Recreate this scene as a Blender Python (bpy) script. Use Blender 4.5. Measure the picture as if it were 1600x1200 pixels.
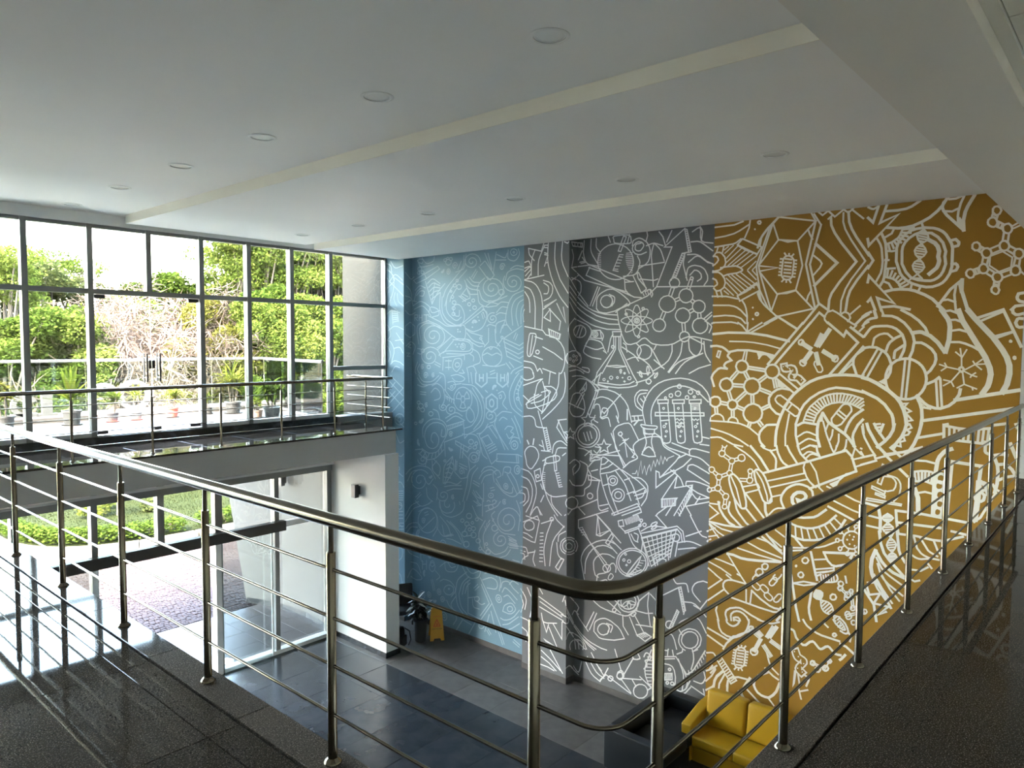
import bpy, bmesh, math, random
from mathutils import Vector, Matrix
random.seed(7)
S = bpy.context.scene
for o in list(bpy.data.objects): bpy.data.objects.remove(o)
COL = S.collection
PI = math.pi

# ---------------------------------------------------------------- camera
F, YAW, PIT, ROLL = 1132.1, 0.7216, -0.0562, 0.0044
def camera():
    f = Vector((math.cos(YAW)*math.cos(PIT), math.sin(YAW)*math.cos(PIT), math.sin(PIT)))
    r = Vector((math.sin(YAW), -math.cos(YAW), 0)); u = r.cross(f)
    c, s = math.cos(ROLL), math.sin(ROLL)
    r2, u2 = c*r+s*u, -s*r+c*u
    cd = bpy.data.cameras.new('camera'); co = bpy.data.objects.new('camera', cd); COL.objects.link(co)
    cd.sensor_width = 36; cd.lens = F/1600*36; cd.clip_start = .05; cd.clip_end = 500
    M = Matrix((r2, u2, -f)).transposed().to_4x4(); M.translation = (0, 0, 1.6)
    co.matrix_world = M; S.camera = co
camera()

# ---------------------------------------------------------------- world, sun, exposure
SKY, SUN = 6.2, 4.0
w = bpy.data.worlds.new('sky'); S.world = w; w.use_nodes = True
nt = w.node_tree; bg = nt.nodes['Background']
sky = nt.nodes.new('ShaderNodeTexSky'); sky.sky_type = 'NISHITA'; sky.sun_disc = False
sky.sun_elevation = math.radians(52); sky.sun_rotation = math.radians(245)
sky.air_density = 1.2; sky.dust_density = 4.0; sky.ozone_density = 1.0
wt = nt.nodes.new('ShaderNodeMix'); wt.data_type = 'RGBA'; wt.blend_type = 'MULTIPLY'; wt.inputs[0].default_value = 1
wt.inputs[7].default_value = (1.15, 1.0, .89, 1); nt.links.new(sky.outputs[0], wt.inputs[6]); nt.links.new(wt.outputs[2], bg.inputs[0]); bg.inputs[1].default_value = SKY
sl = bpy.data.lights.new('sun', 'SUN'); sl.energy = SUN; sl.angle = math.radians(6); sl.color = (1, .95, .86)
so = bpy.data.objects.new('sun', sl); COL.objects.link(so)
so.rotation_euler = Vector((.75, .38, -1.0)).to_track_quat('-Z', 'Y').to_euler()
S.view_settings.view_transform = 'Standard'; S.view_settings.look = 'None'
S.view_settings.gamma = 1; S.view_settings.use_curve_mapping = False
S.view_settings.exposure = 2.02

# ---------------------------------------------------------------- materials
def mat(name, col, rough=.5, metal=0.0, noise=None, bump=None, speck=None, coat=0, spec=None, trans=0, var=0, rvar=None, tint=None):
    m = bpy.data.materials.new(name); m.use_nodes = True
    t = m.node_tree; b = t.nodes['Principled BSDF']; L = t.links.new
    b.inputs['Base Color'].default_value = (*col, 1); b.inputs['Roughness'].default_value = rough
    b.inputs['Metallic'].default_value = metal
    if coat: b.inputs['Coat Weight'].default_value = coat; b.inputs['Coat Roughness'].default_value = .05
    if spec is not None: b.inputs['Specular IOR Level'].default_value = spec
    if tint: b.inputs['Specular Tint'].default_value = (*tint, 1)
    tc = t.nodes.new('ShaderNodeTexCoord'); src = None
    def mixc(a, bcol, fac):
        mx = t.nodes.new('ShaderNodeMix'); mx.data_type = 'RGBA'
        if a is None: mx.inputs[6].default_value = (*col, 1)
        else: L(a, mx.inputs[6])
        mx.inputs[7].default_value = (*bcol, 1); L(fac, mx.inputs[0]); return mx.outputs[2]
    def ramp(inp, lo, hi):
        r = t.nodes.new('ShaderNodeMapRange'); r.inputs[1].default_value = lo; r.inputs[2].default_value = hi
        L(inp, r.inputs[0]); return r.outputs[0]
    if noise:                                   # (colour2, scale, lo, hi)
        n = t.nodes.new('ShaderNodeTexNoise'); n.inputs['Scale'].default_value = noise[1]; n.inputs['Detail'].default_value = 5
        L(tc.outputs['Object'], n.inputs['Vector']); src = mixc(src, noise[0], ramp(n.outputs['Fac'], noise[2], noise[3]))
    for sp in (speck or []):                    # (colour, scale, lo, hi)
        v = t.nodes.new('ShaderNodeTexNoise'); v.inputs['Scale'].default_value = sp[1]; v.inputs['Detail'].default_value = 1
        L(tc.outputs['Object'], v.inputs['Vector']); src = mixc(src, sp[0], ramp(v.outputs['Fac'], sp[2], sp[3]))
    if var:                                     # per-object value shift
        oi = t.nodes.new('ShaderNodeObjectInfo'); h = t.nodes.new('ShaderNodeHueSaturation')
        h.inputs['Color'].default_value = (*col, 1)
        if src: L(src, h.inputs['Color'])
        r = t.nodes.new('ShaderNodeMapRange'); r.inputs[3].default_value = 1-var; r.inputs[4].default_value = 1+var
        L(oi.outputs['Random'], r.inputs[0]); L(r.outputs[0], h.inputs['Value']); src = h.outputs[0]
    if src: L(src, b.inputs['Base Color'])
    if rvar:
        n = t.nodes.new('ShaderNodeTexNoise'); n.inputs['Scale'].default_value = rvar[0]; L(tc.outputs['Object'], n.inputs['Vector'])
        r = t.nodes.new('ShaderNodeMapRange'); r.inputs[3].default_value = rvar[1]; r.inputs[4].default_value = rvar[2]
        L(n.outputs['Fac'], r.inputs[0]); L(r.outputs[0], b.inputs['Roughness'])
    if bump:                                    # (scale, strength, distance)
        n = t.nodes.new('ShaderNodeTexNoise'); n.inputs['Scale'].default_value = bump[0]; n.inputs['Detail'].default_value = 3
        L(tc.outputs['Object'], n.inputs['Vector'])
        bu = t.nodes.new('ShaderNodeBump'); bu.inputs['Strength'].default_value = bump[1]; bu.inputs['Distance'].default_value = bump[2]
        L(n.outputs['Fac'], bu.inputs['Height']); L(bu.outputs[0], b.inputs['Normal'])
    if trans: b.inputs['Transmission Weight'].default_value = trans
    return m
def glass_mat(name, tint, refl=.9):
    m = bpy.data.materials.new(name); m.use_nodes = True; t = m.node_tree; L = t.links.new
    for n in list(t.nodes): t.nodes.remove(n)
    out = t.nodes.new('ShaderNodeOutputMaterial'); tr = t.nodes.new('ShaderNodeBsdfTransparent'); tr.inputs[0].default_value = (*tint, 1)
    gl = t.nodes.new('ShaderNodeBsdfGlossy'); gl.inputs['Roughness'].default_value = 0.0; gl.inputs[0].default_value = (refl, refl, refl, 1)
    fr = t.nodes.new('ShaderNodeFresnel'); fr.inputs[0].default_value = 1.5
    mx = t.nodes.new('ShaderNodeMixShader'); L(fr.outputs[0], mx.inputs[0]); L(tr.outputs[0], mx.inputs[1]); L(gl.outputs[0], mx.inputs[2]); L(mx.outputs[0], out.inputs[0])
    return m
def leaf_mat(name, c1, c2, scale=.8, tr=.35):
    m = bpy.data.materials.new(name); m.use_nodes = True; t = m.node_tree; L = t.links.new
    for n in list(t.nodes): t.nodes.remove(n)
    out = t.nodes.new('ShaderNodeOutputMaterial'); tc = t.nodes.new('ShaderNodeTexCoord')
    n = t.nodes.new('ShaderNodeTexNoise'); n.inputs['Scale'].default_value = scale; n.inputs['Detail'].default_value = 6
    L(tc.outputs['Object'], n.inputs['Vector'])
    r = t.nodes.new('ShaderNodeMapRange'); r.inputs[1].default_value = .35; r.inputs[2].default_value = .65; L(n.outputs['Fac'], r.inputs[0])
    mx = t.nodes.new('ShaderNodeMix'); mx.data_type = 'RGBA'; mx.inputs[6].default_value = (*c1, 1); mx.inputs[7].default_value = (*c2, 1); L(r.outputs[0], mx.inputs[0])
    d = t.nodes.new('ShaderNodeBsdfDiffuse'); L(mx.outputs[2], d.inputs[0])
    tl = t.nodes.new('ShaderNodeBsdfTranslucent'); L(mx.outputs[2], tl.inputs[0])
    a = t.nodes.new('ShaderNodeMixShader'); a.inputs[0].default_value = tr; L(d.outputs[0], a.inputs[1]); L(tl.outputs[0], a.inputs[2]); L(a.outputs[0], out.inputs[0])
    return m
M = {}
M['granite'] = mat('granite', (0.0395, 0.0319, 0.0264), .03, speck=[((0.1647, 0.1373, 0.1153), 170, .58, .66), ((.010, .008, .007), 120, .60, .68)], var=.12, bump=(1.1, .10, .008), spec=.095, tint=(.62, .79, 1))  # blue specular tint paints the sky's colour into the reflections
M['granite_edge'] = mat('granite_edge', (0.0769, 0.0637, 0.0549), .05, speck=[((0.2196, 0.1867, 0.1647), 170, .58, .66), ((.03, .027, .024), 120, .60, .68)], var=.10, bump=(1.1, .06, .008), spec=.095, tint=(.62, .79, 1))  # same painted sky blue in the sheen
M['joint'] = mat('joint', (.012, .010, .009), .6)
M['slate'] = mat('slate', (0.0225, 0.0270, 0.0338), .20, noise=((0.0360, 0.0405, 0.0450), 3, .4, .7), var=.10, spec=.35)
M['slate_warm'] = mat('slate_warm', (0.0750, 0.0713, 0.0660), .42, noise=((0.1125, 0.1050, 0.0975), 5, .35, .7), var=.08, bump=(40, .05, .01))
M['black_stone'] = mat('black_stone', (.018, .018, .02), .2, noise=((.04, .045, .055), 8, .5, .75))
M['white_paint'] = mat('white_paint', (.72, .73, .72), .55, bump=(60, .03, .005))
M['ceiling_paint'] = mat('ceiling_paint', (.87, .865, .845), .6, noise=((.84, .835, .815), .7, .35, .7), bump=(1.4, .08, .03))
M['step_paint'] = mat('step_paint', (.82, .79, .68), .6)
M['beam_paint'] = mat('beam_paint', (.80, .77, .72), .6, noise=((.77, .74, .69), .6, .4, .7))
M['beam_shade_grey'] = mat('beam_shade_grey', (.44, .435, .42), .6)  # same paint as the pier, greyed to carry the beam's shade
M['blue_wall'] = mat('blue_wall', (0.1800, 0.3080, 0.4000), .5, noise=((0.1640, 0.2880, 0.3760), .5, .4, .7), spec=.3)
M['grey_wall'] = mat('grey_wall', (0.1575, 0.1610, 0.1680), .5, spec=.3)
M['gold_wall'] = mat('gold_wall', (.335, .175, .026), .5, spec=.2)
M['line_blue'] = mat('line_blue', (0.3655, 0.5100, 0.5950), .5)
M['line_grey'] = mat('line_grey', (.80, .80, .80), .5)
M['line_gold'] = mat('line_gold', (.86, .80, .70), .5)
M['steel'] = mat('steel', (0.1944, 0.1692, 0.1296), .18, 1.0, rvar=(30, .13, .24))
M['steel_polished'] = mat('steel_polished', (0.2160, 0.1908, 0.1512), .09, 1.0)
M['aluminium'] = mat('aluminium', (.20, .205, .20), .35, .1)
M['alu_light'] = mat('alu_light', (.60, .62, .62), .4)
M['black_metal'] = mat('black_metal', (.02, .02, .021), .35)
M['dark_frame'] = mat('dark_frame', (.045, .043, .040), .4)
M['glass_tint'] = glass_mat('glass_tint', (.66, .695, .675))
M['glass_side'] = glass_mat('glass_side', (.82, .83, .82))
M['glass_clear'] = glass_mat('glass_clear', (.95, .97, .96))
M['glass_rail'] = glass_mat('glass_rail', (.88, .95, .93))
M['bounce_ground'] = mat('bounce_ground', (.52, .50, .47), .9)  # unseen ground, made pale to bounce daylight
M['concrete'] = mat('concrete', (0.0124, 0.0134, 0.0132), .8, noise=((0.0098, 0.0109, 0.0109), 1.6, .4, .75), bump=(18, .15, .02), spec=.1)
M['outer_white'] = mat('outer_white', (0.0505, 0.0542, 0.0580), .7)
M['deck_tile'] = mat('deck_tile', (0.0370, 0.0343, 0.0339), .5, var=.04, spec=.12)
M['kerb_grey'] = mat('kerb_grey', (0.0493, 0.0476, 0.0464), .6)
M['kerb_white'] = mat('kerb_white', (0.0574, 0.0563, 0.0533), .8, spec=.1)
M['asphalt'] = mat('asphalt', (.34, .33, .32), .9, noise=((.31, .30, .29), .8, .4, .7))
M['paver'] = mat('paver', (0.0104, 0.0077, 0.0080), .8, noise=((0.0145, 0.0120, 0.0120), 1.2, .35, .7), var=.22, spec=.1)
M['landing'] = mat('landing', (0.0287, 0.0278, 0.0302), .4, var=.04, spec=.3)
M['lawn'] = mat('lawn', (0.0055, 0.0093, 0.0013), .9, noise=((0.0076, 0.0116, 0.0021), .9, .35, .65), bump=(30, .4, .04), spec=.1)
M['soil'] = mat('soil', (0.0464, 0.0348, 0.0232), .95, noise=((0.0302, 0.0232, 0.0162), 3, .4, .7))
M['letter'] = mat('letter', (0.0435, 0.0478, 0.0500), .5)
M['rail_grey'] = mat('rail_grey', (0.0370, 0.0401, 0.0435), .45)
M['rubber'] = mat('rubber', (.02, .02, .02), .6)
M['leaf_deep'] = leaf_mat('leaf_deep', (0.0177, 0.0345, 0.0063), (0.0418, 0.0616, 0.0115), .5)
M['leaf_mid'] = leaf_mat('leaf_mid', (0.0272, 0.0459, 0.0084), (0.0600, 0.0783, 0.0177), .5)
M['leaf_yellow'] = leaf_mat('leaf_yellow', (0.0313, 0.0348, 0.0070), (0.0500, 0.0500, 0.0121), .6)
M['leaf_olive'] = leaf_mat('leaf_olive', (0.0250, 0.0345, 0.0125), (0.0522, 0.0653, 0.0261), .5)
M['leaf_pot'] = leaf_mat('leaf_pot', (0.0174, 0.0284, 0.0046), (0.0423, 0.0597, 0.0081), 3)
M['leaf_lime'] = leaf_mat('leaf_lime', (0.0423, 0.0597, 0.0070), (0.0708, 0.0777, 0.0174), 3)
M['twig'] = mat('twig', (0.0348, 0.0270, 0.0226), .9, noise=((0.0500, 0.0409, 0.0348), .8, .4, .7), spec=.1)
M['bark'] = mat('bark', (0.0470, 0.0400, 0.0336), .9)
M['pot_black'] = mat('pot_black', (.03, .032, .035), .55)
M['pot_red'] = mat('pot_red', (0.3364, 0.0580, 0.0435), .5)
M['pot_terra'] = mat('pot_terra', (0.2668, 0.1740, 0.1276), .7)
M['pot_grey'] = mat('pot_grey', (0.0580, 0.0667, 0.0696), .6)
M['yellow_leather'] = mat('yellow_leather', (0.3750, 0.2100, 0.0075), .42, bump=(25, .08, .02), spec=.3)
M['navy_leather'] = mat('navy_leather', (0.0081, 0.0108, 0.0144), .38, bump=(25, .08, .02))
M['sign_yellow'] = mat('sign_yellow', (0.5400, 0.2700, 0.0075), .45)
M['sign_red'] = mat('sign_red', (.55, .05, .02), .5)
M['sign_black'] = mat('sign_black', (.02, .018, .015), .5)
M['bag_black'] = mat('bag_black', (.012, .012, .013), .6)
M['leaf_dark'] = mat('leaf_dark', (.020, .028, .018), .3)
M['leaf_pale'] = mat('leaf_pale', (.42, .42, .38), .4)
M['lens'] = mat('lens', (.90, .90, .88), .25)
M['trim_white'] = mat('trim_white', (.78, .78, .76), .4)
M['wall_tile'] = mat('wall_tile', (.58, .58, .57), .3, var=.03)
M['shoe_white'] = mat('shoe_white', (.75, .72, .70), .6)
M['shoe_red'] = mat('shoe_red', (.55, .16, .12), .6)
M['switch'] = mat('switch', (.8, .8, .78), .4)

# ---------------------------------------------------------------- mesh helpers
class MB:
    def __init__(s): s.v = []; s.f = []; s.m = []; s.cm = 0
    def face(s, idx): s.f.append(idx); s.m.append(s.cm)
    def quad(s, a, b, c, d):
        n = len(s.v); s.v += [a, b, c, d]; s.face((n, n+1, n+2, n+3)); return s
    def box(s, x0, x1, y0, y1, z0, z1):
        n = len(s.v)
        s.v += [(x0,y0,z0),(x1,y0,z0),(x1,y1,z0),(x0,y1,z0),(x0,y0,z1),(x1,y0,z1),(x1,y1,z1),(x0,y1,z1)]
        for f in ((0,3,2,1),(4,5,6,7),(0,1,5,4),(1,2,6,5),(2,3,7,6),(3,0,4,7)): s.face(tuple(n+i for i in f))
        return s
    def bbox(s, x0, x1, y0, y1, z0, z1, b=.002):        # box with a chamfered top edge
        n = len(s.v)
        s.v += [(x0,y0,z0),(x1,y0,z0),(x1,y1,z0),(x0,y1,z0),(x0,y0,z1-b),(x1,y0,z1-b),(x1,y1,z1-b),(x0,y1,z1-b),
                (x0+b,y0+b,z1),(x1-b,y0+b,z1),(x1-b,y1-b,z1),(x0+b,y1-b,z1)]
        for f in ((0,3,2,1),(8,9,10,11),(0,1,5,4),(1,2,6,5),(2,3,7,6),(3,0,4,7),(4,5,9,8),(5,6,10,9),(6,7,11,10),(7,4,8,11)): s.face(tuple(n+i for i in f))
        return s
    def tube(s, pts, r, n=12, cap=True):
        pts = [Vector(p) for p in pts]; rs = r if isinstance(r, (list, tuple)) else [r]*len(pts)
        up = None; base = len(s.v)
        for i, p in enumerate(pts):
            d = (pts[min(i+1, len(pts)-1)]-pts[max(i-1, 0)]).normalized()
            if up is None: up = d.orthogonal().normalized()
            up = (up-d*up.dot(d)).normalized(); q = d.cross(up)
            for k in range(n):
                a = 2*PI*k/n; s.v.append(tuple(p+(up*math.cos(a)+q*math.sin(a))*rs[i]))
        for i in range(len(pts)-1):
            for k in range(n):
                a = base+i*n+k; b = base+i*n+(k+1) % n; s.face((a, b, b+n, a+n))
        if cap:
            s.face(tuple(base+k for k in range(n))[::-1]); e = base+(len(pts)-1)*n; s.face(tuple(e+k for k in range(n)))
        return s
    def lathe(s, prof, o=(0,0,0), n=20, cap=True):      # prof: (radius, z)
        base = len(s.v)
        for r, z in prof:
            for k in range(n):
                a = 2*PI*k/n; s.v.append((o[0]+r*math.cos(a), o[1]+r*math.sin(a), o[2]+z))
        for i in range(len(prof)-1):
            for k in range(n):
                a = base+i*n+k; b = base+i*n+(k+1) % n; s.face((a, b, b+n, a+n))
        if cap:
            s.face(tuple(base+k for k in range(n))[::-1]); e = base+(len(prof)-1)*n; s.face(tuple(e+k for k in range(n)))
        return s
    def prism(s, poly, ax, a, b):                       # poly in the other two axes (cyclic order), extruded a..b along ax
        n = len(poly); base = len(s.v)
        def P(p, t): return {'x': (t, p[0], p[1]), 'y': (p[0], t, p[1]), 'z': (p[0], p[1], t)}[ax]
        s.v += [P(p, a) for p in poly]+[P(p, b) for p in poly]
        s.face(tuple(base+i for i in range(n))[::-1]); s.face(tuple(base+n+i for i in range(n)))
        for i in range(n):
            j = (i+1) % n; s.face((base+i, base+j, base+n+j, base+n+i))
        return s
    def rbox(s, x0, x1, y0, y1, z0, z1, r=.03, seg=3):
        bm = bmesh.new(); bmesh.ops.create_cube(bm, size=1)
        for v in bm.verts: v.co = Vector(((x0+x1)/2+v.co.x*(x1-x0), (y0+y1)/2+v.co.y*(y1-y0), (z0+z1)/2+v.co.z*(z1-z0)))
        bmesh.ops.bevel(bm, geom=bm.edges[:], offset=r, segments=seg, profile=.5, affect='EDGES')
        bm.verts.index_update(); base = len(s.v); s.v += [tuple(v.co) for v in bm.verts]
        for f in bm.faces: s.face(tuple(base+v.index for v in f.verts))
        bm.free(); return s
    def build(s, name, m, parent=None, smooth=False, fixn=True):
        me = bpy.data.meshes.new(name); me.from_pydata([tuple(p) for p in s.v], [], s.f)
        ms = m if isinstance(m, (list, tuple)) else [m]
        for x in ms: me.materials.append(x)
        if len(ms) > 1: me.polygons.foreach_set('material_index', s.m)
        if fixn and len(s.f) < 60000:
            bm = bmesh.new(); bm.from_mesh(me); bmesh.ops.recalc_face_normals(bm, faces=bm.faces[:]); bm.to_mesh(me); bm.free()
        if smooth:
            me.polygons.foreach_set('use_smooth', [True]*len(me.polygons))
            try: me.set_sharp_from_angle(angle=math.radians(40))
            except Exception: pass
        me.update()
        o = bpy.data.objects.new(name, me); COL.objects.link(o)
        if parent: o.parent = parent
        return o
def tag(o, label=None, cat=None, group=None, kind=None):
    if label: o['label'] = label
    if cat: o['category'] = cat
    if group: o['group'] = group
    if kind: o['kind'] = kind
    return o
def thing(name, label, cat, loc=(0,0,0), rz=0, group=None):
    o = bpy.data.objects.new(name, None); COL.objects.link(o); o.location = loc; o.rotation_euler = (0, 0, rz)
    o.empty_display_size = .1
    return tag(o, label, cat, group)
def struct(name, label=None):
    o = bpy.data.objects.new(name, None); COL.objects.link(o); o.empty_display_size = .1
    o['kind'] = 'structure'
    if label: o['label'] = label
    return o
def copy_tree(o, parent=None):
    c = o.copy(); COL.objects.link(c); c.parent = parent
    for ch in list(o.children): copy_tree(ch, c)
    return c
def inst(src, name, parent, loc=(0,0,0), rot=(0,0,0), scale=(1,1,1)):
    o = bpy.data.objects.new(name, src.data); COL.objects.link(o); o.parent = parent
    o.location = loc; o.rotation_euler = rot; o.scale = scale; return o
# ================================================================ STRUCTURE
ZG = -4.25                                   # ground-floor level (gallery floor is z = 0)
XE, YE = 1.64, 1.09                          # edges of the gallery slab
XM, XR = 9.75, 9.97                          # mural wall: proud faces and recessed faces
YW = 12.1                                    # inner face of the curtain wall
ZH = 3.376

# gallery floor: slab, border strip, field tiles
fl = struct('floor', 'L-shaped gallery floor of polished dark granite tiles')
MB().box(-9, XE-.012, -2.6, 12.02, -.36, -.021).box(XE-.012, XM, -2.6, YE-.012, -.36, -.021).build('slab', M['joint'], fl)
MB().box(XE-.012, XE-.004, YE-.004, 10.5, -.36, -.021).box(XE-.004, XM, YE-.012, YE-.004, -.36, -.021).build('slab_face', M['white_paint'], fl)
tile_cache = {}
def tile(w, d, h, name, m, parent, x, y, z, tilt=.0012, b=.0022):
    k = (round(w, 3), round(d, 3), h, m.name)
    if k not in tile_cache:
        o = MB().bbox(-w/2, w/2, -d/2, d/2, -h, 0, b).build(name, m, parent); tile_cache[k] = o.data
    else:
        o = bpy.data.objects.new(name, tile_cache[k]); COL.objects.link(o); o.parent = parent
    o.location = (x, y, z); o.rotation_euler = (random.uniform(-tilt, tilt), random.uniform(-tilt, tilt), 0)
    return o
G = .0016
def span(a, b, joints):
    js = [a]+sorted(j for j in joints if a+.01 < j < b-.01)+[b]
    return list(zip(js[:-1], js[1:]))
YJ = [2.80+.9*k-9 for k in range(0, 25)]     # joints across the left arm
for a, b in span(-6+.9*0, 1.468, [1.33-.9*k for k in range(0, 9)]):
    if b < -3.2: continue
    for c, d in span(-2.6, 12.0, YJ):
        if d < -1.0: continue
        tile(b-a-2*G, d-c-2*G, .02, 'tile', M['granite'], fl, (a+b)/2, (c+d)/2, 0)
for c, d in span(-2.6, .936, [.936-.9*k for k in range(1, 5)]):
    for a, b in span(1.468, XM-.01, [2.475+.9*k for k in range(0, 9)]):
        tile(b-a-2*G, d-c-2*G, .02, 'tile', M['granite'], fl, (a+b)/2, (c+d)/2, 0)
for c, d in span(.948, 12.0, [2.853+.9*k-1.8 for k in range(0, 13)]):
    tile(XE-1.482-.001, d-c-2*G, .02, 'border_tile', M['granite_edge'], fl, (1.482+XE)/2, (c+d)/2, 0, .0006, .003)
for a, b in span(XE+.002, XM-.01, [2.475+.9*k for k in range(0, 9)]):
    tile(b-a-2*G, YE-.948-.001, .02, 'border_tile', M['granite_edge'], fl, (a+b)/2, (.948+YE)/2, 0, .0006, .003)

# far walkway in front of the upper glass
fw = struct('floor', 'narrow granite walkway along the upper glass wall')
MB().box(XE, 8.66, 10.5, 12.1, -.45, -.031).box(XE, 8.34, 11.98, 12.2, -.74, -.45).build('beam', M['beam_shade_grey'], fw)
for a, b in span(XE+.002, 8.80, [2.475+.9*k for k in range(0, 8)]):
    tile(b-a-2*G, 1.255, .03, 'tile', M['granite'], fw, (a+b)/2, 11.097, 0, .0006)
    tile(b-a-2*G, .295, .03, 'tile', M['granite'], fw, (a+b)/2, 11.885, 0, .0006)
MB().bbox(XE, 8.44, 12.035, 12.2, -.03, .135, .004).build('kerb', M['black_stone'], fw)
# pier under the walkway
pr = struct('wall_pier', 'white wall stub carrying the end of the walkway')
MB().box(8.34, 8.655, 10.42, 12.24, ZG, -.45).build('pier', M['white_paint'], pr)
MB().box(8.325, 8.67, 10.405, 12.1, ZG, ZG+.10).build('skirting', M['black_stone'], pr)
sp = struct('trim_1', 'grey spandrel box closing the slot beside the walkway')
MB().bbox(8.44, XM, 11.93, 12.24, -.42, .14, .004).build('spandrel', M['aluminium'], sp)

# ground floor
gf = struct('floor', 'ground floor of dark slate tiles')
MB().box(-9.0, 10.2, -2.6, 12.3, ZG-.3, ZG-.021).build('slab', M['joint'], gf)
gy = [8.53+.84*k for k in range(-11, 5)]
for a, b in span(-2, 10.02, [8.2-.84*k for k in range(0, 12)]+[9.04, 9.88]):
    if b < 1.4: continue
    for c, d in span(.3, 12.06, gy):
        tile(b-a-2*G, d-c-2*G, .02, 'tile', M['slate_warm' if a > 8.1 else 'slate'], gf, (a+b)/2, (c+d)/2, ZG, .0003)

# mural wall, painted panels
mw = struct('wall_right', 'tall mural wall painted blue, grey and gold with white line drawings')
TOP = 3.62
MB().box(XR, 10.3, 8.31, 12.2, ZG, TOP).box(XM, XR, 11.55, 12.2, ZG, TOP).build('blue_panel', M['blue_wall'], mw)
MB().box(XR, 10.3, 4.738, 8.309, ZG, TOP).box(XM, XR, 7.321, 8.308, ZG, TOP).build('grey_panel', M['grey_wall'], mw)
MB().box(XM, 10.3, 1.07, 4.737, ZG, TOP).box(XM, 10.3, -2.6, 1.069, ZG, -.37).build('gold_panel', M['gold_wall'], mw)
bs = struct('baseboard_right')
MB().box(XM-.015, XM, 11.55, 12.2, ZG, ZG+.1).box(XR-.015, XR, 8.31, 11.55, ZG, ZG+.1).box(XM-.015, XM, 7.306, 8.31, ZG, ZG+.1).box(XM, XR, 7.306, 7.321, ZG, ZG+.1)\
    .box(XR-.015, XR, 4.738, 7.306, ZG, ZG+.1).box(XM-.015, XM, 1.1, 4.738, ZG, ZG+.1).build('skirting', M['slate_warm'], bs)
# end wall of the corridor, tiled
ew = struct('wall_corridor', 'pale tiled wall at the end of the gallery corridor')
MB().box(XM+.012, 10.3, -2.6, 1.069, -.02, 2.98).build('backing', M['joint'], ew)
yy = [1.068-.6*k for k in range(0, 7)]
for i in range(6):
    for j in range(5):
        y1, y0 = yy[i], yy[i+1]; z0 = .12+.6*j; z1 = min(z0+.6, 2.975)
        MB().box(XM, XM+.014, y0+.002, y1-.002, z0+.002, z1-.002).build('wall_tile', M['wall_tile'], ew)
MB().box(XM-.012, XM, -2.6, 1.06, 0, .118).build('skirting', M['granite_edge'], ew)
# walls that close the hall behind and left of the view
wb = struct('wall_back'); MB().box(-9.2, 10.3, -2.8, -2.6, ZG-.3, TOP+.1).build('wall', M['white_paint'], wb)
wl = struct('wall_left'); MB().box(-9.2, -9, -2.6, 12.3, ZG-.3, TOP+.1).build('wall', M['beam_shade_grey'], wl)

# ceilings
ce = struct('ceiling', 'white plaster ceiling stepping down in long panels towards the mural')
MB().box(2.97, 10.3, 1.1, 12.3, 3.553, 3.75).build('upper_panel', M['ceiling_paint'], ce)
MB().box(-9.2, 2.968, 1.1, 12.3, 3.541, 3.75).build('upper_panel', M['ceiling_paint'], ce)
MB().box(4.562, 7.732, 1.1, 11.98, 3.425, 3.552).build('middle_panel', M['ceiling_paint'], ce)
MB().box(7.744, XM-.001, 1.1, 11.70, 3.312, 3.552).build('lower_panel', M['ceiling_paint'], ce)
MB().box(4.55, 4.5615, 1.1, 11.98, 3.425, 3.552).build('step_fascia', M['step_paint'], ce)
MB().box(7.732, 7.7435, 1.1, 11.70, 3.312, 3.552).build('step_fascia', M['step_paint'], ce)
MB().box(-9.2, XM, 12.08, 12.3, ZH, 3.54).build('bulkhead', M['ceiling_paint'], ce)
bm_ = struct('trim_2', 'deep plaster beam over the gallery edge')
MB().box(-9.2, XM, .57, 1.1, 2.885, 3.75).build('beam', M['beam_paint'], bm_)
cc = struct('ceiling', 'suspended tile ceiling of the corridor')
MB().box(-9.2, 10.3, -2.6, .57, 3.0, 3.75).build('slab', M['beam_paint'], cc)
MB().box(-9.2, XM, .51, .568, 2.965, 2.999).build('edge_strip', M['trim_white'], cc)
for i in range(-8, 12):
    for j in range(0, 5):
        x0 = 3.742+.6*i*.98; y1 = .508-.6*j
        if x0+.58 > XM: continue
        MB().bbox(x0+.003, x0+.585, y1-.597, y1-.003, 2.985, 2.999, .001).build('ceiling_tile', M['ceiling_paint'], cc)

# ---------------------------------------------------------------- curtain wall
def mullion(parent, x, z0, z1, w=.08, y0=YW, y1=YW+.13, name='mullion'):
    return MB().box(x-w/2, x+w/2, y0, y1, z0, z1).build(name, M['aluminium'], parent)
w1 = struct('window_1', 'upper glass curtain wall with grey aluminium mullions')
mx = [5.793+.86*k for k in range(-17, 4)]
ends = [-9.0]+mx+[XM]
for x in mx:
    if abs(x-4.933) < .01: mullion(w1, x, 2.40, ZH)
    else: mullion(w1, x, .135 if x < 8.3 else -.42, ZH)
mullion(w1, XM-.02, -.42, ZH, .035); 
MB().box(-9, XM-.04, YW+.01, YW+.12, 2.325, 2.40).build('transom', M['aluminium'], w1)
MB().box(8.41, XM-.04, YW+.01, YW+.12, 1.045, 1.125).build('transom', M['aluminium'], w1)
MB().box(-9, 4.05, YW+.02, YW+.13, .135, .195).box(5.83, 8.4, YW+.02, YW+.13, .135, .195).build('sill', M['alu_light'], w1)
MB().box(-9, XM-.04, YW+.02, YW+.13, ZH-.05, ZH).build('head', M['aluminium'], w1)
def pane(parent, x0, x1, z0, z1, m='glass_tint', y=YW+.085, name='pane'):
    return MB().box(x0, x1, y, y+.008, z0, z1).build(name, M[m], parent)
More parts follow.
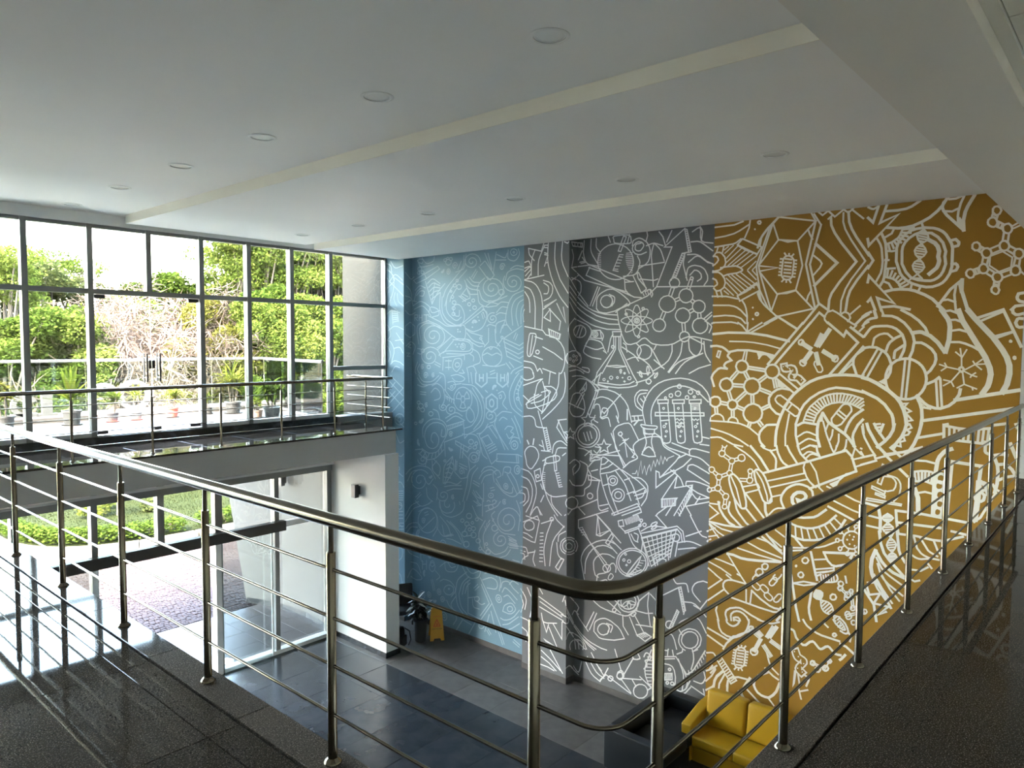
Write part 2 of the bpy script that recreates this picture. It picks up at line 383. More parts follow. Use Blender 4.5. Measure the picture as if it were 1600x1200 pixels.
for a, b in zip(ends[:-1], ends[1:]):
    pane(w1, a+.04, b-.04, 2.40, ZH-.05)
    if 4.0 < (a+b)/2 < 5.8: continue
    if a > 8.3:
        pane(w1, a+.04, b-.04, 1.125, 2.325); pane(w1, a+.04, b-.04, .14, 1.045)
    else: pane(w1, a+.04, b-.04, .195, 2.325)
MB().box(4.05, 4.078, YW-.0, YW+.03, 3.32, 3.365).build('sensor', M['aluminium'], w1)
# frameless double door
d1 = struct('door_1', 'frameless clear glass double door to the terrace')
MB().bbox(4.12, 5.75, YW+.0, YW+.13, .135, .15, .002).build('threshold', M['alu_light'], d1)
for s, (x0, x1) in ((0, (4.13, 4.9545)), (1, (4.956, 5.745))):
    lf = pane(d1, x0, x1, .165, 2.318, 'glass_clear', YW+.06, 'door_leaf')
    ex = (x0, x0+.15) if s == 0 else (x1-.17, x1)
    for z0, z1 in ((2.26, 2.32), (.16, .215)):
        MB().bbox(ex[0], ex[1], YW+.045, YW+.083, z0, z1).build('patch_fitting', M['black_metal'], lf)
    if s: MB().bbox(x0+.02, x0+.14, YW+.045, YW+.083, .16, .215).build('patch_fitting', M['black_metal'], lf)
    hx = 4.872 if s == 0 else 5.075
    for yy_ in (YW-.0, YW+.125):
        MB().tube([(hx, yy_, .95), (hx, yy_, 1.41)], .013, 10).tube([(hx, yy_, 1.02), (hx, YW+.062, 1.02)], .007, 8).tube([(hx, yy_, 1.34), (hx, YW+.062, 1.34)], .007, 8).build('pull_handle', M['black_metal'], lf, True)
    lx = 4.905 if s == 0 else 4.963
    MB().bbox(lx, lx+.043, YW+.03, YW+.095, 1.165, 1.30).build('lock_box', M['black_metal'], lf)

w2 = struct('window_2', 'ground-floor glass wall with black door header')
for x, z0, z1, wd in ((-8.9, ZG, -.74, .09), (-7.9, ZG, -.74, .09), (-6.9, ZG, -.74, .09), (-5.9, ZG, -.74, .09), (-4.9, ZG, -.74, .09), (-3.9, ZG, -.74, .09), (-2.9, ZG, -.74, .09), (-1.9, ZG, -.74, .09), (-.9, ZG, -.74, .09), (.1, ZG, -.74, .09), (1.05, ZG, -.74, .09), (2.0, ZG, -.74, .09), (2.98, ZG, -.74, .09), (4.02, ZG, -.74, .09), (5.02, -1.72, -.74, .11), (6.0, ZG, -.74, .13), (7.12, ZG, -.74, .09), (8.27, ZG, -.74, .10)):
    mullion(w2, x, z0, z1, wd, YW-.02, YW+.12)
MB().box(-9, 8.34, YW-.03, YW+.12, -.92, -.80).build('head', M['aluminium'], w2)
MB().bbox(-9, 8.34, YW-.09, YW+.12, -.80, -.765).build('head_lit_top', M['alu_light'], w2)  # paler metal puts daylight on the head's top into its colour
MB().bbox(2.95, 7.24, YW-.14, YW+.0, -1.90, -1.72, .006).box(2.96, 7.23, YW-.15, YW-.139, -1.76, -1.74).build('door_header', M['dark_frame'], w2)
MB().box(7.16, 8.22, YW+.0, YW+.1, -1.87, -1.77).build('transom', M['alu_light'], w2)
MB().box(-9, 2.94, YW+.0, YW+.1, -1.87, -1.77).build('transom', M['alu_light'], w2)
for a, b in ((6.07, 8.3), (-9, 3.98)):
    MB().bbox(a, b, YW-.04, YW+.12, ZG-.0, ZG+.07, .004).build('sill', M['alu_light'], w2)
xs = [-8.9, -7.9, -6.9, -5.9, -4.9, -3.9, -2.9, -1.9, -.9, .1, 1.05, 2.0, 2.98, 4.02, 5.02, 6.0, 7.12, 8.27]
for a, b in zip(xs[:-1], xs[1:]):
    pane(w2, a+.05, b-.05, -1.76, -.92)
    if a in (4.02, 5.02): continue
    pane(w2, a+.05, b-.05, ZG+.07, -1.90 if 2.9 < a < 7 else -1.87)
# sliding leaves parked over the fixed lights, doorway open
d2 = struct('door_2', 'open sliding glass entrance door')
for x0, x1 in ((6.02, 6.98), (3.18, 4.16)):
    lf = pane(d2, x0, x1, ZG+.02, -1.90, 'glass_clear', YW-.07, 'sliding_leaf')
    e = x1 if x0 > 5 else x0
    MB().box(e-.012, e+.012, YW-.082, YW-.05, ZG+.02, -1.90).build('edge_profile', M['alu_light'], lf)
MB().box(5.90, 5.945, YW-.09, YW-.03, ZG, -1.90).box(5.955, 6.02, YW-.06, YW+.0, ZG, -1.90).build('jamb', M['trim_white'], d2)
# glazing of the slot between walkway end and mural
w3 = struct('window_3', 'narrow glazed slot beside the pier')
pane(w3, 8.66, XM-.03, ZG+.06, -.42); MB().box(8.655, XM, YW, YW+.12, ZG, ZG+.06).build('sill', M['aluminium'], w3)

# ================================================================ RAILINGS
def arc_path(p, r, n=8):
    """polyline p (x, y) with corners rounded to radius r"""
    out = [p[0]]
    for a, b, c in zip(p[:-2], p[1:-1], p[2:]):
        A, B, Cc = Vector(a), Vector(b), Vector(c); u = (A-B).normalized(); v = (Cc-B).normalized()
        s, e = B+u*r, B+v*r; ctr = B+(u+v)*r
        for i in range(n+1):
            t = i/n*PI/2; q = ctr-v*r*math.cos(t)-u*r*math.sin(t); out.append((q.x, q.y))
    out.append(p[-1]); return out
post_src = {}
def railing(label, path, posts, group=None, bars=(.75, .565, .38, .19), zr=.937, base=(0, 0), r=.13):
    t = thing('railing', label, 'railing', (base[0], base[1], 0))
    L = lambda p, z: (p[0]-base[0], p[1]-base[1], z)
    pth = arc_path(path, r) if len(path) > 2 else path
    MB().tube([L(p, zr) for p in pth], .026, 20).build('handrail', M['steel'], t, True)
    pb = arc_path(path, .09) if len(path) > 2 else path
    for z in bars: MB().tube([L(p, z) for p in pb], .0066, 10).build('cross_bar', M['steel_polished'], t, True)
    for x, y in posts:
        if not post_src:
            o = MB().lathe([(.0178, 0), (.0178, .812), (.0160, .815)], n=20).build('post', M['steel'], t, True)
            sp_ = MB().lathe([(.0105, .80), (.0105, .915)], n=16).build('spigot', M['steel_polished'], o, True)
            fg = MB().lathe([(.034, 0), (.034, .004), (.030, .010), (.022, .018), (.019, .021)], n=24).build('base_flange', M['steel_polished'], o, True)
            post_src['p'] = o
        else: o = copy_tree(post_src['p'], t)
        o.location = L((x, y), 0)
    return t
railing('long stainless railing turning the corner of the near gallery', [(1.565, 10.66), (1.565, 1.034), (9.70, 1.034)],
        [(1.565, y) for y in (1.288, 2.28, 3.283, 4.283, 5.29, 6.315, 7.32, 8.32, 9.32, 10.3)]+[(x, 1.034) for x in (1.822, 2.814, 3.796, 4.769, 5.774, 6.744, 7.675, 8.60, 9.50)], base=(1.565, 1.034))
railing('stainless railing along the far walkway before the upper windows', [(1.62, 10.68), (8.72, 10.68)],
        [(x, 10.68) for x in (2.28, 3.315, 4.348, 5.372, 6.405, 7.44, 8.50)], base=(1.62, 10.68))
railing('short stainless return railing at the right end of the far walkway', [(8.70, 10.72), (8.70, 12.05)], [(8.70, 11.45)], base=(8.70, 10.72))

# ================================================================ DOWNLIGHTS
src = None
for i, y in enumerate((2.952, 4.70, 6.446, 8.18, 9.90, 11.64)): 
    pass
def downlight(x, y, z, label, group):
    global src
    if src is None:
        t = thing('downlight', label, 'ceiling light', (x, y, z), 0, group)
        MB().lathe([(.104, -.001), (.108, -.006), (.120, -.006), (.131, -.002), (.132, 0)], n=36, cap=False).build('trim_ring', M['trim_white'], t, True)
        MB().lathe([(.104, -.001), (.100, .012)], n=36, cap=False).build('reflector', M['aluminium'], t, True)
        MB().lathe([(.0001, -.001), (.07, -.0012), (.096, .0012), (.0985, .003)], n=36, cap=False).build('lens', M['lens'], t, True)
        src = t; return t
    t = copy_tree(src); t.location = (x, y, z); t['label'] = label; t['group'] = group; return t
ordn = ['nearest', 'second', 'third', 'fourth', 'fifth', 'farthest']
for i, y in enumerate((2.952, 4.70, 6.446, 8.18, 9.90, 11.64)):
    downlight(3.703, y, 3.5515, f'round white downlight, {ordn[i]} to the viewer in the left ceiling row', 'downlights in the left row')
for i, y in enumerate((2.786, 4.45, 6.10, 7.73, 9.34, 10.90)):
    downlight(6.98, y, 3.4235, f'round white downlight, {ordn[i]} to the viewer in the right row near the mural', 'downlights in the right row')
# ================================================================ OUTSIDE
ZO = ZG-.03
og = struct('ground', 'pale concrete drive and road outside the building')
MB().box(-60, 90, 12.3, 120, ZO-.4, ZO-.02).build('road', M['asphalt'], og)
MB().box(-60, -9.2, -60, 12.3, ZO-.4, ZO-.02).box(-9.2, 60, -60, -2.8, ZO-.4, ZO-.02).build('bounce_ground', M['bounce_ground'], og)  # unseen ground left and behind, added pale to bounce light indoors
MB().box(-40, 90, 30.6, 120, ZO-.02, ZO+.10).build('verge', M['soil'], og)
ld = struct('floor', 'smooth stone landing before the entrance door')
for i in range(-6, 12):
    for j in range(0, 4):
        x0 = i*.8; 
        if x0 < -1 or x0 > 8: continue
        MB().bbox(x0+.003, x0+.797, 12.3+j*.62+.003, 12.3+(j+1)*.62-.003, ZO-.02, ZG-.012, .002).build('tile', M['landing'], ld)
# cobbled drive: nearest setts in view one by one, the rest joined
pv = struct('pavement', 'drive of small pinkish stone setts')
MB().box(-4, 12.5, 14.79, 21.2, ZO-.02, ZO-.004).build('bed', M['soil'], pv)
rest = MB(); npv = 0; psrc = None
y = 14.80; row = 0
while y < 21.1:
    x = 3.0+(row % 2)*.055
    while x < 12.3:
        w_ = random.uniform(.095, .125); dz = random.uniform(-.006, .008)
        if npv < 295 and 5.6 < x < 8.0 and y < 16.2 and random.random() < .85:
            o = MB().bbox(-.05, .05, -.048, .048, -.03, 0, .010).build('sett', M['paver'], pv) if psrc is None else inst(psrc, 'sett', pv)
            psrc = psrc or o; npv += 1
            o.location = (x+w_/2, y+.05, ZO+.022+dz); o.scale = ((w_-.008)/.1, 1, 1); o.rotation_euler = (random.uniform(-.06, .06), random.uniform(-.06, .06), random.uniform(-.05, .05))
        else: rest.bbox(x+.004, x+w_-.004, y+.003, y+.099, ZO-.01, ZO+.022+dz, .010)
        x += w_
    y += .102; row += 1
tag(rest.build('setts', M['paver'], pv, fixn=False), kind='stuff')

# lawn island with kerb, hedge and shrubs
LC, RX, RY = (10.0, 25.5), 4.15, 3.85
def ell(a, k=1.0):
    ca, sa = math.cos(a), math.sin(a)
    return (LC[0]+RX*k*ca*max(abs(ca), .01)**-.28, LC[1]+RY*k*sa*max(abs(sa), .01)**-.28)
isl = struct('lawn', 'oval lawn island with white kerb')
A = [2*PI*i/96 for i in range(96)]
m_ = MB(); m_.prism([ell(a, .985) for a in A], 'z', ZO-.02, ZO+.17); m_.build('grass', M['lawn'], isl)
for k in range(24):
    m_ = MB(); aa = [2*PI*(k+t/5*.985)/24 for t in range(6)]
    pts = [ell(a, 1.0) for a in aa]+[ell(a, 1.09) for a in aa[::-1]]
    m_.prism(pts, 'z', ZO-.02, ZO+.16); m_.build('kerb_stone', M['kerb_white'], isl)
gr = MB(); rg = random.Random(3)
for i in range(9000):
    a = rg.uniform(0, 2*PI); q = math.sqrt(rg.random())*.97; px, py = ell(a, q); h = rg.uniform(.02, .05); d = rg.uniform(-.03, .03)
    gr.v += [(px-.012, py, ZO+.165), (px+.012, py+.005, ZO+.165), (px+d, py+d, ZO+.17+h)]; n = len(gr.v); gr.face((n-3, n-2, n-1))
tag(gr.build('grass_blades', M['lawn'], isl, fixn=False), kind='stuff')

def leaf_cloud(mb, blobs, n, size, seed, flat=.5):
    """n small leaves scattered in the shells of ellipsoid blobs (cx,cy,cz,rx,ry,rz)"""
    g = random.Random(seed); wts = [b[3]*b[4]*b[5] for b in blobs]; tot = sum(wts)
    for b, wt in zip(blobs, wts):
        for i in range(max(4, int(n*wt/tot))):
            u = Vector((g.gauss(0, 1), g.gauss(0, 1), g.gauss(0, 1))).normalized(); k = g.uniform(.45, 1.0)**.5
            p = Vector((b[0]+u.x*b[3]*k, b[1]+u.y*b[4]*k, b[2]+u.z*b[5]*k))
            d = Vector((g.gauss(0, 1), g.gauss(0, 1), g.gauss(0, flat))).normalized(); up = Vector((g.gauss(0, .6), g.gauss(0, .6), 1)).normalized()
            s = d.cross(up); s = s.normalized() if s.length > 1e-3 else Vector((1, 0, 0)); L_ = size*g.uniform(.6, 1.4); W = L_*.34
            c = len(mb.v); mb.v += [tuple(p), tuple(p+d*L_*.5+s*W), tuple(p+d*L_), tuple(p+d*L_*.5-s*W)]; mb.face((c, c+1, c+2, c+3))
hs = []
for v, (m, sd) in enumerate((('leaf_deep', 11), ('leaf_mid', 12), ('leaf_mid', 13))):
    t = thing('hedge_shrub', 'low clipped green shrub in the hedge ring around the oval lawn', 'shrub', (0, 0, 0), 0, 'hedge around the lawn')
    mb = MB(); leaf_cloud(mb, [(0, 0, .24, .36, .30, .22), (.15, .08, .32, .22, .2, .16), (-.16, -.05, .30, .2, .2, .17)], 420, .085, sd)
    o = mb.build('foliage', M[m], t, fixn=False); tag(o, kind='stuff')
    st = MB()
    for k in range(5): st.tube([(random.uniform(-.15, .15), random.uniform(-.1, .1), 0), (random.uniform(-.2, .2), random.uniform(-.15, .15), .3)], .008, 5)
    st.build('stem', M['bark'], t); hs.append(t)
used = 0; nh = 54
for k in range(nh):
    a = 2*PI*k/nh; x_, y_ = ell(a, .94); front = math.sin(a) < .15
    srcs = hs[0] if front else hs[1+k % 2]
    if k < 3: o = hs[k]
    else: o = copy_tree(srcs)
    o.location = (x_, y_, ZO+.15); o.rotation_euler = (0, 0, a*3); o.scale = (1.12, 1.12, 1.0 if front else 1.1)
def small_tree(x, y, h, label, m, seed, name='garden_tree'):
    t = thing(name, label, 'tree', (x, y, ZO+.15))
    MB().tube([(0, 0, 0), (.03, .02, h*.3), (.0, .05, h*.55)], [.06, .05, .035], 8).tube([(.02, .02, h*.3), (.2, 0, h*.6)], [.035, .02], 6).tube([(.02, .02, h*.32), (-.2, .1, h*.65)], [.035, .02], 6).build('trunk', M['bark'], t, True)
    mb = MB(); leaf_cloud(mb, [(0, 0, h*.75, .45, .45, h*.28), (.3, .1, h*.68, .3, .3, h*.2), (-.3, 0, h*.66, .32, .3, h*.2)], 900, .10, seed)
    tag(mb.build('foliage', M[m], t, fixn=False), kind='stuff'); return t
small_tree(9.15, 25.3, 2.0, 'small dark-leaved tree standing in the middle of the lawn', 'leaf_deep', 21)
for (x, y, s, m, lab) in ((8.55, 25.6, .55, 'leaf_lime', 'yellow-green bush on the lawn left of the small tree'), (10.1, 25.1, .35, 'leaf_olive', 'grey-green bush on the lawn right of the small tree'), (9.0, 26.6, .5, 'leaf_mid', 'leafy bush on the lawn behind the small tree')):
    t = thing('bush', lab, 'bush', (x, y, ZO+.16)); mb = MB(); leaf_cloud(mb, [(0, 0, s*.6, s, s*.8, s*.6)], 500, .10, int(x*10))
    tag(mb.build('foliage', M[m], t, fixn=False), kind='stuff'); MB().tube([(0, 0, 0), (0, 0, s*.6)], .015, 6).build('stem', M['bark'], t)

# ---------------------------------------------------------------- trees beyond the road
def tree_proto(name, label, kind, H, R, m, seed, nleaf, lsize, blobs=14, airy=0, group='trees beyond the road'):
    g = random.Random(seed); t = thing(name, label, 'tree', (0, 0, 0), 0, group)
    tr = MB(); bl = []
    tr.tube([(0, 0, 0), (g.uniform(-.2, .2), g.uniform(-.2, .2), H*.3), (g.uniform(-.4, .4), g.uniform(-.4, .4), H*.62)], [H*.018, H*.014, H*.008], 7)
    for k in range(blobs):
        a = g.uniform(0, 2*PI); q = R*math.sqrt(g.random())*.85; z = H*g.uniform(.22 if not airy else .6, .92)
        rr = R*g.uniform(.26, .42)*(1-.25*z/H); c = (q*math.cos(a)*(1.1-.5*z/H), q*math.sin(a)*(1.1-.5*z/H), z)
        bl.append((*c, rr*(1.25 if airy else 1), rr*(1.25 if airy else 1), rr*(.32 if airy else .8)))
        s = H*g.uniform(.12, .45)
        tr.tube([(0, 0, s), (c[0]*.5, c[1]*.5, (s+c[2])*.55), (c[0], c[1], c[2])], [H*.009, H*.006, H*.003], 5)
    tr.build('trunk', M['bark'], t, True)
    mb = MB(); leaf_cloud(mb, bl, nleaf, lsize, seed+1)
    tag(mb.build('crown', M[m], t, fixn=False), kind='stuff'); return t
protos = {
 'deep': tree_proto('leafy_tree', 'deep green dense leafy tree in the belt beyond the road', 'tree', 9, 3.0, 'leaf_deep', 31, 38000, .17, 22),
 'mid': tree_proto('leafy_tree', 'bright green dense leafy tree in the belt beyond the road', 'tree', 9, 3.0, 'leaf_mid', 41, 38000, .17, 22),
 'airy': tree_proto('umbrella_tree', 'thin flat-topped tree with sky showing through its crown', 'tree', 10, 4.0, 'leaf_mid', 51, 13000, .15, 22, 1),
 'olive': tree_proto('leafy_tree', 'greyish olive loose tree in the belt beyond the road', 'tree', 8, 2.8, 'leaf_olive', 61, 26000, .16, 20),
 'yellow': tree_proto('leafy_tree', 'yellow-green bushy tree seen through the glass door', 'tree', 6, 2.6, 'leaf_yellow', 71, 26000, .15, 20),
}
def dry_proto():
    g = random.Random(81); t = thing('bare_shrub', 'leafless pinkish thicket of dry twigs seen through the glass door', 'shrub', (0, 0, 0), 0, 'bare thickets beyond the road')
    tr = MB()
    for k in range(16):
        a = g.uniform(0, 2*PI); p = Vector((g.uniform(-.9, .9), g.uniform(-.9, .9), 0)); pts = [p]; d = Vector((math.cos(a)*.45, math.sin(a)*.45, 1))
        for i in range(7):
            d = (d+Vector((g.gauss(0, .33), g.gauss(0, .33), g.gauss(.05, .12)))).normalized(); pts.append(pts[-1]+d*1.05)
        tr.tube(pts, [.07, .06, .05, .042, .034, .026, .02, .012], 5)
        for q in pts[1:]:
            for j in range(48):
                e = Vector((g.gauss(0, 1), g.gauss(0, 1), g.gauss(.1, .7))).normalized(); L_ = g.uniform(.35, 1.2); q0 = q+Vector((g.gauss(0, .3), g.gauss(0, .3), g.gauss(0, .3))); mpt = q0+e*L_*.5+Vector((g.gauss(0, .1), g.gauss(0, .1), g.gauss(0, .1)))
                c = len(tr.v); s = e.orthogonal().normalized()*.024
                tr.v += [tuple(q0-s), tuple(q0+s), tuple(mpt+s*.8), tuple(mpt-s*.8), tuple(q0+e*L_+Vector((0, 0, g.uniform(-.2, .2))))]
                tr.face((c, c+1, c+2, c+3)); tr.face((c+3, c+2, c+4))
    tr.build('branches', M['twig'], t, fixn=False); return t
protos['dry'] = dry_proto()
first = dict(protos)
def plant_tree(kind, x, y, s, sz=None, z=ZO+.1):
    if kind in first: o = first.pop(kind)
    else: o = copy_tree(protos[kind])
    o.location = (x, y, z); o.scale = (s, s, sz or s); o.rotation_euler = (0, 0, random.uniform(0, 6.28)); return o
def ang(px, Y):                         # bearing of a column of the view -> X on the line y = Y
    return Y*(.2385+.00090*px+.00000008*px*px)
for kind, px, Y_, s, sz in (
  # front thickets
  ('dry', 165, 34, .95, 1.05), ('dry', 222, 35, 1.0, 1.10), ('dry', 195, 37.5, 1.05, 1.22), ('yellow', 285, 33.5, 1.05, 1.30), ('yellow', 262, 36, .95, 1.36), ('yellow', 318, 35, .8, 1.2),
  ('yellow', 150, 33, .45, .4), ('olive', 205, 32.5, .38, .38),
  # main belt
  ('mid', -60, 35, .95, .9), ('deep', 8, 34, .85, .80), ('mid', 50, 35, .9, .86), ('mid', 92, 34, .85, .82), ('mid', 345, 33, .75, .95), ('deep', 372, 34, .9, 1.0), ('mid', 408, 33, .8, .95),
  ('mid', 446, 34, .9, 1.0), ('deep', 480, 33, .85, .95), ('mid', 515, 34, .85, 1.0), ('deep', 560, 33, .9, 1.0), ('mid', 610, 34, .9, 1.05), ('deep', 680, 34, .9, 1.05),
  # back belt
  ('olive', -20, 44, 1.3, 1.2), ('olive', 30, 43, 1.25, 1.28), ('airy', 60, 46, 1.0, 1.12), ('olive', 90, 44, 1.2, 1.2), ('deep', 160, 44, 1.1, 1.10), ('deep', 205, 46, 1.15, 1.12), ('deep', 250, 44, 1.1, 1.10), ('olive', 290, 45, 1.1, 1.15),
  ('airy', 310, 41, .9, 1.22), ('airy', 352, 40, 1.0, 1.33), ('airy', 400, 40, 1.0, 1.28), ('airy', 440, 41, 1.0, 1.36), ('mid', 385, 42, 1.1, 1.2), ('mid', 470, 42, 1.1, 1.28), ('olive', 430, 43, 1.2, 1.25), ('airy', 490, 40, 1.0, 1.3), ('mid', 530, 42, 1.1, 1.32), ('airy', 540, 39, .9, 1.28),
  ('airy', 5, 40, .8, 1.08), ('deep', 600, 42, 1.1, 1.3), ('olive', 120, 47, 1.2, 1.2), ('olive', 180, 41, 1.1, .95), ('olive', 225, 41, 1.1, .95), ('deep', 140, 40, 1.0, .85), ('mid', 270, 40, 1.0, .9), ('deep', 128, 37, .8, .84), ('deep', 340, 47, 1.25, 1.22)):
    plant_tree(kind, ang(px, Y_), Y_, s, sz)
# low undergrowth along the verge
ug = []
for v, (m, sd) in enumerate((('leaf_mid', 91), ('leaf_yellow', 92), ('leaf_deep', 93))):
    t = thing('undergrowth_bush', ['bright green undergrowth bush along the far road verge', 'yellowish undergrowth bush along the far road verge', 'dark green undergrowth bush along the far road verge'][v], 'bush', (0, 0, 0), 0, ['bright verge bushes', 'yellow verge bushes', 'dark verge bushes'][v])
    mb = MB(); leaf_cloud(mb, [(0, 0, .9, 1.5, 1.1, .9), (.8, .2, 1.1, .9, .8, .8), (-.8, 0, .8, 1, .9, .8)], 2200, .22, sd)
    tag(mb.build('foliage', M[m], t, fixn=False), kind='stuff'); st = MB()
    for k in range(6): st.tube([(random.uniform(-.5, .5), random.uniform(-.4, .4), 0), (random.uniform(-1, 1), random.uniform(-.8, .8), 1.2)], .02, 5)
    st.build('stem', M['bark'], t); ug.append(t)
k = 0
for px in range(-40, 700, 37):
    v = 1 if 140 < px < 320 else (0 if k % 2 else 2)
    o = ug[v] if ug[v].location.length == 0 else copy_tree(ug[v])
    Y_ = 31.8+random.uniform(-.3, .6); o.location = (ang(px, Y_), Y_, ZO+.1); o.rotation_euler = (0, 0, random.uniform(0, 6)); s = random.uniform(.8, 1.2); o.scale = (s, s, s*random.uniform(.8, 1.2)); k += 1
t = thing('lamp_post', 'thin pale lamp post rising above the far trees', 'lamp post', (ang(112, 39), 39, ZO+.1))
MB().lathe([(.11, 0), (.09, 4), (.07, 10.3)], n=10).build('pole', M['alu_light'], t, True); MB().bbox(-.12, .25, -.08, .08, 10.2, 10.38, .01).build('lamp_head', M['alu_light'], t)

# ---------------------------------------------------------------- outer wall, fin, terrace
ow = struct('wall_outside', 'white leaning entrance wall outside the glass')
lo = [(8.36, 12.24), (8.47, 12.8), (8.50, 13.3), (8.42, 14.1), (8.25, 14.7), (8.10, 15.05)]; hi = [(8.36, 12.24), (8.47, 12.9), (8.50, 13.6), (8.42, 14.7), (8.25, 15.5), (8.08, 16.2)]
m_ = MB(); n0 = len(lo)
for off in (0, .26):
    for P, z in ((lo, ZG-.05), (hi, -.52)):
        m_.v += [(x+off, y, z) for x, y in P]
for i in range(n0-1):
    a = i; m_.face((a, a+1, n0+a+1, n0+a)); m_.face((2*n0+a, 2*n0+a+1, 3*n0+a+1, 3*n0+a))
m_.face((n0-1, 3*n0-1, 4*n0-1, 2*n0-1)); m_.build('wall', M['outer_white'], ow, True)
sk = MB()
for (x0, y0), (x1, y1) in zip(lo[:-1], lo[1:]): sk.quad((x0-.012, y0, ZG-.03), (x1-.012, y1, ZG-.03), (x1-.012, y1, ZG+.11), (x0-.012, y0, ZG+.11))
sk.build('skirting', M['slate'], ow)
fn = struct('wall_fin', 'raw concrete side wall outside the upper glass')
MB().box(9.76, 10.1, 12.24, 13.66, ZG-.2, 5.0).build('fin', M['concrete'], fn)
tr_ = struct('terrace', 'stone-floored terrace over the entrance')
poly = [(-9, 12.24), (8.42, 12.24), (8.98, 15.0), (-9, 15.0)]
MB().prism(poly, 'z', -.50, .085).build('slab', M['kerb_grey'], tr_)
for i in range(0, 15):
    for j in range(0, 4):
        x0, y0 = i*.66-.3, 12.24+j*.69
        if x0+.66 > 8.4+.2*j: continue
        MB().bbox(x0+.002, x0+.658, y0+.002, y0+.688, .085, .11, .002).build('tile', M['deck_tile'], tr_)
MB().box(-9, 8.98, 15.0, 15.08, .05, .205).build('upstand', M['kerb_grey'], tr_)
MB().box(-9, 9.2, 15.081, 16.1, -.2, .195).build('ledge', M['kerb_white'], tr_)
bl_ = thing('glass_balustrade', 'glass balustrade with pale flat top rail round the terrace', 'balustrade', (8.6, 16.0, .195))
X0 = 9.15-8.6
MB().box(-14, X0, -.03, .03, .995, 1.05).build('top_rail', M['rail_grey'], bl_)
for i in range(11):
    MB().box(X0-1.3*(i+1)+.01, X0-1.3*i-.01, -.006, .006, 0, 1.0).build('glass_panel', M['glass_rail'], bl_)
p0, p1 = Vector((X0, 0, 0)), Vector((8.48-8.6, 12.6-16.0, 0)); d = (p1-p0).normalized(); s = Vector((-d.y, d.x, 0))
m_ = MB()
for z0, z1, ww, lst in ((.985, 1.04, .03, 1),):
    q = [p0+s*ww, p1+s*ww, p1-s*ww, p0-s*ww]; m_.prism([(v.x, v.y) for v in q], 'z', z0, z1)
m_.build('top_rail', M['rail_grey'], bl_)
for i in range(3):
    a, b = p0.lerp(p1, i/3+.004), p0.lerp(p1, (i+1)/3-.004); q = [a+s*.006, b+s*.006, b-s*.006, a-s*.006]
    MB().prism([(v.x, v.y) for v in q], 'z', -.1, .99).build('glass_panel', M['glass_rail'], bl_)
MB().tube([(p1.x, p1.y, -.1), (p1.x, p1.y, 1.03)], .008, 8).lathe([(.025, .985), (.028, 1.01), (.025, 1.05)], (p1.x, p1.y, 0), 12).build('end_post', M['black_metal'], bl_, True)

# letters of the sign, seen from behind
def letter(label, x, parts, z0=.195):
    t = thing('sign_letter', label, 'sign letter', (x, 15.55, z0))
    for nm, poly in parts: MB().prism(poly, 'y', -.05, .05).build(nm, M['letter'], t)
def ring(cx, cz, r0, r1, a0, a1, n=32, sx=1):
    A_ = [math.radians(a0+(a1-a0)*i/n) for i in range(n+1)]
    return [(cx+sx*r1*math.cos(a), cz+r1*math.sin(a)) for a in A_]+[(cx+sx*r0*math.cos(a), cz+r0*math.sin(a)) for a in A_[::-1]]
letter('grey hooked sign letter seen from behind, leftmost on the terrace ledge', 4.0, [('hook', ring(.05, .22, .13, .21, 20, 270)), ('foot', [(-.16, 0), (.26, 0), (.26, .07), (-.16, .07)])])
letter('grey straight sign letter with feet seen from behind, second on the ledge', 4.42, [('stem', [(-.085, .05), (.085, .05), (.085, .40), (-.085, .40)]), ('foot', [(-.17, 0), (.17, 0), (.17, .05), (-.17, .05)]), ('cap', [(-.11, .40), (.11, .40), (.11, .45), (-.11, .45)])])
letter('pale arched sign letter seen from behind, beside the door post', 5.42, [('arch', ring(0, .30, .20, .28, 20, 185)), ('stem', [(-.28, 0), (-.20, 0), (-.20, .30), (-.28, .30)])])
letter('pale round ring-shaped sign letter seen from behind, rightmost on the ledge', 5.99, [('ring', ring(0, .315, .225, .31, 0, 359.9, 48))])

# ---------------------------------------------------------------- potted plants on the terrace
def pot(t, r0, r1, h, m, saucer=None):
    MB().lathe([(r0*.96, 0), (r0, .01), (r1*.97, h*.86), (r1*1.06, h*.86), (r1*1.08, h), (r1*.92, h), (r1*.9, h*.9), (.001, h*.88)], n=24, cap=False).build('pot', M[m], t, True)
    MB().lathe([(r1*.9, h*.84), (.001, h*.87)], n=16, cap=False).build('soil', M['soil'], t)
    if saucer: MB().lathe([(.001, .002), (r0*1.3, .002), (r0*1.55, .02), (r0*1.5, .022), (r0*1.25, .008), (.001, .008)], n=24, cap=False).build('saucer', M[saucer], t, True)
def blade(mb, p, az, el, L_, W, droop, n=5):
    d = Vector((math.cos(az)*math.cos(el), math.sin(az)*math.cos(el), math.sin(el))); s = Vector((-math.sin(az), math.cos(az), 0)); q = Vector(p); c = len(mb.v)
    for i in range(n+1):
        t = i/n; ww = W*(math.sin(PI*min(.98, .12+.85*t))**.7)*.5
        mb.v += [tuple(q-s*ww), tuple(q+Vector((0, 0, -ww*.35))), tuple(q+s*ww)]
        d = (d+Vector((0, 0, -droop/n))).normalized(); q = q+d*L_/n
    for i in range(n):
        for j in (0, 1): a = c+i*3+j; mb.face((a, a+1, a+4, a+3))
DZ = .112
g = random.Random(5)
t = thing('potted_yucca', 'big sword-leaved plant in a dark pot left of the glass door', 'potted plant', (4.48, 14.4, DZ)); pot(t, .12, .15, .26, 'pot_black', 'pot_black')
MB().tube([(0, 0, .2), (0, 0, .42)], .03, 8).build('stem', M['bark'], t)
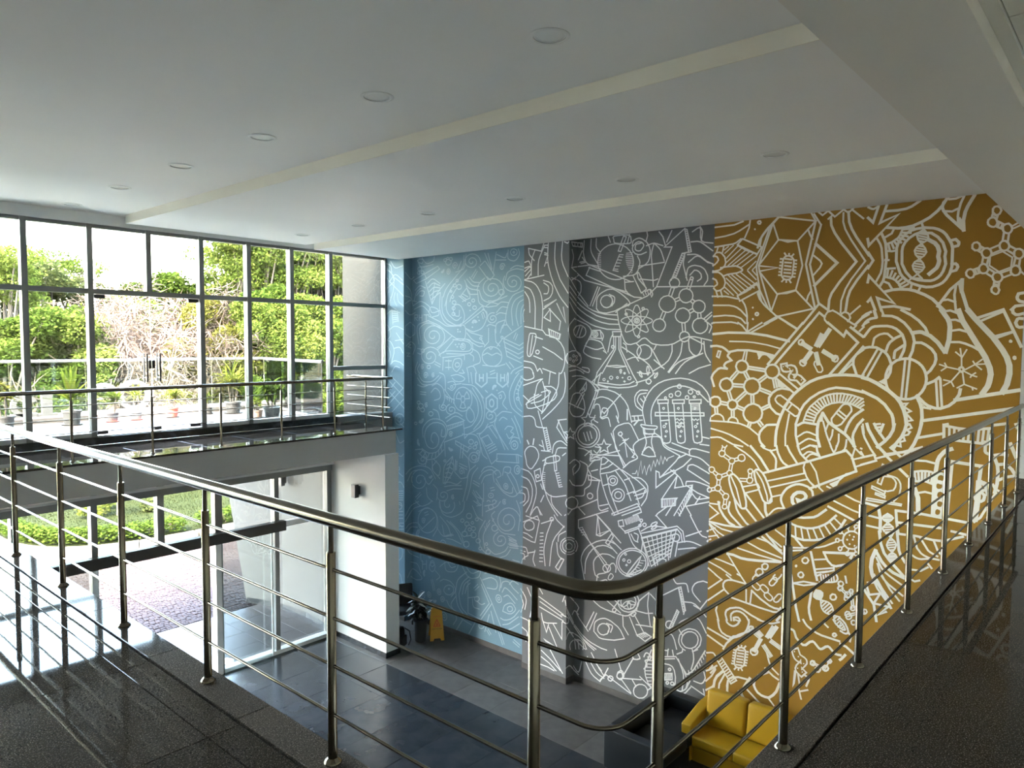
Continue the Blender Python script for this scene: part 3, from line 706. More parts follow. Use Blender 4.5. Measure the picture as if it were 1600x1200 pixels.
for i in range(34):
    mb = MB(); blade(mb, (0, 0, .36+g.uniform(0, .1)), g.uniform(0, 6.28), g.uniform(.15, 1.45), g.uniform(.45, .75), .055, g.uniform(.1, .7)); mb.build('leaf', M['leaf_lime' if i % 3 == 0 else 'leaf_pot'], t, fixn=False)
def stem_plant(x, y, label, pm, r0, r1, h, saucer, stems, top, nleaf, L_, W, m, spread=.1, el=(-.2, .9), name='potted_plant'):
    t = thing(name, label, 'potted plant', (x, y, DZ)); pot(t, r0, r1, h, pm, saucer); st = MB(); mb = MB()
    for k in range(stems):
        a = g.uniform(0, 6.28); b = Vector((math.cos(a)*spread*.4, math.sin(a)*spread*.4, h*.85)); e = Vector((math.cos(a)*spread, math.sin(a)*spread, top*g.uniform(.75, 1)))
        st.tube([b, b.lerp(e, .5)+Vector((g.uniform(-.03, .03), g.uniform(-.03, .03), 0)), e], .010, 6)
        for i in range(nleaf): blade(mb, e+Vector((0, 0, -g.random()**2*.25*top)), g.uniform(0, 6.28), g.uniform(*el), L_*g.uniform(.6, 1.2), W, g.uniform(.3, 1.2), 4)
    st.build('stem', M['bark'], t, True); tag(mb.build('foliage', M[m], t, fixn=False), kind='stuff')
stem_plant(3.50, 14.5, 'yellow-leaved potted bush at the left edge of the view', 'pot_black', .11, .14, .22, None, 4, .75, 26, .22, .06, 'leaf_yellow', .14)
stem_plant(5.16, 14.42, 'bushy green plant in a low black pot, first inside the door view', 'pot_black', .085, .105, .17, 'pot_red', 4, .48, 18, .24, .035, 'leaf_pot', .07, (.2, 1.4))
stem_plant(5.60, 14.45, 'thin-stemmed plant in a small dark pot on a red saucer', 'pot_grey', .08, .095, .15, 'pot_red', 2, .62, 14, .26, .03, 'leaf_lime', .06, (.0, 1.3))
stem_plant(6.27, 14.45, 'leafy plant in a bright red pot on a black saucer', 'pot_red', .09, .125, .20, 'pot_black', 4, .52, 16, .34, .035, 'leaf_lime', .08, (-.1, 1.2))
stem_plant(7.08, 14.6, 'small plant in a little black pot beside the white door jamb', 'pot_black', .06, .08, .14, 'pot_black', 2, .4, 10, .18, .03, 'leaf_pot', .05)
stem_plant(7.51, 14.40, 'tall palm in a wide black pot right of the glass door', 'pot_black', .13, .16, .24, 'pot_black', 4, .80, 20, .48, .04, 'leaf_lime', .10, (.1, 1.3))
stem_plant(7.37, 13.17, 'yellowish plant in a terracotta pot next to the grey pot', 'pot_terra', .085, .10, .15, 'pot_grey', 4, .34, 14, .22, .035, 'leaf_lime', .08, (-.1, 1.2))
stem_plant(7.70, 13.19, 'tall leafy plant in a wide grey pot, rightmost on the terrace', 'pot_grey', .135, .165, .19, None, 6, .70, 18, .30, .05, 'leaf_deep', .13, (-.6, 1.0))

# ---------------------------------------------------------------- wall lamps and a shoe by the door
def wall_lamp(label, x, y, z):
    t = thing('wall_lamp', label, 'wall lamp', (x, y, z))
    MB().bbox(-.13, -.04, -.055, .055, -.125, .125, .004).build('housing', M['black_metal'], t)
    MB().bbox(-.04, 0, -.05, .05, -.07, .09, .003).build('bracket', M['black_metal'], t)
    MB().bbox(-.12, -.05, -.045, .045, .124, .128, .001).bbox(-.12, -.05, -.045, .045, -.128, -.124, .001).build('lens', M['lens'], t)
wall_lamp('black box wall lamp on the white pier inside', 8.34, 11.22, -1.21)
wall_lamp('black box wall lamp on the outer wall behind the glass', 8.42, 13.93, -1.36)
t = thing('shoe', 'white shoe with red lining left outside the entrance glass', 'shoe', (6.28, 12.42, ZG-.012), 1.9)
MB().rbox(-.14, .14, -.045, .045, 0, .03, .012, 2).build('sole', M['shoe_white'], t, True)
MB().rbox(-.135, .05, -.042, .042, .028, .10, .025, 3).rbox(-.02, .138, -.042, .042, .028, .075, .03, 3).build('upper', M['shoe_white'], t, True)
MB().lathe([(.034, .101), (.02, .095), (.001, .09)], (-.06, 0, 0), 16, False).build('lining', M['shoe_red'], t)
# ================================================================ THINGS ON THE GROUND FLOOR
def sofa(name, label, loc, rz, Wd, D, seats, m, arm_h=.60, back_h=.62, cush_top=.87, slope=0.0, aw=.15, has_back_cush=True):
    """local frame: sits along +x, faces -y, back at y = D"""
    t = thing(name, label, 'sofa', loc, rz)
    for x0 in (0, Wd-aw):
        mb = MB(); mb.prism([(0, .06), (0, arm_h-slope), (D*.72, arm_h), (D, arm_h), (D, .06)], 'x', x0, x0+aw); o = mb.build('arm', M[m], t)
        bm = bmesh.new(); bm.from_mesh(o.data); bmesh.ops.bevel(bm, geom=bm.edges[:], offset=.022, segments=3, profile=.6, affect='EDGES'); bm.to_mesh(o.data); bm.free()
        o.data.polygons.foreach_set('use_smooth', [True]*len(o.data.polygons))
    MB().rbox(aw+.002, Wd-aw-.002, D-.16, D, .06, back_h, .03).build('back_frame', M[m], t, True)
    MB().rbox(aw+.002, Wd-aw-.002, .03, D-.16, .06, .27, .02).build('base', M[m], t, True)
    sw = (Wd-2*aw)/seats
    for i in range(seats):
        MB().rbox(aw+sw*i+.004, aw+sw*(i+1)-.004, .0, D-.20, .272, .43, .035, 4).build('seat_cushion', M[m], t, True)
        if has_back_cush:
            o = MB().rbox(-sw/2+.006, sw/2-.006, -.10, .10, 0, cush_top-.40, .05, 4).build('back_cushion', M[m], t, True)
            o.location = (aw+sw*(i+.5), D-.27, .42); o.rotation_euler = (-.13, 0, 0)
    for x0 in (.05, Wd-.11):
        for y0 in (.06, D-.12): MB().bbox(x0, x0+.05, y0, y0+.05, 0, .06).build('foot', M['black_metal'], t)
    return t
# faces -x : local x -> world -y, local y -> world +x
sofa('sofa', 'mustard yellow leather sofa with loose back cushions against the gold mural', (8.98, 4.72, ZG), -PI/2, 2.10, .76, 3, 'yellow_leather', .68, .70, .90, .12)
# faces -y with its back towards the windows
sofa('sofa', 'black leather box sofa standing end-on beside the yellow sofa', (8.06, 4.56, ZG), 0, 1.62, .84, 2, 'navy_leather', .62, .62, .62, 0, .15, False)

# wet-floor board
t = thing('floor_sign', 'yellow folding wet floor board standing by the blue mural', 'sign', (9.60, 10.42, ZG), -.62)
def panel(tilt):
    e = MB(); e.prism([(-.14, 0), (-.075, 0), (-.06, .045), (.06, .045), (.075, 0), (.14, 0), (.105, .60), (.08, .63), (-.08, .63), (-.105, .60)], 'y', -.008, .008)
    o = e.build('board', M['sign_yellow'], t); return o
b1 = panel(0); b1.location = (0, -.15, 0); b1.rotation_euler = (-.22, 0, 0)
b2 = panel(0); b2.location = (0, .15, 0); b2.rotation_euler = (.22, 0, 0)
MB().tube([(-.05, 0, .61), (-.05, 0, .655), (.05, 0, .655), (.05, 0, .61)], .009, 8).build('handle', M['sign_yellow'], t, True)
m_ = MB(); tri = [(-.075, .27), (.075, .27), (0, .42)]; tri2 = [(-.052, .283), (.052, .283), (0, .388)]
for i in range(3):
    j = (i+1) % 3; m_.quad(*[(p[0], -.0095, p[1]) for p in (tri[i], tri[j], tri2[j], tri2[i])])
m_.build('warning_triangle', M['sign_red'], b1)
m_ = MB(); m_.prism([(-.012, .29), (.02, .295), (.006, .345), (-.006, .335)], 'y', -.0098, -.009); m_.lathe([(.001, -.001), (.008, 0), (.001, .001)], (.0, -.0095, .355), 8, False); m_.build('pictogram', M['sign_red'], b1)
def text(body, size, m, parent, loc, rot=(PI/2, 0, 0), name='lettering'):
    cu = bpy.data.curves.new(name, 'FONT'); cu.body = body; cu.size = size; cu.align_x = 'CENTER'; cu.extrude = .0006
    o = bpy.data.objects.new(name, cu); COL.objects.link(o); dg = bpy.context.evaluated_depsgraph_get(); me = bpy.data.meshes.new_from_object(o.evaluated_get(dg)); bpy.data.objects.remove(o)
    o = bpy.data.objects.new(name, me); COL.objects.link(o); me.materials.clear(); me.materials.append(m); o.parent = parent; o.location = loc; o.rotation_euler = rot; return o
text('CAUTION', .036, M['sign_red'], b1, (0, -.0095, .45)); text('WET FLOOR', .036, M['sign_black'], b1, (0, -.0095, .215))

# dark planter with striped leaves, chair and bag by the pier
t = thing('floor_planter', 'tall black planter with dark striped leaves by the blue mural', 'potted plant', (9.30, 10.55, ZG))
MB().lathe([(.10, 0), (.11, .02), (.135, .40), (.145, .40), (.145, .43), (.12, .43), (.001, .40)], n=24, cap=False).build('pot', M['pot_black'], t, True)
g = random.Random(9); mb = MB(); mp = MB(); st = MB()
for k in range(5):
    a = g.uniform(0, 6.28); e = Vector((.08*math.cos(a), .08*math.sin(a), g.uniform(.62, .9))); st.tube([(0, 0, .4), e*.7, e], .008, 6)
    for i in range(16): blade(mp if i % 4 == 0 else mb, e-Vector((0, 0, g.random()*.3)), g.uniform(0, 6.28), g.uniform(-.4, 1.1), g.uniform(.14, .24), .07, g.uniform(.4, 1.2), 4)
st.build('stem', M['bark'], t); tag(mb.build('foliage', M['leaf_dark'], t, fixn=False), kind='stuff'); tag(mp.build('striped_foliage', M['leaf_pale'], t, fixn=False), 'pale striped leaves', kind='stuff')
t = thing('chair', 'black armchair half hidden behind the planter in the corner', 'chair', (9.45, 11.22, ZG), -.5)
MB().rbox(-.24, .24, -.22, .24, .36, .46, .04).build('seat', M['bag_black'], t, True)
o = MB().rbox(-.23, .23, -.03, .03, 0, .42, .028).build('backrest', M['bag_black'], t, True); o.location = (0, .24, .44); o.rotation_euler = (-.12, 0, 0)
for sx in (-1, 1):
    MB().tube([(sx*.25, -.18, .45), (sx*.25, -.18, .64), (sx*.25, .22, .66)], .014, 8).build('armrest', M['black_metal'], t, True)
    for sy in (-.19, .20): MB().tube([(sx*.21, sy, 0), (sx*.21, sy, .38)], .014, 8).build('leg', M['black_metal'], t, True)
t = thing('backpack', 'black backpack slumped on the floor behind the white pier', 'bag', (8.80, 10.62, ZG), .4)
MB().rbox(-.14, .14, -.09, .09, 0, .40, .07, 4).build('body', M['bag_black'], t, True)
MB().rbox(-.11, .11, -.135, -.085, .04, .24, .022, 3).build('front_pocket', M['bag_black'], t, True)
MB().tube([(.05, -.10, .38), (.13, -.17, .30), (.17, -.18, .12), (.14, -.14, .01)], .012, 6).build('strap', M['bag_black'], t, True)
MB().tube([(-.04, 0, .395), (-.03, 0, .435), (.03, 0, .435), (.04, 0, .395)], .009, 6).build('grab_loop', M['bag_black'], t, True)
# ================================================================ MURAL LINE ART
# per painted face: strokes [width in mm, then steps along the wall and up in 4 mm units], then filled shapes
ART = {
'gold': ([
[23,1183,816,-72,1,-32,9],[23,1182,778,-38,3,-33,6,-20,8,-32,17],[23,1182,746,-68,5,-12,4,-16,11],[23,1054,827,3,-25,15,-33],[23,1080,766,-69,-34,16,-24,71,39,-18,19],
[23,1096,744,-31,-19,-38,-15],[17,1131,744,16,-11],[17,1127,576,17,13],[17,1113,746,31,-25],[17,1109,572,32,29],[17,1098,741,40,-38],[17,1094,575,42,43],[17,1081,735,57,-47],
[17,1078,578,59,55],[17,1065,728,66,-51],[17,1062,583,69,61],[17,1051,721,66,-45],[17,1048,589,68,54],[17,1037,715,63,-42],[17,1034,594,66,50],[17,1028,704,56,-38],
[17,1026,603,57,46],[17,1030,685,29,-27],[17,1028,622,31,32],[17,1028,670,14,-14],[17,1027,637,15,17],[23,1159,671,-19,2,-37,1,-15,-6,-10,-8,0,-3,2,-2,17,-6,36,-3,12,-4],
[23,1183,718,-4,6,-5,2,-9,0,-9,-4,-12,-14,-4,-19,3,-11,10,-10,12,-5,19,-3],[23,1183,714,-10,-3,-4,-7,-1,-5,5,-8,10,-8],
[23,1184,657,-17,-1,-13,-9,-10,-14,-4,-15,5,-17,12,-9,8,-2,9,0,10,10],[23,1183,633,-8,-5,-5,-11,1,-5,12,-7],[23,1175,729,-6,18,-21,0,5,-21],
[23,1094,569,-68,42,-12,-26,71,-34,9,18],[23,1094,569,-32,14,-36,24],[23,1174,588,-7,-20],[23,1157,590,-7,-22],[23,1181,571,-46,-2,-41,-10],
[23,1184,539,-60,-2,-18,-4,-12,-5,-14,-10,-23,-24],[23,1182,499,-44,3,-33,-3,-16,-5,-11,-5,-15,-16],[23,1182,477,-67,1,-15,-3,-10,-3],[23,1077,553,-10,-15,-5,-13,-5,-26,0,-27],
[23,984,797,44,-127,-1,-15,-13,-70,-29,-60],[23,976,802,44,-133],[23,1017,650,-44,-137],[23,1014,585,6,-8,1,-5,-7,-17,-18,-22,-43,-39],[32,958,824,34,-32,16,-20,11,-18,6,-23],
[23,954,827,-121,-26,57,-59,64,9,19,56,-19,20],[23,954,751,62,-76],[23,890,742,-18,-82,20,-80,61,-11,62,77],[23,945,750,-23,-9,-22,2],[23,953,569,20,-58],
[23,892,580,-58,-63,117,-23],[23,948,571,-27,0,-26,7],[23,1020,669,-68,-11,65,-8,3,19],[27,833,801,28,-138,-33,-144],[27,816,787,32,-125,-31,-127],[23,848,828,-15,-27],
[23,816,787,23,37],[29,951,494,-37,-23],[23,996,471,-39,21],[23,985,472,-32,16],
[23,937,680,-2,7,-4,5,-7,3,-7,0,-7,-3,-5,-5,-4,-6,-1,-8,4,-42,2,-7,4,-5,6,-3,8,0,7,2,5,5,4,7,1,7,-4,43],[23,933,629,-21,-4],[23,932,640,-21,-3],[23,931,651,-21,-3],
[23,930,663,-20,-4],[23,930,674,-21,-3],[23,929,686,-21,-4],[23,903,625,-7,-1],[23,942,632,8,1],[23,902,636,-7,-1],[23,941,643,8,1],[23,902,647,-8,-1],[23,940,653,8,2],
[23,901,658,-8,-2],[23,939,664,8,1],[23,900,668,-8,-1],[23,939,675,7,1],[23,899,679,-7,-1],[23,938,686,7,1],[23,927,697,5,8],[23,917,695,0,7],[23,908,693,-6,6],[23,933,617,6,-6],
[23,924,616,0,-8],[23,914,614,-5,-8],[23,1016,815,2,-4,4,0,4,3,1,4,-2,2,-4,1,-3,-1,-2,-5],[23,1017,504,2,-4,4,-1,4,2,1,3,-1,3,-4,2,-4,-1,-2,-4],[38,831,727,-68,-66,69,-69],
[23,837,690,-21,-18,-6,-10,6,-13,21,-24],[23,857,777,-6,-17,-9,-17],[23,856,542,-5,18,-8,14],[32,786,807,-2,-25,-11,-25,-21,-33,-47,-63],[32,705,661,48,-60,24,-36,7,-20,2,-35],
[23,748,817,0,-28,-7,-24,-18,-34,-44,-70],[23,679,661,40,-55,16,-29,12,-37,1,-38],[32,733,819,-3,-32,-9,-24,-14,-26,-38,-59],[32,670,645,30,-40,21,-34,7,-23,5,-43],
[29,865,469,-50,64,-33,-25],[29,842,469,-28,35,-18,-15],[23,772,510,16,-5,9,-14,0,-5,-1,-6,-9,-11],[23,772,510,-14,-8,-45,-34],
[23,747,493,-3,6,-6,4,-6,0,-7,-3,-4,-5,-3,-10,3,-6,4,-5],[32,700,466,-17,18,-18,11],[32,673,467,-8,5],[23,721,494,-31,28],[23,826,829,-14,-12,-17,12],[23,795,829,-21,-21,-24,18],
[23,747,827,-10,-8,-4,-2,-4,2,-10,9],[23,723,825,-35,-32],[23,794,803,-13,11],[32,645,828,15,-50,15,16],[32,674,729,-4,-21,-80,86,50,-20,-18,53],[26,675,826,-10,-6,-6,-1,-13,6],
[32,622,808,-31,-1,-23,2,-14,5,-22,14],[35,619,758,-30,-5,-20,0,-20,3,-23,9,-21,11,-20,17,-12,14,-13,23],[26,600,753,6,-14,20,-11],[26,575,752,8,-20,5,-8,16,-11,12,-4],
[26,549,748,27,0],[26,554,736,24,3],[26,562,726,20,6],[26,570,717,17,8],[26,579,709,14,11],[26,589,701,10,14],[26,599,694,7,18],[26,610,689,5,20],[26,617,687,-13,-2,-8,1],
[26,547,753,-2,-9],[26,526,765,-4,-14],
[32,519,748,-25,-4,-13,-5,-12,-8,-8,-9,-8,-14,-7,-14,-3,-12,0,-54,5,-20,9,-16,8,-9,10,-6,16,-5,17,0,19,5,20,8,13,9,12,12,7,11,12,37,0,40,-4,14,-7,12,-12,13,-13,9,-16,4,-20,2],
[32,518,732,-19,-2,-17,-13,-14,-18,-8,-26,2,-14,-3,-22,6,-21,6,-11,7,-7,10,-6,9,-2,14,1,19,3,19,8,14,17,12,26,1,39,-2,13,-6,12,-11,12,-14,9,-9,3,-16,-1],
[45,503,709,-14,-9,-8,-11,-4,-14,2,-15,-3,-13,2,-11,4,-9,19,-17],[32,446,704,-10,2,-8,-9,0,-6,2,-4,12,-2],[32,444,635,-10,1,-4,-4,-2,-6,4,-9,11,-3],
[26,648,729,-11,-20,-4,-13,-4,-40,1,-19,3,-16,14,-28],[32,635,743,-9,-21,-4,-13,-4,-42,5,-59,3,-12,9,-16],[26,622,660,-10,-1],[32,671,686,-15,-25,14,-23],[26,619,633,-25,0],
[26,619,608,-19,-6,-8,-5,-12,-13,-5,-13],[26,625,595,-15,-7,-9,-16],[26,613,630,2,-21],[26,601,625,6,-18],[26,592,617,7,-15],[26,583,608,9,-12],[26,575,599,11,-10],
[26,566,590,15,-9],[26,557,583,21,-11],[26,575,568,-23,-1,-3,2,-2,10],[26,529,559,-6,14],[35,621,563,-23,5,-18,1,-25,-2,-18,-5,-27,-13,-20,-13,-31,-34],
[32,670,594,-3,20,-74,-87,48,18,-13,-39],[32,668,534,-8,10,-14,-36],[32,628,516,-35,2,-43,-11],[32,460,827,10,-11,2,-6,1,-9,-3,-9,-9,-14,-44,-48],
[38,417,730,2,27,-4,25,-6,16,-15,28],[26,431,749,2,22,-1,14,-5,23,-8,20],[26,456,823,-17,0,-13,5],[26,466,790,-18,-3,-16,7],[32,476,514,-31,48,-29,27],[38,416,589,0,-32,-17,-57],
[26,431,573,3,-27,-5,-45],[26,466,531,-16,2,-19,-8],[32,468,505,6,18],[20,519,743,12,-7,6,-10,-3,-12,-10,-13],[20,519,743,-10,-14,-3,-12,6,-9,12,-7],[20,526,738,-13,-4],
[20,532,732,-22,-6],[20,534,726,-25,-8],[20,533,718,-22,-6],[20,530,710,-13,-4],[20,524,701,13,-9,5,-10,-3,-12,-11,-14],[20,524,701,-10,-14,-4,-12,6,-10,12,-9],[20,531,695,-13,-3],
[20,537,689,-22,-6],[20,539,682,-26,-6],[20,538,674,-22,-5],[20,534,665,-13,-3],[20,528,656,13,-8,5,-10,-3,-12,-11,-14],[20,528,656,-10,-13,-4,-12,6,-10,12,-9],[20,535,650,-12,-2],
[20,541,644,-22,-5],[20,543,637,-25,-6],[20,542,629,-22,-5],[20,538,621,-13,-3],[20,532,612,21,-17],[20,532,612,-12,-13,-1,-2,3,-4],[19,540,600,-15,-1],
[22,328,776,4,-9,4,-2,5,0,7,8,0,10,-4,5,-7,1,-6,-5,-3,-8],[22,336,744,1,-5,3,-5,4,-2,5,1,5,3,4,5,1,6,-1,6,-5,5,-8,1,-6,-6,-3,-9],
[22,301,724,1,-6,3,-5,4,-2,5,1,5,3,3,5,1,12,-6,5,-7,1,-6,-6,-3,-8],[22,306,677,1,-6,3,-5,5,-2,5,0,5,3,3,6,1,6,-1,6,-5,6,-7,0,-7,-6,-3,-8],
[22,347,660,1,-6,3,-5,5,-2,5,0,5,3,3,5,2,7,-1,6,-6,6,-7,0,-7,-5,-3,-9],[22,272,652,1,-6,3,-4,5,-3,5,1,4,3,4,5,0,12,-5,6,-7,0,-7,-5,-3,-9],
[22,353,617,1,-6,3,-5,5,-2,5,0,5,3,3,5,1,9,-4,7,-7,3,-7,-4,-5,-10],[22,278,607,1,-6,3,-5,5,-2,5,0,4,3,4,5,0,12,-5,6,-7,1,-7,-5,-3,-9],
[22,319,591,1,-6,3,-5,5,-2,5,0,5,3,3,5,2,9,-4,8,-8,2,-7,-3,-3,-5,-2,-6],[22,375,680,3,-8,4,-2,5,0,7,7,0,10,-4,5,-7,1,-6,-5,-2,-8],
[22,386,605,3,-10,5,-2,4,0,8,8,1,8,-4,7,-6,2,-7,-3,-4,-10],[22,325,555,3,-9,4,-2,4,1,7,6,1,8,-3,6,-6,2,-6,-2,-4,-10],[22,348,769,2,-8],[22,336,763,2,-8],[22,339,733,-14,-8],
[22,334,746,-13,-9],[22,320,713,2,-20],[22,308,710,2,-21],[22,331,680,19,-8],[22,326,666,19,-8],[22,310,664,-13,-10],[22,305,676,-14,-10],[22,367,649,2,-17],[22,354,645,3,-16],
[22,291,641,3,-18],[22,280,638,2,-19],[22,358,604,-14,-11],[22,352,616,-14,-11],[22,303,610,19,-7],[22,298,597,20,-8],[22,366,675,7,5],[22,372,663,7,5],[22,378,620,11,-4],
[22,373,606,11,-4],[22,338,579,1,-10],[22,326,576,1,-10],[22,348,768,-12,-7],[22,350,761,-12,-6],[22,335,731,-4,13],[22,328,727,-4,12],[22,366,675,6,-12],[22,371,679,7,-12],
[22,380,620,-5,-14],[22,386,617,-5,-14],[22,338,579,-12,-3],[22,339,572,-12,-3],[17,321,662,-23,-18,2,-27,28,-11,23,19,-1,26,-29,11],[19,301,730,-17,10],[19,297,724,-18,8],
[19,275,602,-5,-6],[32,268,545,12,-2,3,-9,-1,-6,-5,-6,-9,-2],[32,295,499,-9,10,-17,2],[23,1182,476,-7,1],[23,1090,476,-16,-11,-18,-22],[23,1056,442,-2,33],
[35,1182,436,-57,5,-78,-2,-61,-9,-76,-19],[20,1119,410,-56,-1,-33,-3,-46,-8,-45,-12],[23,1056,443,-52,31],[23,1042,441,-61,32],[32,915,471,-30,-19],
[32,1184,393,-16,1,-21,-4,-12,-7,-17,-14],[32,1118,373,-29,6,-40,0,-48,-7,-43,-11],[32,1118,371,7,-10,0,-4,-14,-14,19,-8,6,-6,2,-5,-2,-5,-9,-6],
[32,1127,313,23,2,10,-3,16,-15,5,-7,3,-8],[32,1184,275,-9,-26],[23,1161,376,-9,-2,6,-22,9,4,-6,20],[23,1012,351,-10,13,-9,2,-10,-2,-14,-13],[23,1063,375,7,-31],[23,1055,373,4,-30],
[28,1049,323,2,-10,6,-7,14,-5,10,1,8,6,5,14,-4,13,-8,6,-10,3,-14,-5,-6,-7,-3,-9],[28,940,308,2,-10,7,-8,9,-5,5,-1,11,2,8,6,5,10,1,5,0,5,-5,10,-8,7,-10,2,-6,0,-9,-4,-7,-8,-3,-11],
[28,1104,257,2,-10,7,-9,9,-4,6,-1,10,1,9,7,5,9,1,5,-1,5,-4,10,-9,6,-10,3,-6,0,-9,-5,-7,-7,-3,-10],
[28,1005,255,2,-12,8,-10,12,-6,6,-1,13,2,10,8,6,11,1,6,-1,6,-5,12,-10,8,-13,3,-6,0,-12,-5,-8,-10,-3,-12],
[28,1085,187,2,-8,5,-7,11,-4,8,1,7,5,4,11,-3,11,-7,5,-8,3,-12,-4,-5,-6,-2,-7],[28,1148,194,4,-12,11,-8,14,1,7,5],[28,1181,207,-8,4,-13,0,-8,-5,-4,-12],
[28,995,163,3,-15,9,-12,13,-7,8,-2,15,2,12,9,7,13,1,7,-1,8,-6,13,-12,10,-15,5,-7,-1,-14,-5,-10,-11,-3,-14],[26,1050,315,-62,-8],[26,1049,323,-62,-8],[26,1089,308,27,-31],
[26,1082,303,27,-32],[26,1065,301,-14,-24],[26,1057,305,-14,-24],[26,986,296,28,-21],[26,980,290,28,-22],[26,1104,251,-41,-1],[26,1104,260,-41,-1],[26,1125,233,-11,-32],
[26,1116,236,-11,-32],[26,1057,237,37,-35],[26,1051,231,36,-35],[26,1037,226,-2,-33],[26,1028,227,-2,-33],[26,1122,192,25,3],[26,1123,183,26,3],[26,1088,176,-26,-9],
[26,1085,184,-26,-9],[26,1171,173,-3,-22],[26,1161,174,-2,-22],[26,1107,167,-1,-25],[26,1098,168,-1,-25],[26,962,284,-7,-31],[26,954,286,-7,-31],[26,1008,242,-36,-12],
[26,1005,250,-36,-12],[26,996,173,-26,14],[26,1000,180,-26,14],[26,1042,129,4,-13],[26,1034,127,4,-13],[26,1012,132,-13,-15],[26,1005,138,-13,-15],[26,951,286,-66,-51],
[26,939,301,-65,-51],[23,1182,139,-10,7,-5,3,-12,0,-6,-1,-9,-6,-3,-5,-3,-11],[23,1120,123,-4,11,-6,6,-9,2,-11,-3,-6,-6,-2,-7],[23,1184,123,-71,1,-38,-3,-21,-6,-16,-7,-32,-23],
[23,1183,95,-46,-9,-25,-7,-38,-16,-31,-17],[23,1184,62,-26,4,-13,-1,-47,-20,-35,-4],[32,948,127,22,-2,9,-2,13,-12,10,-14,3,-14,-2,-13,-5,-10,-13,-12],
[32,905,249,24,3,17,-5,16,-12,11,-17,0,-16,-7,-18,-19,-18,-17,-5],[23,873,187,-6,-9,3,-11,9,-6,5,0,61,41,6,9,0,5,-7,10,-11,2,-60,-41],[23,924,187,-17,24],[23,910,178,-16,24],
[23,735,146,6,-4,6,-3,7,0,6,3,4,5,2,7,0,7,-30,43,-5,5,-6,2,-7,0,-6,-3,-4,-5,-2,-7,0,-7,29,-43],[23,746,190,-27,-21],[23,753,181,-28,-21],[32,866,471,114,-139],
[32,841,471,114,-138],[32,786,471,-50,-44,-7,16,-36,-36,84,-105],[32,716,455,-38,-30],[32,677,394,72,-91],[23,714,469,-14,-9,9,-10,7,5],[19,783,453,36,-56],[19,775,448,35,-57],
[17,780,451,36,-56],[17,778,450,35,-56],[19,808,437,18,-40],[19,799,432,18,-40],[17,804,435,19,-40],[17,802,434,18,-40],[19,871,401,-33,-21],[19,866,410,-33,-21],
[17,870,404,-34,-21],[17,868,406,-33,-20],[19,840,381,26,-38],[19,831,375,26,-38],[17,837,379,26,-38],[17,834,377,26,-38],[19,826,373,-10,-40],[19,816,375,-10,-40],
[17,822,374,-10,-40],[17,820,375,-10,-41],[19,802,375,-40,-24],[19,797,384,-40,-25],[17,801,379,-41,-25],[17,799,381,-41,-25],[23,860,407,3,-7,6,-2,7,3,2,6,-2,6,-7,3,-5,-2,-4,-7],
[23,851,340,4,-8,6,-3,8,4,3,6,-2,7,-8,4,-7,-2,-4,-8],[23,751,355,3,-8,6,-2,8,4,2,6,-2,6,-8,4,-6,-2,-3,-8],[19,799,324,-1,-8,5,-6,8,0,3,2,11,21,1,4,-2,7,-7,4,-7,-3,-11,-21],
[26,935,333,-2,-14,-4,-7,-4,-3,-9,-1,-17,3,2,1,-1,-5,6,-8,2,-8,-3,-7,-5,-3,-19,-1,-14,-14,-14,15,14,14,10,5,17,0,-5,-3,-1,-7,-6,8,-2,10,3,12,6,8,12,3,16,-3,-4,-3,2,12,20,-4],
[32,678,384,19,-15,6,-10,2,-7,0,-15,-10,-29],[23,673,306,2,-4],[23,689,443,-12,13],[23,706,342,30,-31],
[38,947,55,0,28,-2,24,-6,27,-8,25,-12,28,-15,28,-14,18,-15,15,-21,18,-17,12,-23,11,-25,8,-26,5,-36,2,-30,-1,-21,-4],
[32,880,134,-13,44,-12,23,-20,22,-28,20,-29,13,-23,6,-37,-2,-44,-9],[23,913,59,1,34,-11,73],[23,855,147,-10,31,-11,18,-27,26,-22,13,-23,7,-26,2,-31,-4,-32,-10],
[23,822,146,-8,24,-13,17,-13,13,-20,10,-22,5,-26,0,-15,-4,-26,-12],[23,853,153,-32,-3],[23,849,166,-31,-8],[23,845,178,-30,-11],[23,839,189,-28,-15],[23,831,199,-25,-17],
[23,822,208,-22,-20],[23,814,216,-19,-22],[23,804,224,-16,-25],[23,795,230,-13,-26],[23,784,236,-10,-28],[23,773,240,-7,-29],[23,762,242,-3,-29],[23,751,244,0,-29],
[23,739,244,4,-28],[23,728,243,7,-27],[23,717,242,10,-27],[23,706,240,14,-25],[23,695,237,17,-24],[23,685,234,19,-23],[23,675,230,22,-22],[23,671,221,19,-16],[23,670,211,13,-10],
[32,873,131,-14,9,-8,2,-44,-4],[32,880,134,-1,-37,-9,-37],[23,872,93,-20,15,-9,3,-9,-1,-22,-8],[23,869,67,-22,17,-9,5,-8,0,-17,-5],[23,841,62,-11,6,-13,-4],
[38,794,177,13,-30,3,-24,-1,-28,-8,-28],[38,794,177,-18,-28,-12,-9,-41,-26,-10,-10,-20,-27],[23,792,150,-12,-43,-15,-37],[23,784,119,-8,23],[23,769,91,-6,16,-2,18],
[23,747,72,-5,17,0,23],[23,720,74,-2,22],[32,672,196,24,-20,8,-10,8,-14,8,-19,4,-15,-2,-5,-6,-6],[32,671,165,15,-19,12,-27,2,-13,-5,-22],[23,671,150,-4,-28],
[32,680,459,-7,11,-7,7,-8,4,-16,3],[32,624,490,-26,-2,-15,-6,-20,-15,-16,-20,-9,-18,-4,-18,4,-29,7,-19],
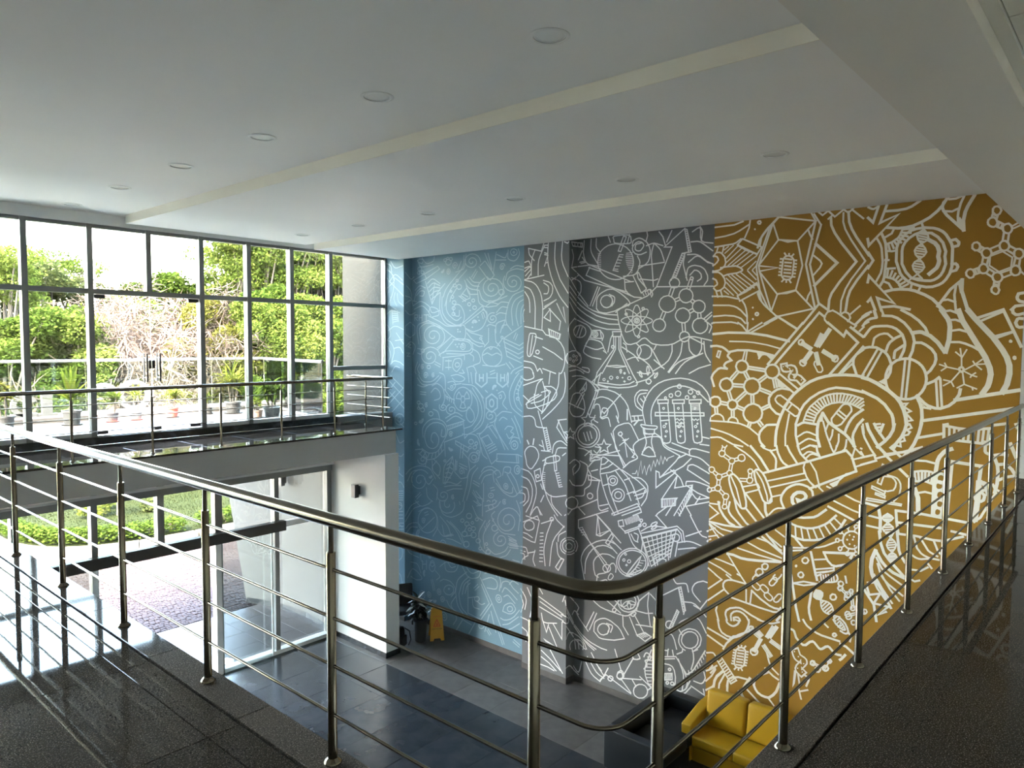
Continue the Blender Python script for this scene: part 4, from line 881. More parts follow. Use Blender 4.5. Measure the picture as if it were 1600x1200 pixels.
[32,675,426,-15,22,-6,6,-8,3,-17,1,-19,0,-13,-3,-12,-6,-10,-9,-8,-9,-7,-21,-1,-11,3,-17,9,-22],[27,650,396,-4,24,-6,6,-9,6,-13,3,-10,-1,-15,-14],[32,681,488,-10,8,-13,6],
[38,648,505,-6,-19],[27,627,507,-6,-17],[32,572,506,-27,-16,-21,-17,-18,-22,-8,-19],[32,612,378,-6,21,-5,9,-15,13,-16,8],[32,588,360,-1,16,-2,6,-21,16],
[45,537,437,-16,2,-7,-1,-22,-11,-20,-19,-19,-28],[32,534,407,-19,0,-13,-7,-15,-12,-10,-15,-2,-15,3,-14,11,-20,8,-8],[51,465,502,-16,-24,-5,-12,-2,-13,1,-36,8,-37],
[58,422,500,-11,-30,-59,-103,-12,-31,-3,-18,3,-22,3,-12,12,-21],[58,398,500,-18,-24,-44,-52,-24,-36,-11,-21,-7,-23,-1,-23,5,-30,10,-23],[27,459,499,-16,2,-18,-8],
[27,445,473,-16,1,-19,-8],[27,438,442,-20,3,-27,-9],[27,440,409,-23,0,-14,-4,-20,-9,-23,-15],[32,677,387,-8,4,-10,2,-20,-1,-22,-12,-8,-8,-6,-9,-8,-22,2,-25,7,-16,17,-15],
[27,636,385,40,-79],[27,623,380,40,-82],
[32,498,299,1,-14,4,-13,6,-12,8,-10,10,-8,12,-5,12,-2,13,1,12,4,11,7,9,9,8,12,4,13,2,14,-1,14,-4,14,-6,12,-9,10,-10,8,-12,4,-13,2,-12,-1,-12,-5,-11,-7,-9,-9,-7,-12,-4,-12,-2,-14],
[27,557,355,7,-114],[27,544,357,8,-117],[32,497,284,-20,10,-12,11],[27,465,305,-3,-8],[35,410,272,2,-15,12,-22,14,-13,21,-9,14,0,18,6,10,7,21,22],[27,473,297,-7,-82],
[27,462,300,-7,-84],[45,676,297,-19,-5,-24,-12,-33,-21,-22,-19,-12,-16,-10,-22,-6,-22,-3,-22],[38,675,254,-43,-20,-22,-18,-21,-29,-4,-13,-2,-18],
[23,561,221,-14,2,8,-11,-18,-12,13,-7,-18,-20,16,-5,-5,-7],[38,522,245,-10,-22,-4,-15,-2,-25,2,-21],[27,507,214,-22,-3],[42,422,240,-152,36],[38,503,174,-235,53],
[17,409,335,1,28,4,27],[17,410,363,-12,24],[17,410,366,15,14],[17,414,329,32,7,19,7],[17,446,336,6,11],[17,446,336,14,-11],[17,414,322,20,-28,19,4],[17,434,294,19,-13],
[17,434,294,-7,-14],[17,406,322,-5,-35,17,-11],[17,401,287,-31,-12],[17,381,279,-2,-7],[17,401,324,-18,-10,-12,-4],[17,383,314,-9,7],[17,383,314,3,-6],[17,399,330,-23,15,-17,15],
[17,376,345,-23,2],[17,376,345,-16,-14],[17,376,345,5,9],[26,403,330,2,-5,4,-2,4,3,2,4,-1,4,-5,3,-3,-2,-3,-5],[32,380,476,-66,24,-45,-103],[27,373,466,-57,28],[27,336,424,-46,14],
[27,329,420,-39,17],[32,292,498,-1,-7,-7,-6,-6,0,-10,3],[32,268,451,7,-1,5,3,4,10,-4,10,-4,2,-7,-1],[18,1121,39,3,-5,6,-3,5,1,4,5],
[18,1127,10,4,-9,8,-4,7,2,5,6,-1,8,-8,6,-10,-1,-4,-3,-1,-5],[18,1090,-13,4,-9,7,-3,7,1,5,6,-1,7,-8,7,-10,-1,-3,-3,-1,-5],
[18,1053,2,1,-6,4,-5,8,-3,8,2,5,6,-1,9,-3,4,-6,3,-5,1,-6,-2,-3,-4,-2,-5],[18,1166,-53,3,-7,3,-3,7,-2,5,2],[18,1184,-47,-4,2,-7,0,-4,-2,-3,-6],
[18,1137,-76,4,-10,7,-3,8,1,4,6,0,8,-8,7,-11,-1,-3,-3,-1,-5],[18,1098,-57,4,-9,6,-3,7,2,4,5,-1,7,-7,6,-9,-1,-4,-7],[18,1024,-42,3,-7,5,-3,6,1,3,5,0,6,-6,5,-8,-1,-3,-6],
[18,1023,-74,4,-9,7,-3,7,1,4,6,-1,7,-7,7,-10,-1,-3,-3,-1,-5],[18,1140,-117,4,-10,8,-3,7,1,5,6,-1,8,-8,7,-5,1,-5,-2,-4,-3,-1,-5],[18,1176,-128,3,-7,5,-3],[18,1183,-121,-5,-2,-2,-5],
[18,1110,-143,4,-10,7,-3,8,1,4,6,-1,7,-8,8,-10,-1,-3,-4,-1,-4],[18,1116,-181,3,-7,6,-3,6,1,3,4,-1,6,-6,6,-8,0,-3,-7],[18,1138,32,3,-11],[18,1127,30,3,-11],[18,1133,-2,-19,-11],
[18,1126,7,-19,-11],[18,1088,-14,-11,4],[18,1092,-5,-12,5],[18,1108,-25,4,-23],[18,1098,-26,4,-23],[18,1173,-65,-12,-10],[18,1166,-57,-13,-9],[18,1135,-77,-19,9],
[18,1139,-68,-19,9],[18,1155,-89,2,-19],[18,1144,-89,1,-18],[18,1165,-118,12,-4],[18,1163,-128,12,-4],[18,1148,-130,-14,-12],[18,1140,-122,-14,-12],[18,1128,-157,2,-16],
[18,1117,-156,2,-17],[18,1038,-52,1,-12],[18,1028,-52,0,-12],[18,1071,-83,-26,2],[18,1070,-73,-25,2],[35,1034,45,-37,-39,-30,-43],[22,1093,40,-40,-20,-22,-15,-12,-11,-16,-24],
[22,997,50,-9,-7,-20,-6,-10,0,-16,6],[29,965,37,-15,-17,-5,-8,-2,-10,1,-25],[29,943,54,-5,-22,-11,-22,-9,-11,-15,-9],[29,907,58,-9,-18,-25,-36],[29,872,61,-6,-15,-5,-10,-25,-24],
[22,859,51,-25,16],[22,823,68,-10,-1],[22,852,33,-12,11,-6,2,-7,0,-19,-5],[22,844,23,-12,13,-6,3,-6,1,-15,-4],[29,811,67,-3,-17,-11,-22],[22,766,70,-12,-23],
[22,748,74,2,-12,6,-11],[22,720,77,3,-12,9,-8],[22,698,78,-25,-24],[22,692,72,9,-34],[22,675,73,-3,-1],[31,987,-44,-140,53,-129,53,-17,-17,-15,-46,144,-76],
[22,847,7,4,-16,-10,-28,-11,-16,-21,-17],[22,829,11,-19,-29,-12,-47],[22,970,-69,-122,41,2,16],[22,966,-92,-128,46,-24,-23],
[28,1019,-42,-7,7,-6,1,-6,-1,-10,-8,-10,-14,-12,-26,-12,-37,-1,-17,5,-6,6,-3,9,0,5,2,6,6,27,64,5,20,1,12],[22,1010,-43,-16,-22,-8,-15,-14,-39,-3,-20],
[22,1060,-102,-55,17,-6,-11,6,-9,46,-18],[28,1110,-71,-7,8,-7,2,-4,-1,-13,-10,-13,-17,-12,-30,-8,-32,-1,-19,2,-4,4,-4,9,-1,7,4,10,11,13,19,9,22,8,24,4,18,-1,10],
[22,1102,-72,-20,-39,-18,-62],[22,697,35,-23,8],[22,670,21,18,-8],[22,957,-123,-34,12],[38,978,-146,-2,-29,-11,-26],[22,963,-185,-15,18,-7,5,-9,4,-22,3],[22,963,-140,-6,15],
[31,817,-101,3,16,5,7,10,7,15,4,13,1,11,-2,15,-7,14,-10,8,-10,8,-13,4,-12,0,-9,-3,-10,-8,-16,-17,-19],
[45,862,-134,5,14,-11,-2,-5,2,-9,8,-2,9,4,6,6,4,9,0,10,-2,11,-9,6,-11,-2,-16,-7,-9],[32,879,-179,-33,2,-33,7,-13,8,-25,23],
[29,902,-194,-20,-11,-15,-4,-29,-2,-20,3,-19,7,-22,13,-11,9,-23,26],[32,893,-242,-27,-8,-22,-2,-35,6,-31,10,-17,10,-21,20,-10,14,-15,29],[22,873,-206,-3,-42],[22,854,-210,-8,-41],
[22,834,-211,-12,-38],[22,815,-207,-17,-37],[22,796,-199,-20,-37],[22,779,-189,-22,-31],[22,763,-176,-22,-24],[22,750,-161,-24,-20],[29,768,-127,-90,-37],[22,802,-66,-22,-19],
[22,774,-62,-36,-13],[22,763,-53,-29,-20,-22,-11,-23,-10,-22,-6],[22,751,-106,-58,-22,-24,-6],[22,763,-53,-24,14,-23,25,-30,11],[29,1049,-123,-72,-80],[29,1048,-174,-134,-138],
[35,1149,-169,-6,-25,-15,-22,-22,-22,-18,-7],[29,1106,-163,5,-24,-3,-12,-9,-12,-41,-35],[29,1088,-152,-8,-31,-9,-15,-27,-30,-22,-14],[29,1182,-246,-60,-4,-44,2,-44,4],
[22,1181,-247,-47,-18,-60,-6],[22,1182,-253,-36,-27,-39,-17],[22,1182,-257,-27,-32,-18,-18],[22,1180,-277,-20,11],[22,1184,-302,-34,11],[22,1180,-313,-4,3],
[22,1184,-186,-36,-24,34,-28],[22,1182,-179,-33,1,-4,2,-1,7],[38,1111,-351,-22,0,-29,-6,-25,0,-40,4,-74,11],[22,1037,-296,-45,-16,-75,-16],[22,1013,-272,-44,-8,-51,-21],
[22,1073,-323,-74,-10,-82,-7],[29,985,-267,-71,-45],[22,970,-256,-52,-33],[22,939,-235,-31,-18],[22,1111,-351,-50,-67],[22,1184,-374,-48,-6,-52,-10],[22,1183,-394,-48,-15,-39,-18],
[22,1183,-419,-32,-19],[22,962,-367,4,-9,6,-4,7,1,4,5,0,8,-8,7,-9,0,-3,-3,-1,-5],[22,979,-390,3,-8,4,-5],[22,997,-405,6,4,2,5,-1,6,-4,5,-5,4,-8,1,-5,-3,-3,-7],
[22,826,-317,4,-9,6,-4,7,1,4,5,-1,7,-7,7,-8,0,-5,-7],[22,859,-374,-2,7,-7,5,-5,-1,-4,-7],[22,888,-286,-43,7,-49,11,-20,8,-35,21],[22,888,-297,-41,10],[29,870,-253,-23,-23],
[32,819,-288,-17,-73],[22,806,-311,-36,9],[22,801,-342,-52,15],[22,798,-353,-32,11],[35,778,-281,-90,14,7,-16],[29,778,-281,-13,-25,-13,-12,-13,-1,-28,11],
[22,745,-319,0,-15,35,-15],[22,666,-220,3,-13,7,-11,10,-8,6,-1,12,0,5,3,8,8,2,6,1,6,-2,14,-7,11,-11,8,-12,2,-11,-4,-8,-9,-3,-12],[18,671,-237,-9,-6],[18,662,-250,1,4,-1,4],
[18,684,-250,-4,-11],[18,673,-265,1,-4,3,-3,4,0,3,2,0,6,-4,4,-5,0,-2,-5],[18,701,-254,3,-11],[18,699,-270,1,-4,4,-3,3,0,3,2,0,5,-3,5,-5,-1,-3,-4],[18,714,-246,9,-8],
[18,722,-257,2,-6,3,-2,4,1,2,3,0,4,-4,4,-5,0,-2,-4],[18,720,-230,11,-2],[18,731,-232,2,-5,3,-2,4,1,2,3,0,4,-4,4,-5,0,-2,-5],[18,715,-212,9,6],
[18,723,-203,2,-5,4,-2,3,1,3,3,-1,4,-4,4,-5,0,-2,-5],[18,702,-199,4,11],[18,702,-182,2,-5,3,-2,4,1,2,3,0,4,-4,4,-5,0,-2,-5],[18,686,-196,-3,12],
[18,675,-177,2,-5,4,-2,3,0,3,3,-1,4,-4,4,-4,0,-3,-4],[18,672,-204,-9,9],[18,664,-196,1,4,-1,4],[32,515,121,-68,19],[38,507,164,6,-30,12,-33,11,-20,20,-27],
[23,539,161,-6,-11,14,-8,-10,-5,5,-9,13,-4,-5,-15,13,-5,-2,-14,13,2,4,-8],[38,547,161,5,-22,8,-20,16,-24,12,-12],[38,581,157,3,-19,9,-19,13,-17,21,-20],[32,638,154,-9,-17,-22,-30],
[32,612,154,9,-29],[26,637,152,-16,3],[26,634,142,-19,4],[26,628,134,-11,1],[38,659,152,-5,-17,-22,-39,-10,-14,-20,-20],[26,673,143,-4,-22,-5,-14,-18,-33,-14,-19],
[28,672,44,-37,13,-6,-18,43,-18],[26,629,46,-126,48],[32,602,62,-99,24],[32,605,61,-65,-60],[26,674,62,-9,-14],[32,586,83,-30,-29],[32,448,166,-1,-40,-19,-3,-90,-4,-7,10],
[26,448,166,-10,3],[26,358,175,-6,0],[32,446,163,-35,-5,-21,-1,-32,3,-29,5],[26,434,160,-1,-37],[26,421,158,0,-36],[26,409,157,1,-36],[26,396,157,2,-36],[26,384,158,2,-38],
[26,372,158,2,-38],[26,360,159,2,-39],[26,348,161,3,-40],[26,336,164,3,-42],[32,325,174,-27,6],[32,273,181,-4,-11],[45,426,96,14,-6,6,-6,10,-14,5,-13,6,-53,1,-110],
[38,423,59,-72,-5,4,-48],[32,423,59,8,-162],[32,439,8,1,-6,3,-6,8,-4,7,2,5,8,-1,9,-3,5,-5,3,-5,1,-5,-2,-4,-4,-1,-6],
[32,442,-16,1,-6,3,-5,8,-4,8,2,4,7,0,9,-4,5,-5,4,-5,0,-5,-2,-3,-4,-2,-6],[32,439,-42,1,-6,3,-5,7,-4,8,1,5,8,-1,9,-3,5,-5,4,-5,0,-5,-2,-4,-4,-1,-6],
[32,440,-70,4,-11,7,-4,7,2,4,7,0,8,-3,6,-5,3,-5,0,-5,-1,-3,-4,-1,-6],[32,445,-94,2,-9,6,-5,7,0,6,5,0,11,-3,5,-4,4,-5,0,-5,-1,-3,-5,-1,-5],[26,519,52,-28,1,-28,-5],
[26,526,16,-23,6,-16,1,-11,-1,-8,-4],[26,521,-12,-29,4,-20,-6],[26,521,17,-4,-29],[26,511,20,-3,-30],[26,501,22,-1,-31],[26,492,22,0,-30],[26,482,20,2,-30],[26,472,19,4,-31],
[51,522,-25,-13,-36,-2,-48],[26,510,-46,-19,6,-20,-3],[32,343,125,0,-27,-2,-4,-9,-5],[32,319,89,-14,4,-15,-1],[35,319,80,-7,-20,-2,-18,1,-33,5,-27],
[35,311,63,-14,3,-6,-1,-13,-12,-7,-12],[32,309,18,-16,11,-20,6],[38,284,125,-16,-40],[32,349,10,-13,-19,-3,-18],[58,355,6,1,-45,5,-64],
[32,335,-3,3,-10,6,-3,7,1,4,7,-1,8,-6,7,-5,1,-4,-2,-4,-9],[32,340,-34,2,-9,6,-5,8,-1,6,6,1,6,-1,6,-3,5,-5,4,-5,0,-4,-2,-4,-4,-1,-6],[26,321,5,-5,-11,-13,-8],
[26,363,-110,-15,15,-35,77],[19,610,30,-13,-5,16,-59,10,4,-13,60],[19,603,-7,-20,0,-9,-8,-4,-9,2,-13,5,-10,17,-6,6,1],[19,595,-2,-20,-4,-7,-3,-6,-7,-4,-9,-1,-13,3,-19,4,-9,11,-15],
[19,638,-42,-38,-13,2,-8,37,14,-1,7],[19,627,-62,-27,-6,1,-7,27,8,-1,5],[19,652,-82,-98,-5,1,-5,99,3,-2,7],[32,664,-97,-46,-7],[38,617,-110,-6,-32,0,-39],
[32,568,-109,-3,-35,-5,-31],[32,568,-109,-66,1,-126,-7],[32,561,-145,-120,3],[26,644,-137,-27,-3],[26,656,-169,-40,-3],[19,591,-122,11,-9,4,-7,-5,-7,-11,-5],
[19,591,-122,-11,-5,-5,-6,5,-8,10,-9],[19,598,-129,-14,2],[19,602,-135,-23,4],[19,602,-141,-23,4],[19,597,-145,-14,2],[19,590,-150,13,-17,1,-5,-5,-8],
[19,590,-150,-15,-11,-1,-4,3,-10],[19,597,-159,-15,3],[19,601,-167,-23,5],[19,600,-175,-23,6],[19,595,-181,-14,3],[35,613,-183,-5,-35,-11,-30,-16,-20,-45,-45],
[32,563,-174,-7,-57,-5,-14,-13,-20],[19,595,-184,-15,-12],[19,571,-175,9,-21],[19,592,-184,-18,6],[19,587,-191,-11,4],[19,580,-196,8,-14,3,-12,-5,-10,-11,-9],
[19,580,-196,-11,-9,-5,-10,3,-12,8,-14],[19,585,-205,-11,3],[19,588,-214,-19,6],[19,588,-221,-21,6],[19,586,-228,-18,5],[19,581,-235,-10,3],[19,575,-241,9,-10,3,-9,-4,-7,-10,-5],
[19,575,-241,-10,-5,-4,-7,3,-9,9,-10],[19,580,-247,-11,3],[19,584,-254,-19,5],[19,585,-259,-22,6],[19,583,-264,-19,5],[19,578,-268,-10,3],[24,709,-346,-4,-20],
[45,622,-244,10,-29,2,-27,-4,-22,-13,-28],[38,622,-244,-18,-31,-16,-17,-18,-12,-31,-10],[24,615,-285,-10,-32,-9,-13,-14,-13,-41,-27],[24,607,-310,-29,-47,-28,-31],
[24,624,-321,-25,-40,-29,-39],[24,619,-266,-15,-29,-10,-12,-15,-10,-40,-23],[24,627,-337,-14,-27,-36,-45],[32,641,-352,-19,7,-9,-4,-11,-15,-29,-52],[29,418,-147,-37,-4],
[29,560,-180,-49,2,-45,-4,-19,1,-18,5,-40,18],[24,517,-179,-10,-35,-11,-14,-8,-5,-14,-5,-26,-1],[24,498,-183,-21,-33,-7,-5,-18,-8],[24,463,-184,-11,-27,-8,-9],
[24,529,-233,-19,-11,-8,-2,-8,0,-17,5],[24,517,-283,-22,1,-19,15],[24,476,-256,-10,-12],[24,520,-313,-10,-5,-13,6],[28,644,-364,-8,-25,-31,11,17,-35,-42,-1,30,-34,-24,17],
[32,659,-363,-15,-24,-22,-30,-9,-51],[18,714,-372,4,-9,7,-1],[18,726,-367,-7,2,-3,-2,-2,-5],[18,715,-386,3,-8,7,-3],[18,725,-380,-7,0,-3,-6],
[18,692,-402,1,-7,5,-5,6,0,5,3,0,9,-6,7,-8,0,-3,-7],[18,684,-389,1,-4,4,-4,4,0,3,2,0,6,-4,5,-6,0,-2,-5],[18,686,-472,2,-6,5,-5,6,-1,4,4,0,8,-6,7,-7,0,-4,-7],
[18,675,-441,2,-6,4,-4,5,-1,4,3,0,7,-5,6,-7,0,-3,-5],[18,641,-445,2,-5,4,-4,5,-1,4,3,0,7,-5,6,-7,0,-3,-6],[18,697,-416,2,-4,3,-4,5,0,3,2,0,7,-4,4,-6,0,-3,-5],
[18,673,-488,1,-5,4,-4,5,-1,3,3,1,7,-5,5,-6,0,-3,-5],[18,691,-465,1,-6,5,-4,5,-1,4,3,0,8,-5,6,-7,0,-3,-6],[17,723,-392,-20,-15],[17,719,-387,-20,-15],[17,694,-473,-46,24],
[17,696,-467,-46,23],[17,693,-391,-7,-54],[17,687,-389,-7,-53],[24,722,-486,-10,-7,-7,-7,-7,-13,-3,-11,2,-6,6,-3,7,1,9,4],[17,722,-495,-13,-14,-5,-10,1,-3,4,-1,12,4],
[17,717,-499,3,-5],[17,712,-503,7,-10],[17,708,-509,9,-12],[17,705,-516,8,-8],[24,695,-525,-9,-14,3,-16],[32,718,-571,-18,-4,-23,-16],[32,718,-624,-5,5,-11,16],
[28,1026,-571,-1,-10,2,-11,5,-16,6,-11,9,-10,12,-10,14,-8,13,-5,21,1,18,7,5,6,6,10,6,27],[28,1059,-579,3,-11,5,-8,8,-7,8,-4,8,0,9,3,7,5,2,7],[24,1078,-584,-14,-1],
[24,994,-562,-28,-2,-18,0,-10,3,-20,10],[28,1181,-642,-81,-23],[28,1181,-669,-62,-25],[24,1100,-665,-18,19,-24,9],[28,1119,-703,-12,24,-20,23,-24,20,-42,26],[18,930,-567,26,-45],
[18,922,-571,25,-45],[14,927,-569,26,-45],[14,925,-569,26,-46],[18,942,-570,23,-45],[18,933,-574,23,-45],[14,938,-572,24,-44],[14,936,-572,24,-45],[18,1022,-608,-35,-20],
[18,1015,-598,-35,-20],[14,1019,-604,-35,-20],[14,1018,-602,-36,-20],[18,1006,-601,-25,-20],[18,998,-591,-25,-21],[14,1003,-597,-25,-21],[14,1001,-595,-25,-20],
[18,986,-626,24,-53],[18,976,-628,24,-53],[14,982,-627,24,-52],[14,980,-627,24,-53],[18,950,-630,-36,-16],[18,944,-619,-36,-17],[14,948,-626,-36,-16],[14,946,-623,-36,-17],
[18,976,-651,-28,-33],[18,967,-643,-28,-33],[14,972,-648,-28,-33],[14,970,-646,-28,-33],[24,991,-676,3,-9,7,-6,8,-2,7,5,1,5,-1,6,-9,9,-5,2,-6,-1,-3,-4,-2,-5],
[24,1008,-598,2,-5,4,-4,6,-1,4,2,0,8,-6,6,-7,0,-3,-6],[24,1071,-700,-2,8,-5,6,-6,5,-7,3,-7,-1,-6,-3,-3,-5,4,-46,2,-8,5,-6,6,-6,7,-2,7,0,6,3,3,6,1,7,-5,39],[24,1068,-746,-20,3],
[24,1067,-735,-20,3],[24,1066,-724,-21,3],[24,1065,-713,-21,3],[24,1063,-702,-20,3],[24,1062,-691,-20,3],[24,1039,-740,-7,2],[24,1077,-746,8,-1],[24,1038,-729,-8,1],
[24,1076,-735,7,-2],[24,1037,-719,-8,1],[24,1075,-725,7,-1],[24,1035,-709,-7,2],[24,1074,-714,7,-2],[24,1034,-698,-7,1],[24,1072,-704,8,-1],[24,1033,-688,-7,1],[24,1071,-694,7,-1],
[24,1060,-680,4,7],[24,1051,-678,-1,7],[24,1041,-677,-6,8],[24,1069,-757,6,-8],[24,1059,-755,1,-8],[24,1050,-754,-4,-6],
[22,874,-636,-6,-18,-5,-9,-7,-5,-14,-4,1,7,13,-18,4,-12,-1,-5,-4,-7,-16,-12,-16,20,15,11,0,-3,-10,13,-6,10,0,7,2,6,6,5,15,6,8,21,21,-13],
[32,882,-564,-11,-2,-4,-3,-7,-20,-12,-12,-11,-7,-9,2,-14,15,-9,4,-5,-2,-15,-15,-5,-2,-5,2,-12,11,-7,3,-5,-2,-17,-16,-9,-1,-9,1],
[28,838,-522,-6,-9,-7,-8,-15,-9,-16,-7,-17,-4,-56,-4],[24,768,-504,2,-10,-1,-4,-11,-8],[24,720,-519,15,12,7,10],[17,734,-498,4,-5],[17,722,-496,11,-15],[17,720,-508,7,-9],
[24,731,-545,5,-7,3,0,3,2,0,5,-4,4,-4,0,-3,-4],[22,1143,-749,-56,-73,-21,19,57,65],[19,1125,-745,10,-12],[19,1119,-752,10,-12],[19,1112,-758,11,-13],[19,1106,-765,11,-13],
[19,1099,-772,12,-13],[19,1093,-779,12,-13],[19,1087,-786,13,-13],[19,1080,-792,14,-14],[19,1074,-799,14,-14],[24,1183,-736,-17,6,-8,1,-5,-3,-10,-12],[24,1183,-804,-16,10,-25,22],
[24,1184,-843,-22,26,-15,29],[26,1183,-877,-25,21,-6,10,-10,36,-7,8,-18,14],[38,1157,-916,-1,39,-6,46,-8,18,-25,29],[26,1135,-875,-4,39,-19,40],[24,1181,-789,-11,18],
[24,1173,-798,-14,21],[24,1166,-807,-18,24],[28,1096,-872,6,36,-3,20,-7,12,-11,7,-22,8,-38,2],
[35,953,-738,33,-22,13,-18,3,-13,0,-10,-6,-12,-8,-9,-14,-6,-12,-1,-11,1,-6,3,-11,11,-11,16,-11,33],[28,963,-727,-28,-19,-18,-7],[24,959,-671,-9,-30,-5,-11,-8,-9,-20,-14],
[28,1025,-825,-57,-41],[24,951,-828,-21,-21],[24,1048,-842,-19,-26],[38,1017,-780,13,-23,17,-36,1,-9,-5,-6],[24,1043,-854,15,14],[24,850,-715,-5,-29],[24,847,-762,-9,-33],
[24,842,-770,-25,13],[24,796,-658,1,-6,4,-4,5,0,4,2,0,7,-5,6,-6,0,-3,-5],[24,778,-675,2,-5,4,-5,6,-1,3,3,1,7,-6,7,-7,0,-3,-6],[24,753,-663,2,-6,5,-5,5,-1,5,3,0,8,-6,7,-7,1,-4,-7],
[24,744,-636,2,-5,3,-3,4,-1,3,3,0,5,-4,5,-5,0,-3,-4],[17,804,-663,-41,-7],[17,802,-658,-41,-7],[18,762,-665,-12,27],[26,831,-709,-13,-4,-4,-3,1,-8,7,-21],
[23,1155,-437,-25,-13,51,-45],[23,1113,-428,-23,-14],[23,1072,-417,-12,-4],[23,1061,-419,-22,-26],[26,1041,-445,47,2,18,-3,11,-6,7,-11,0,-12,-6,-10,-18,-14],[23,1181,-538,-60,54],
[26,1091,-507,-102,-11,-49,-3,-11,2,-6,3,-8,16],[23,1038,-466,-1,-46],[23,1018,-466,5,-49],[28,1018,-464,-33,-23,-32,-16,-17,-4,-21,1],
[28,984,-562,32,9,34,14,12,2,12,-2,22,-8,9,-7,5,-5,3,-9,0,-7,-6,-18],[28,1058,-582,2,5,5,4,8,-1,9,-4,-1,-10],[27,1091,-590,2,15,-2,9,-9,10,-11,5,-12,1,-13,-4,-12,-9,-7,-11],
[27,1139,-604,11,36,-3,15],[19,988,-400,7,-7,3,-1,7,1,2,3],[19,989,-400,-2,-2,0,-7,13,-17,7,-5,6,2,3,6,-2,7,-11,13],
[19,990,-440,-2,-3,0,-7,5,-6,4,-2,6,1,12,9,3,6,-3,7,-6,4,-7,-1,-12,-8],[19,944,-403,-3,2,-7,2,-5,-4,0,-7,12,-17,6,-4,4,0,5,4,0,7,-12,17],
[19,914,-384,3,-7,10,-13,7,-4,6,1,3,6,0,3,-6,8],[19,961,-443,-2,-3,0,-7,4,-6,4,-2,7,1,11,9,3,6,-3,7,-6,4,-7,-1,-11,-8],
[19,947,-467,-3,-3,0,-7,5,-6,4,-2,6,1,12,9,2,6,-2,7,-7,4,-6,-1,-11,-8],[19,927,-458,-3,3,-7,2,-5,-4,0,-7,12,-17,7,-4,3,0,5,3,0,7,-12,17],[23,841,-370,3,-8,8,-3,6,4,1,6],
[23,842,-368,-1,-2],[32,882,-379,-19,-108],[32,863,-487,-11,-42],[23,876,-406,-36,14,-44,2],[23,876,-406,-37,1,-36,12],[32,801,-361,-4,-16],[23,795,-362,-10,7],
[23,738,-345,-4,-6,-2,-8,2,-6,3,-4,12,-5,40,-9],[19,786,-359,-4,-20],[19,778,-357,-4,-20],[19,770,-354,-4,-21],[19,762,-352,-3,-21],[19,753,-350,-2,-21],[19,746,-347,-3,-22],
[32,814,-418,7,-58,-2,-19,-6,-20],[20,799,-411,7,-15,0,-10,-8,-5,-14,0],[20,799,-411,-14,0,-7,-5,0,-10,6,-15],[20,802,-419,-10,7],[20,804,-426,-18,13],[20,804,-432,-22,16],
[20,802,-436,-22,16],[20,798,-439,-18,13],[20,791,-440,-9,7],[20,784,-441,-2,-20,-3,-8,-5,-7,-6,-4,-8,-2,-19,0],[20,784,-441,-19,-1,-8,-2,-6,-4,-4,-6,-3,-8,-3,-20],
[20,782,-452,-8,10],[20,779,-462,-14,18],[20,775,-470,-18,22],[20,769,-476,-19,22],[20,761,-479,-15,17],[20,751,-481,-8,9],[20,741,-482,-2,-15],[20,741,-482,-19,-1],
[20,739,-493,-8,10],[20,729,-494,-7,9],[23,735,-420,2,-7,5,-4,6,-1,5,3,0,9,-6,7,-8,0,-4,-7],[23,723,-381,5,2,2,4,-1,6,-6,4],[23,722,-395,6,0,3,5,-3,7,-6,2],[32,915,-531,12,-17],], [
[1007,779,11,-18,7,-24,-11,0],[1025,574,-11,7,-11,-38,14,16],[1033,794,1,-2,2,-1,3,2,1,2,-1,2,-2,1,-3,-1],[1034,526,1,-2,2,-1,3,1,1,3,-1,2,-3,1,-2,-1],
[1032,487,1,-3,3,-1,3,2,1,2,-1,3,-3,1,-2,-1],[432,758,-4,12,-6,-10,-5,-30,12,14],[426,577,-8,10,-1,-27,3,-11],[1020,372,-8,-23,-11,19],[981,365,-12,-14,-11,10],
[948,283,-15,-7,-24,-19,34,-2],[925,326,0,-2,2,-1,1,1,1,1,-1,2,-1,1,-2,-1],[903,320,1,-2,1,-1,2,1,1,2,-1,1,-2,1,-1,-1],[892,315,1,-2,1,-1,2,1,0,1,0,2,-2,1,-1,-1],
[889,298,1,-2,1,0,2,0,1,2,-1,1,-1,1,-2,-1],[889,290,1,-1,1,-1,2,1,1,1,-1,2,-1,0,-2,0],[863,283,1,-2,1,-1,2,1,0,2,0,1,-2,1,-1,-1],[794,176,10,-29,-12,3],[726,110,-4,18,-4,-25],
[630,286,-16,9,-3,-18],[522,248,-9,-25,-17,-9,17,17],[308,268,-6,12,-13,-7],[289,412,1,-4,3,-1,4,1,1,4,-1,3,-3,2,-3,-2],[278,365,1,-4,4,-2,3,2,2,4,-1,5,-4,2,-4,-2],
[763,-53,-29,17,13,-27],[862,-344,1,-3,3,-3,4,1,1,3,-1,4,-3,2,-4,0],[697,-209,1,-2,2,-2,2,1,1,2,-1,2,-2,2,-2,-1],[684,-212,0,-2,3,-2,2,1,1,2,-1,2,-2,2,-2,-1],
[704,-225,0,-2,2,-2,3,1,1,2,-1,3,-2,1,-3,-1],[687,-222,0,-2,3,-1,2,0,1,2,-1,3,-2,1,-2,0],[696,-238,1,-2,2,-2,2,1,1,2,0,2,-3,2,-2,-1],[681,-240,1,-3,2,-1,2,0,1,2,-1,3,-2,1,-2,0],
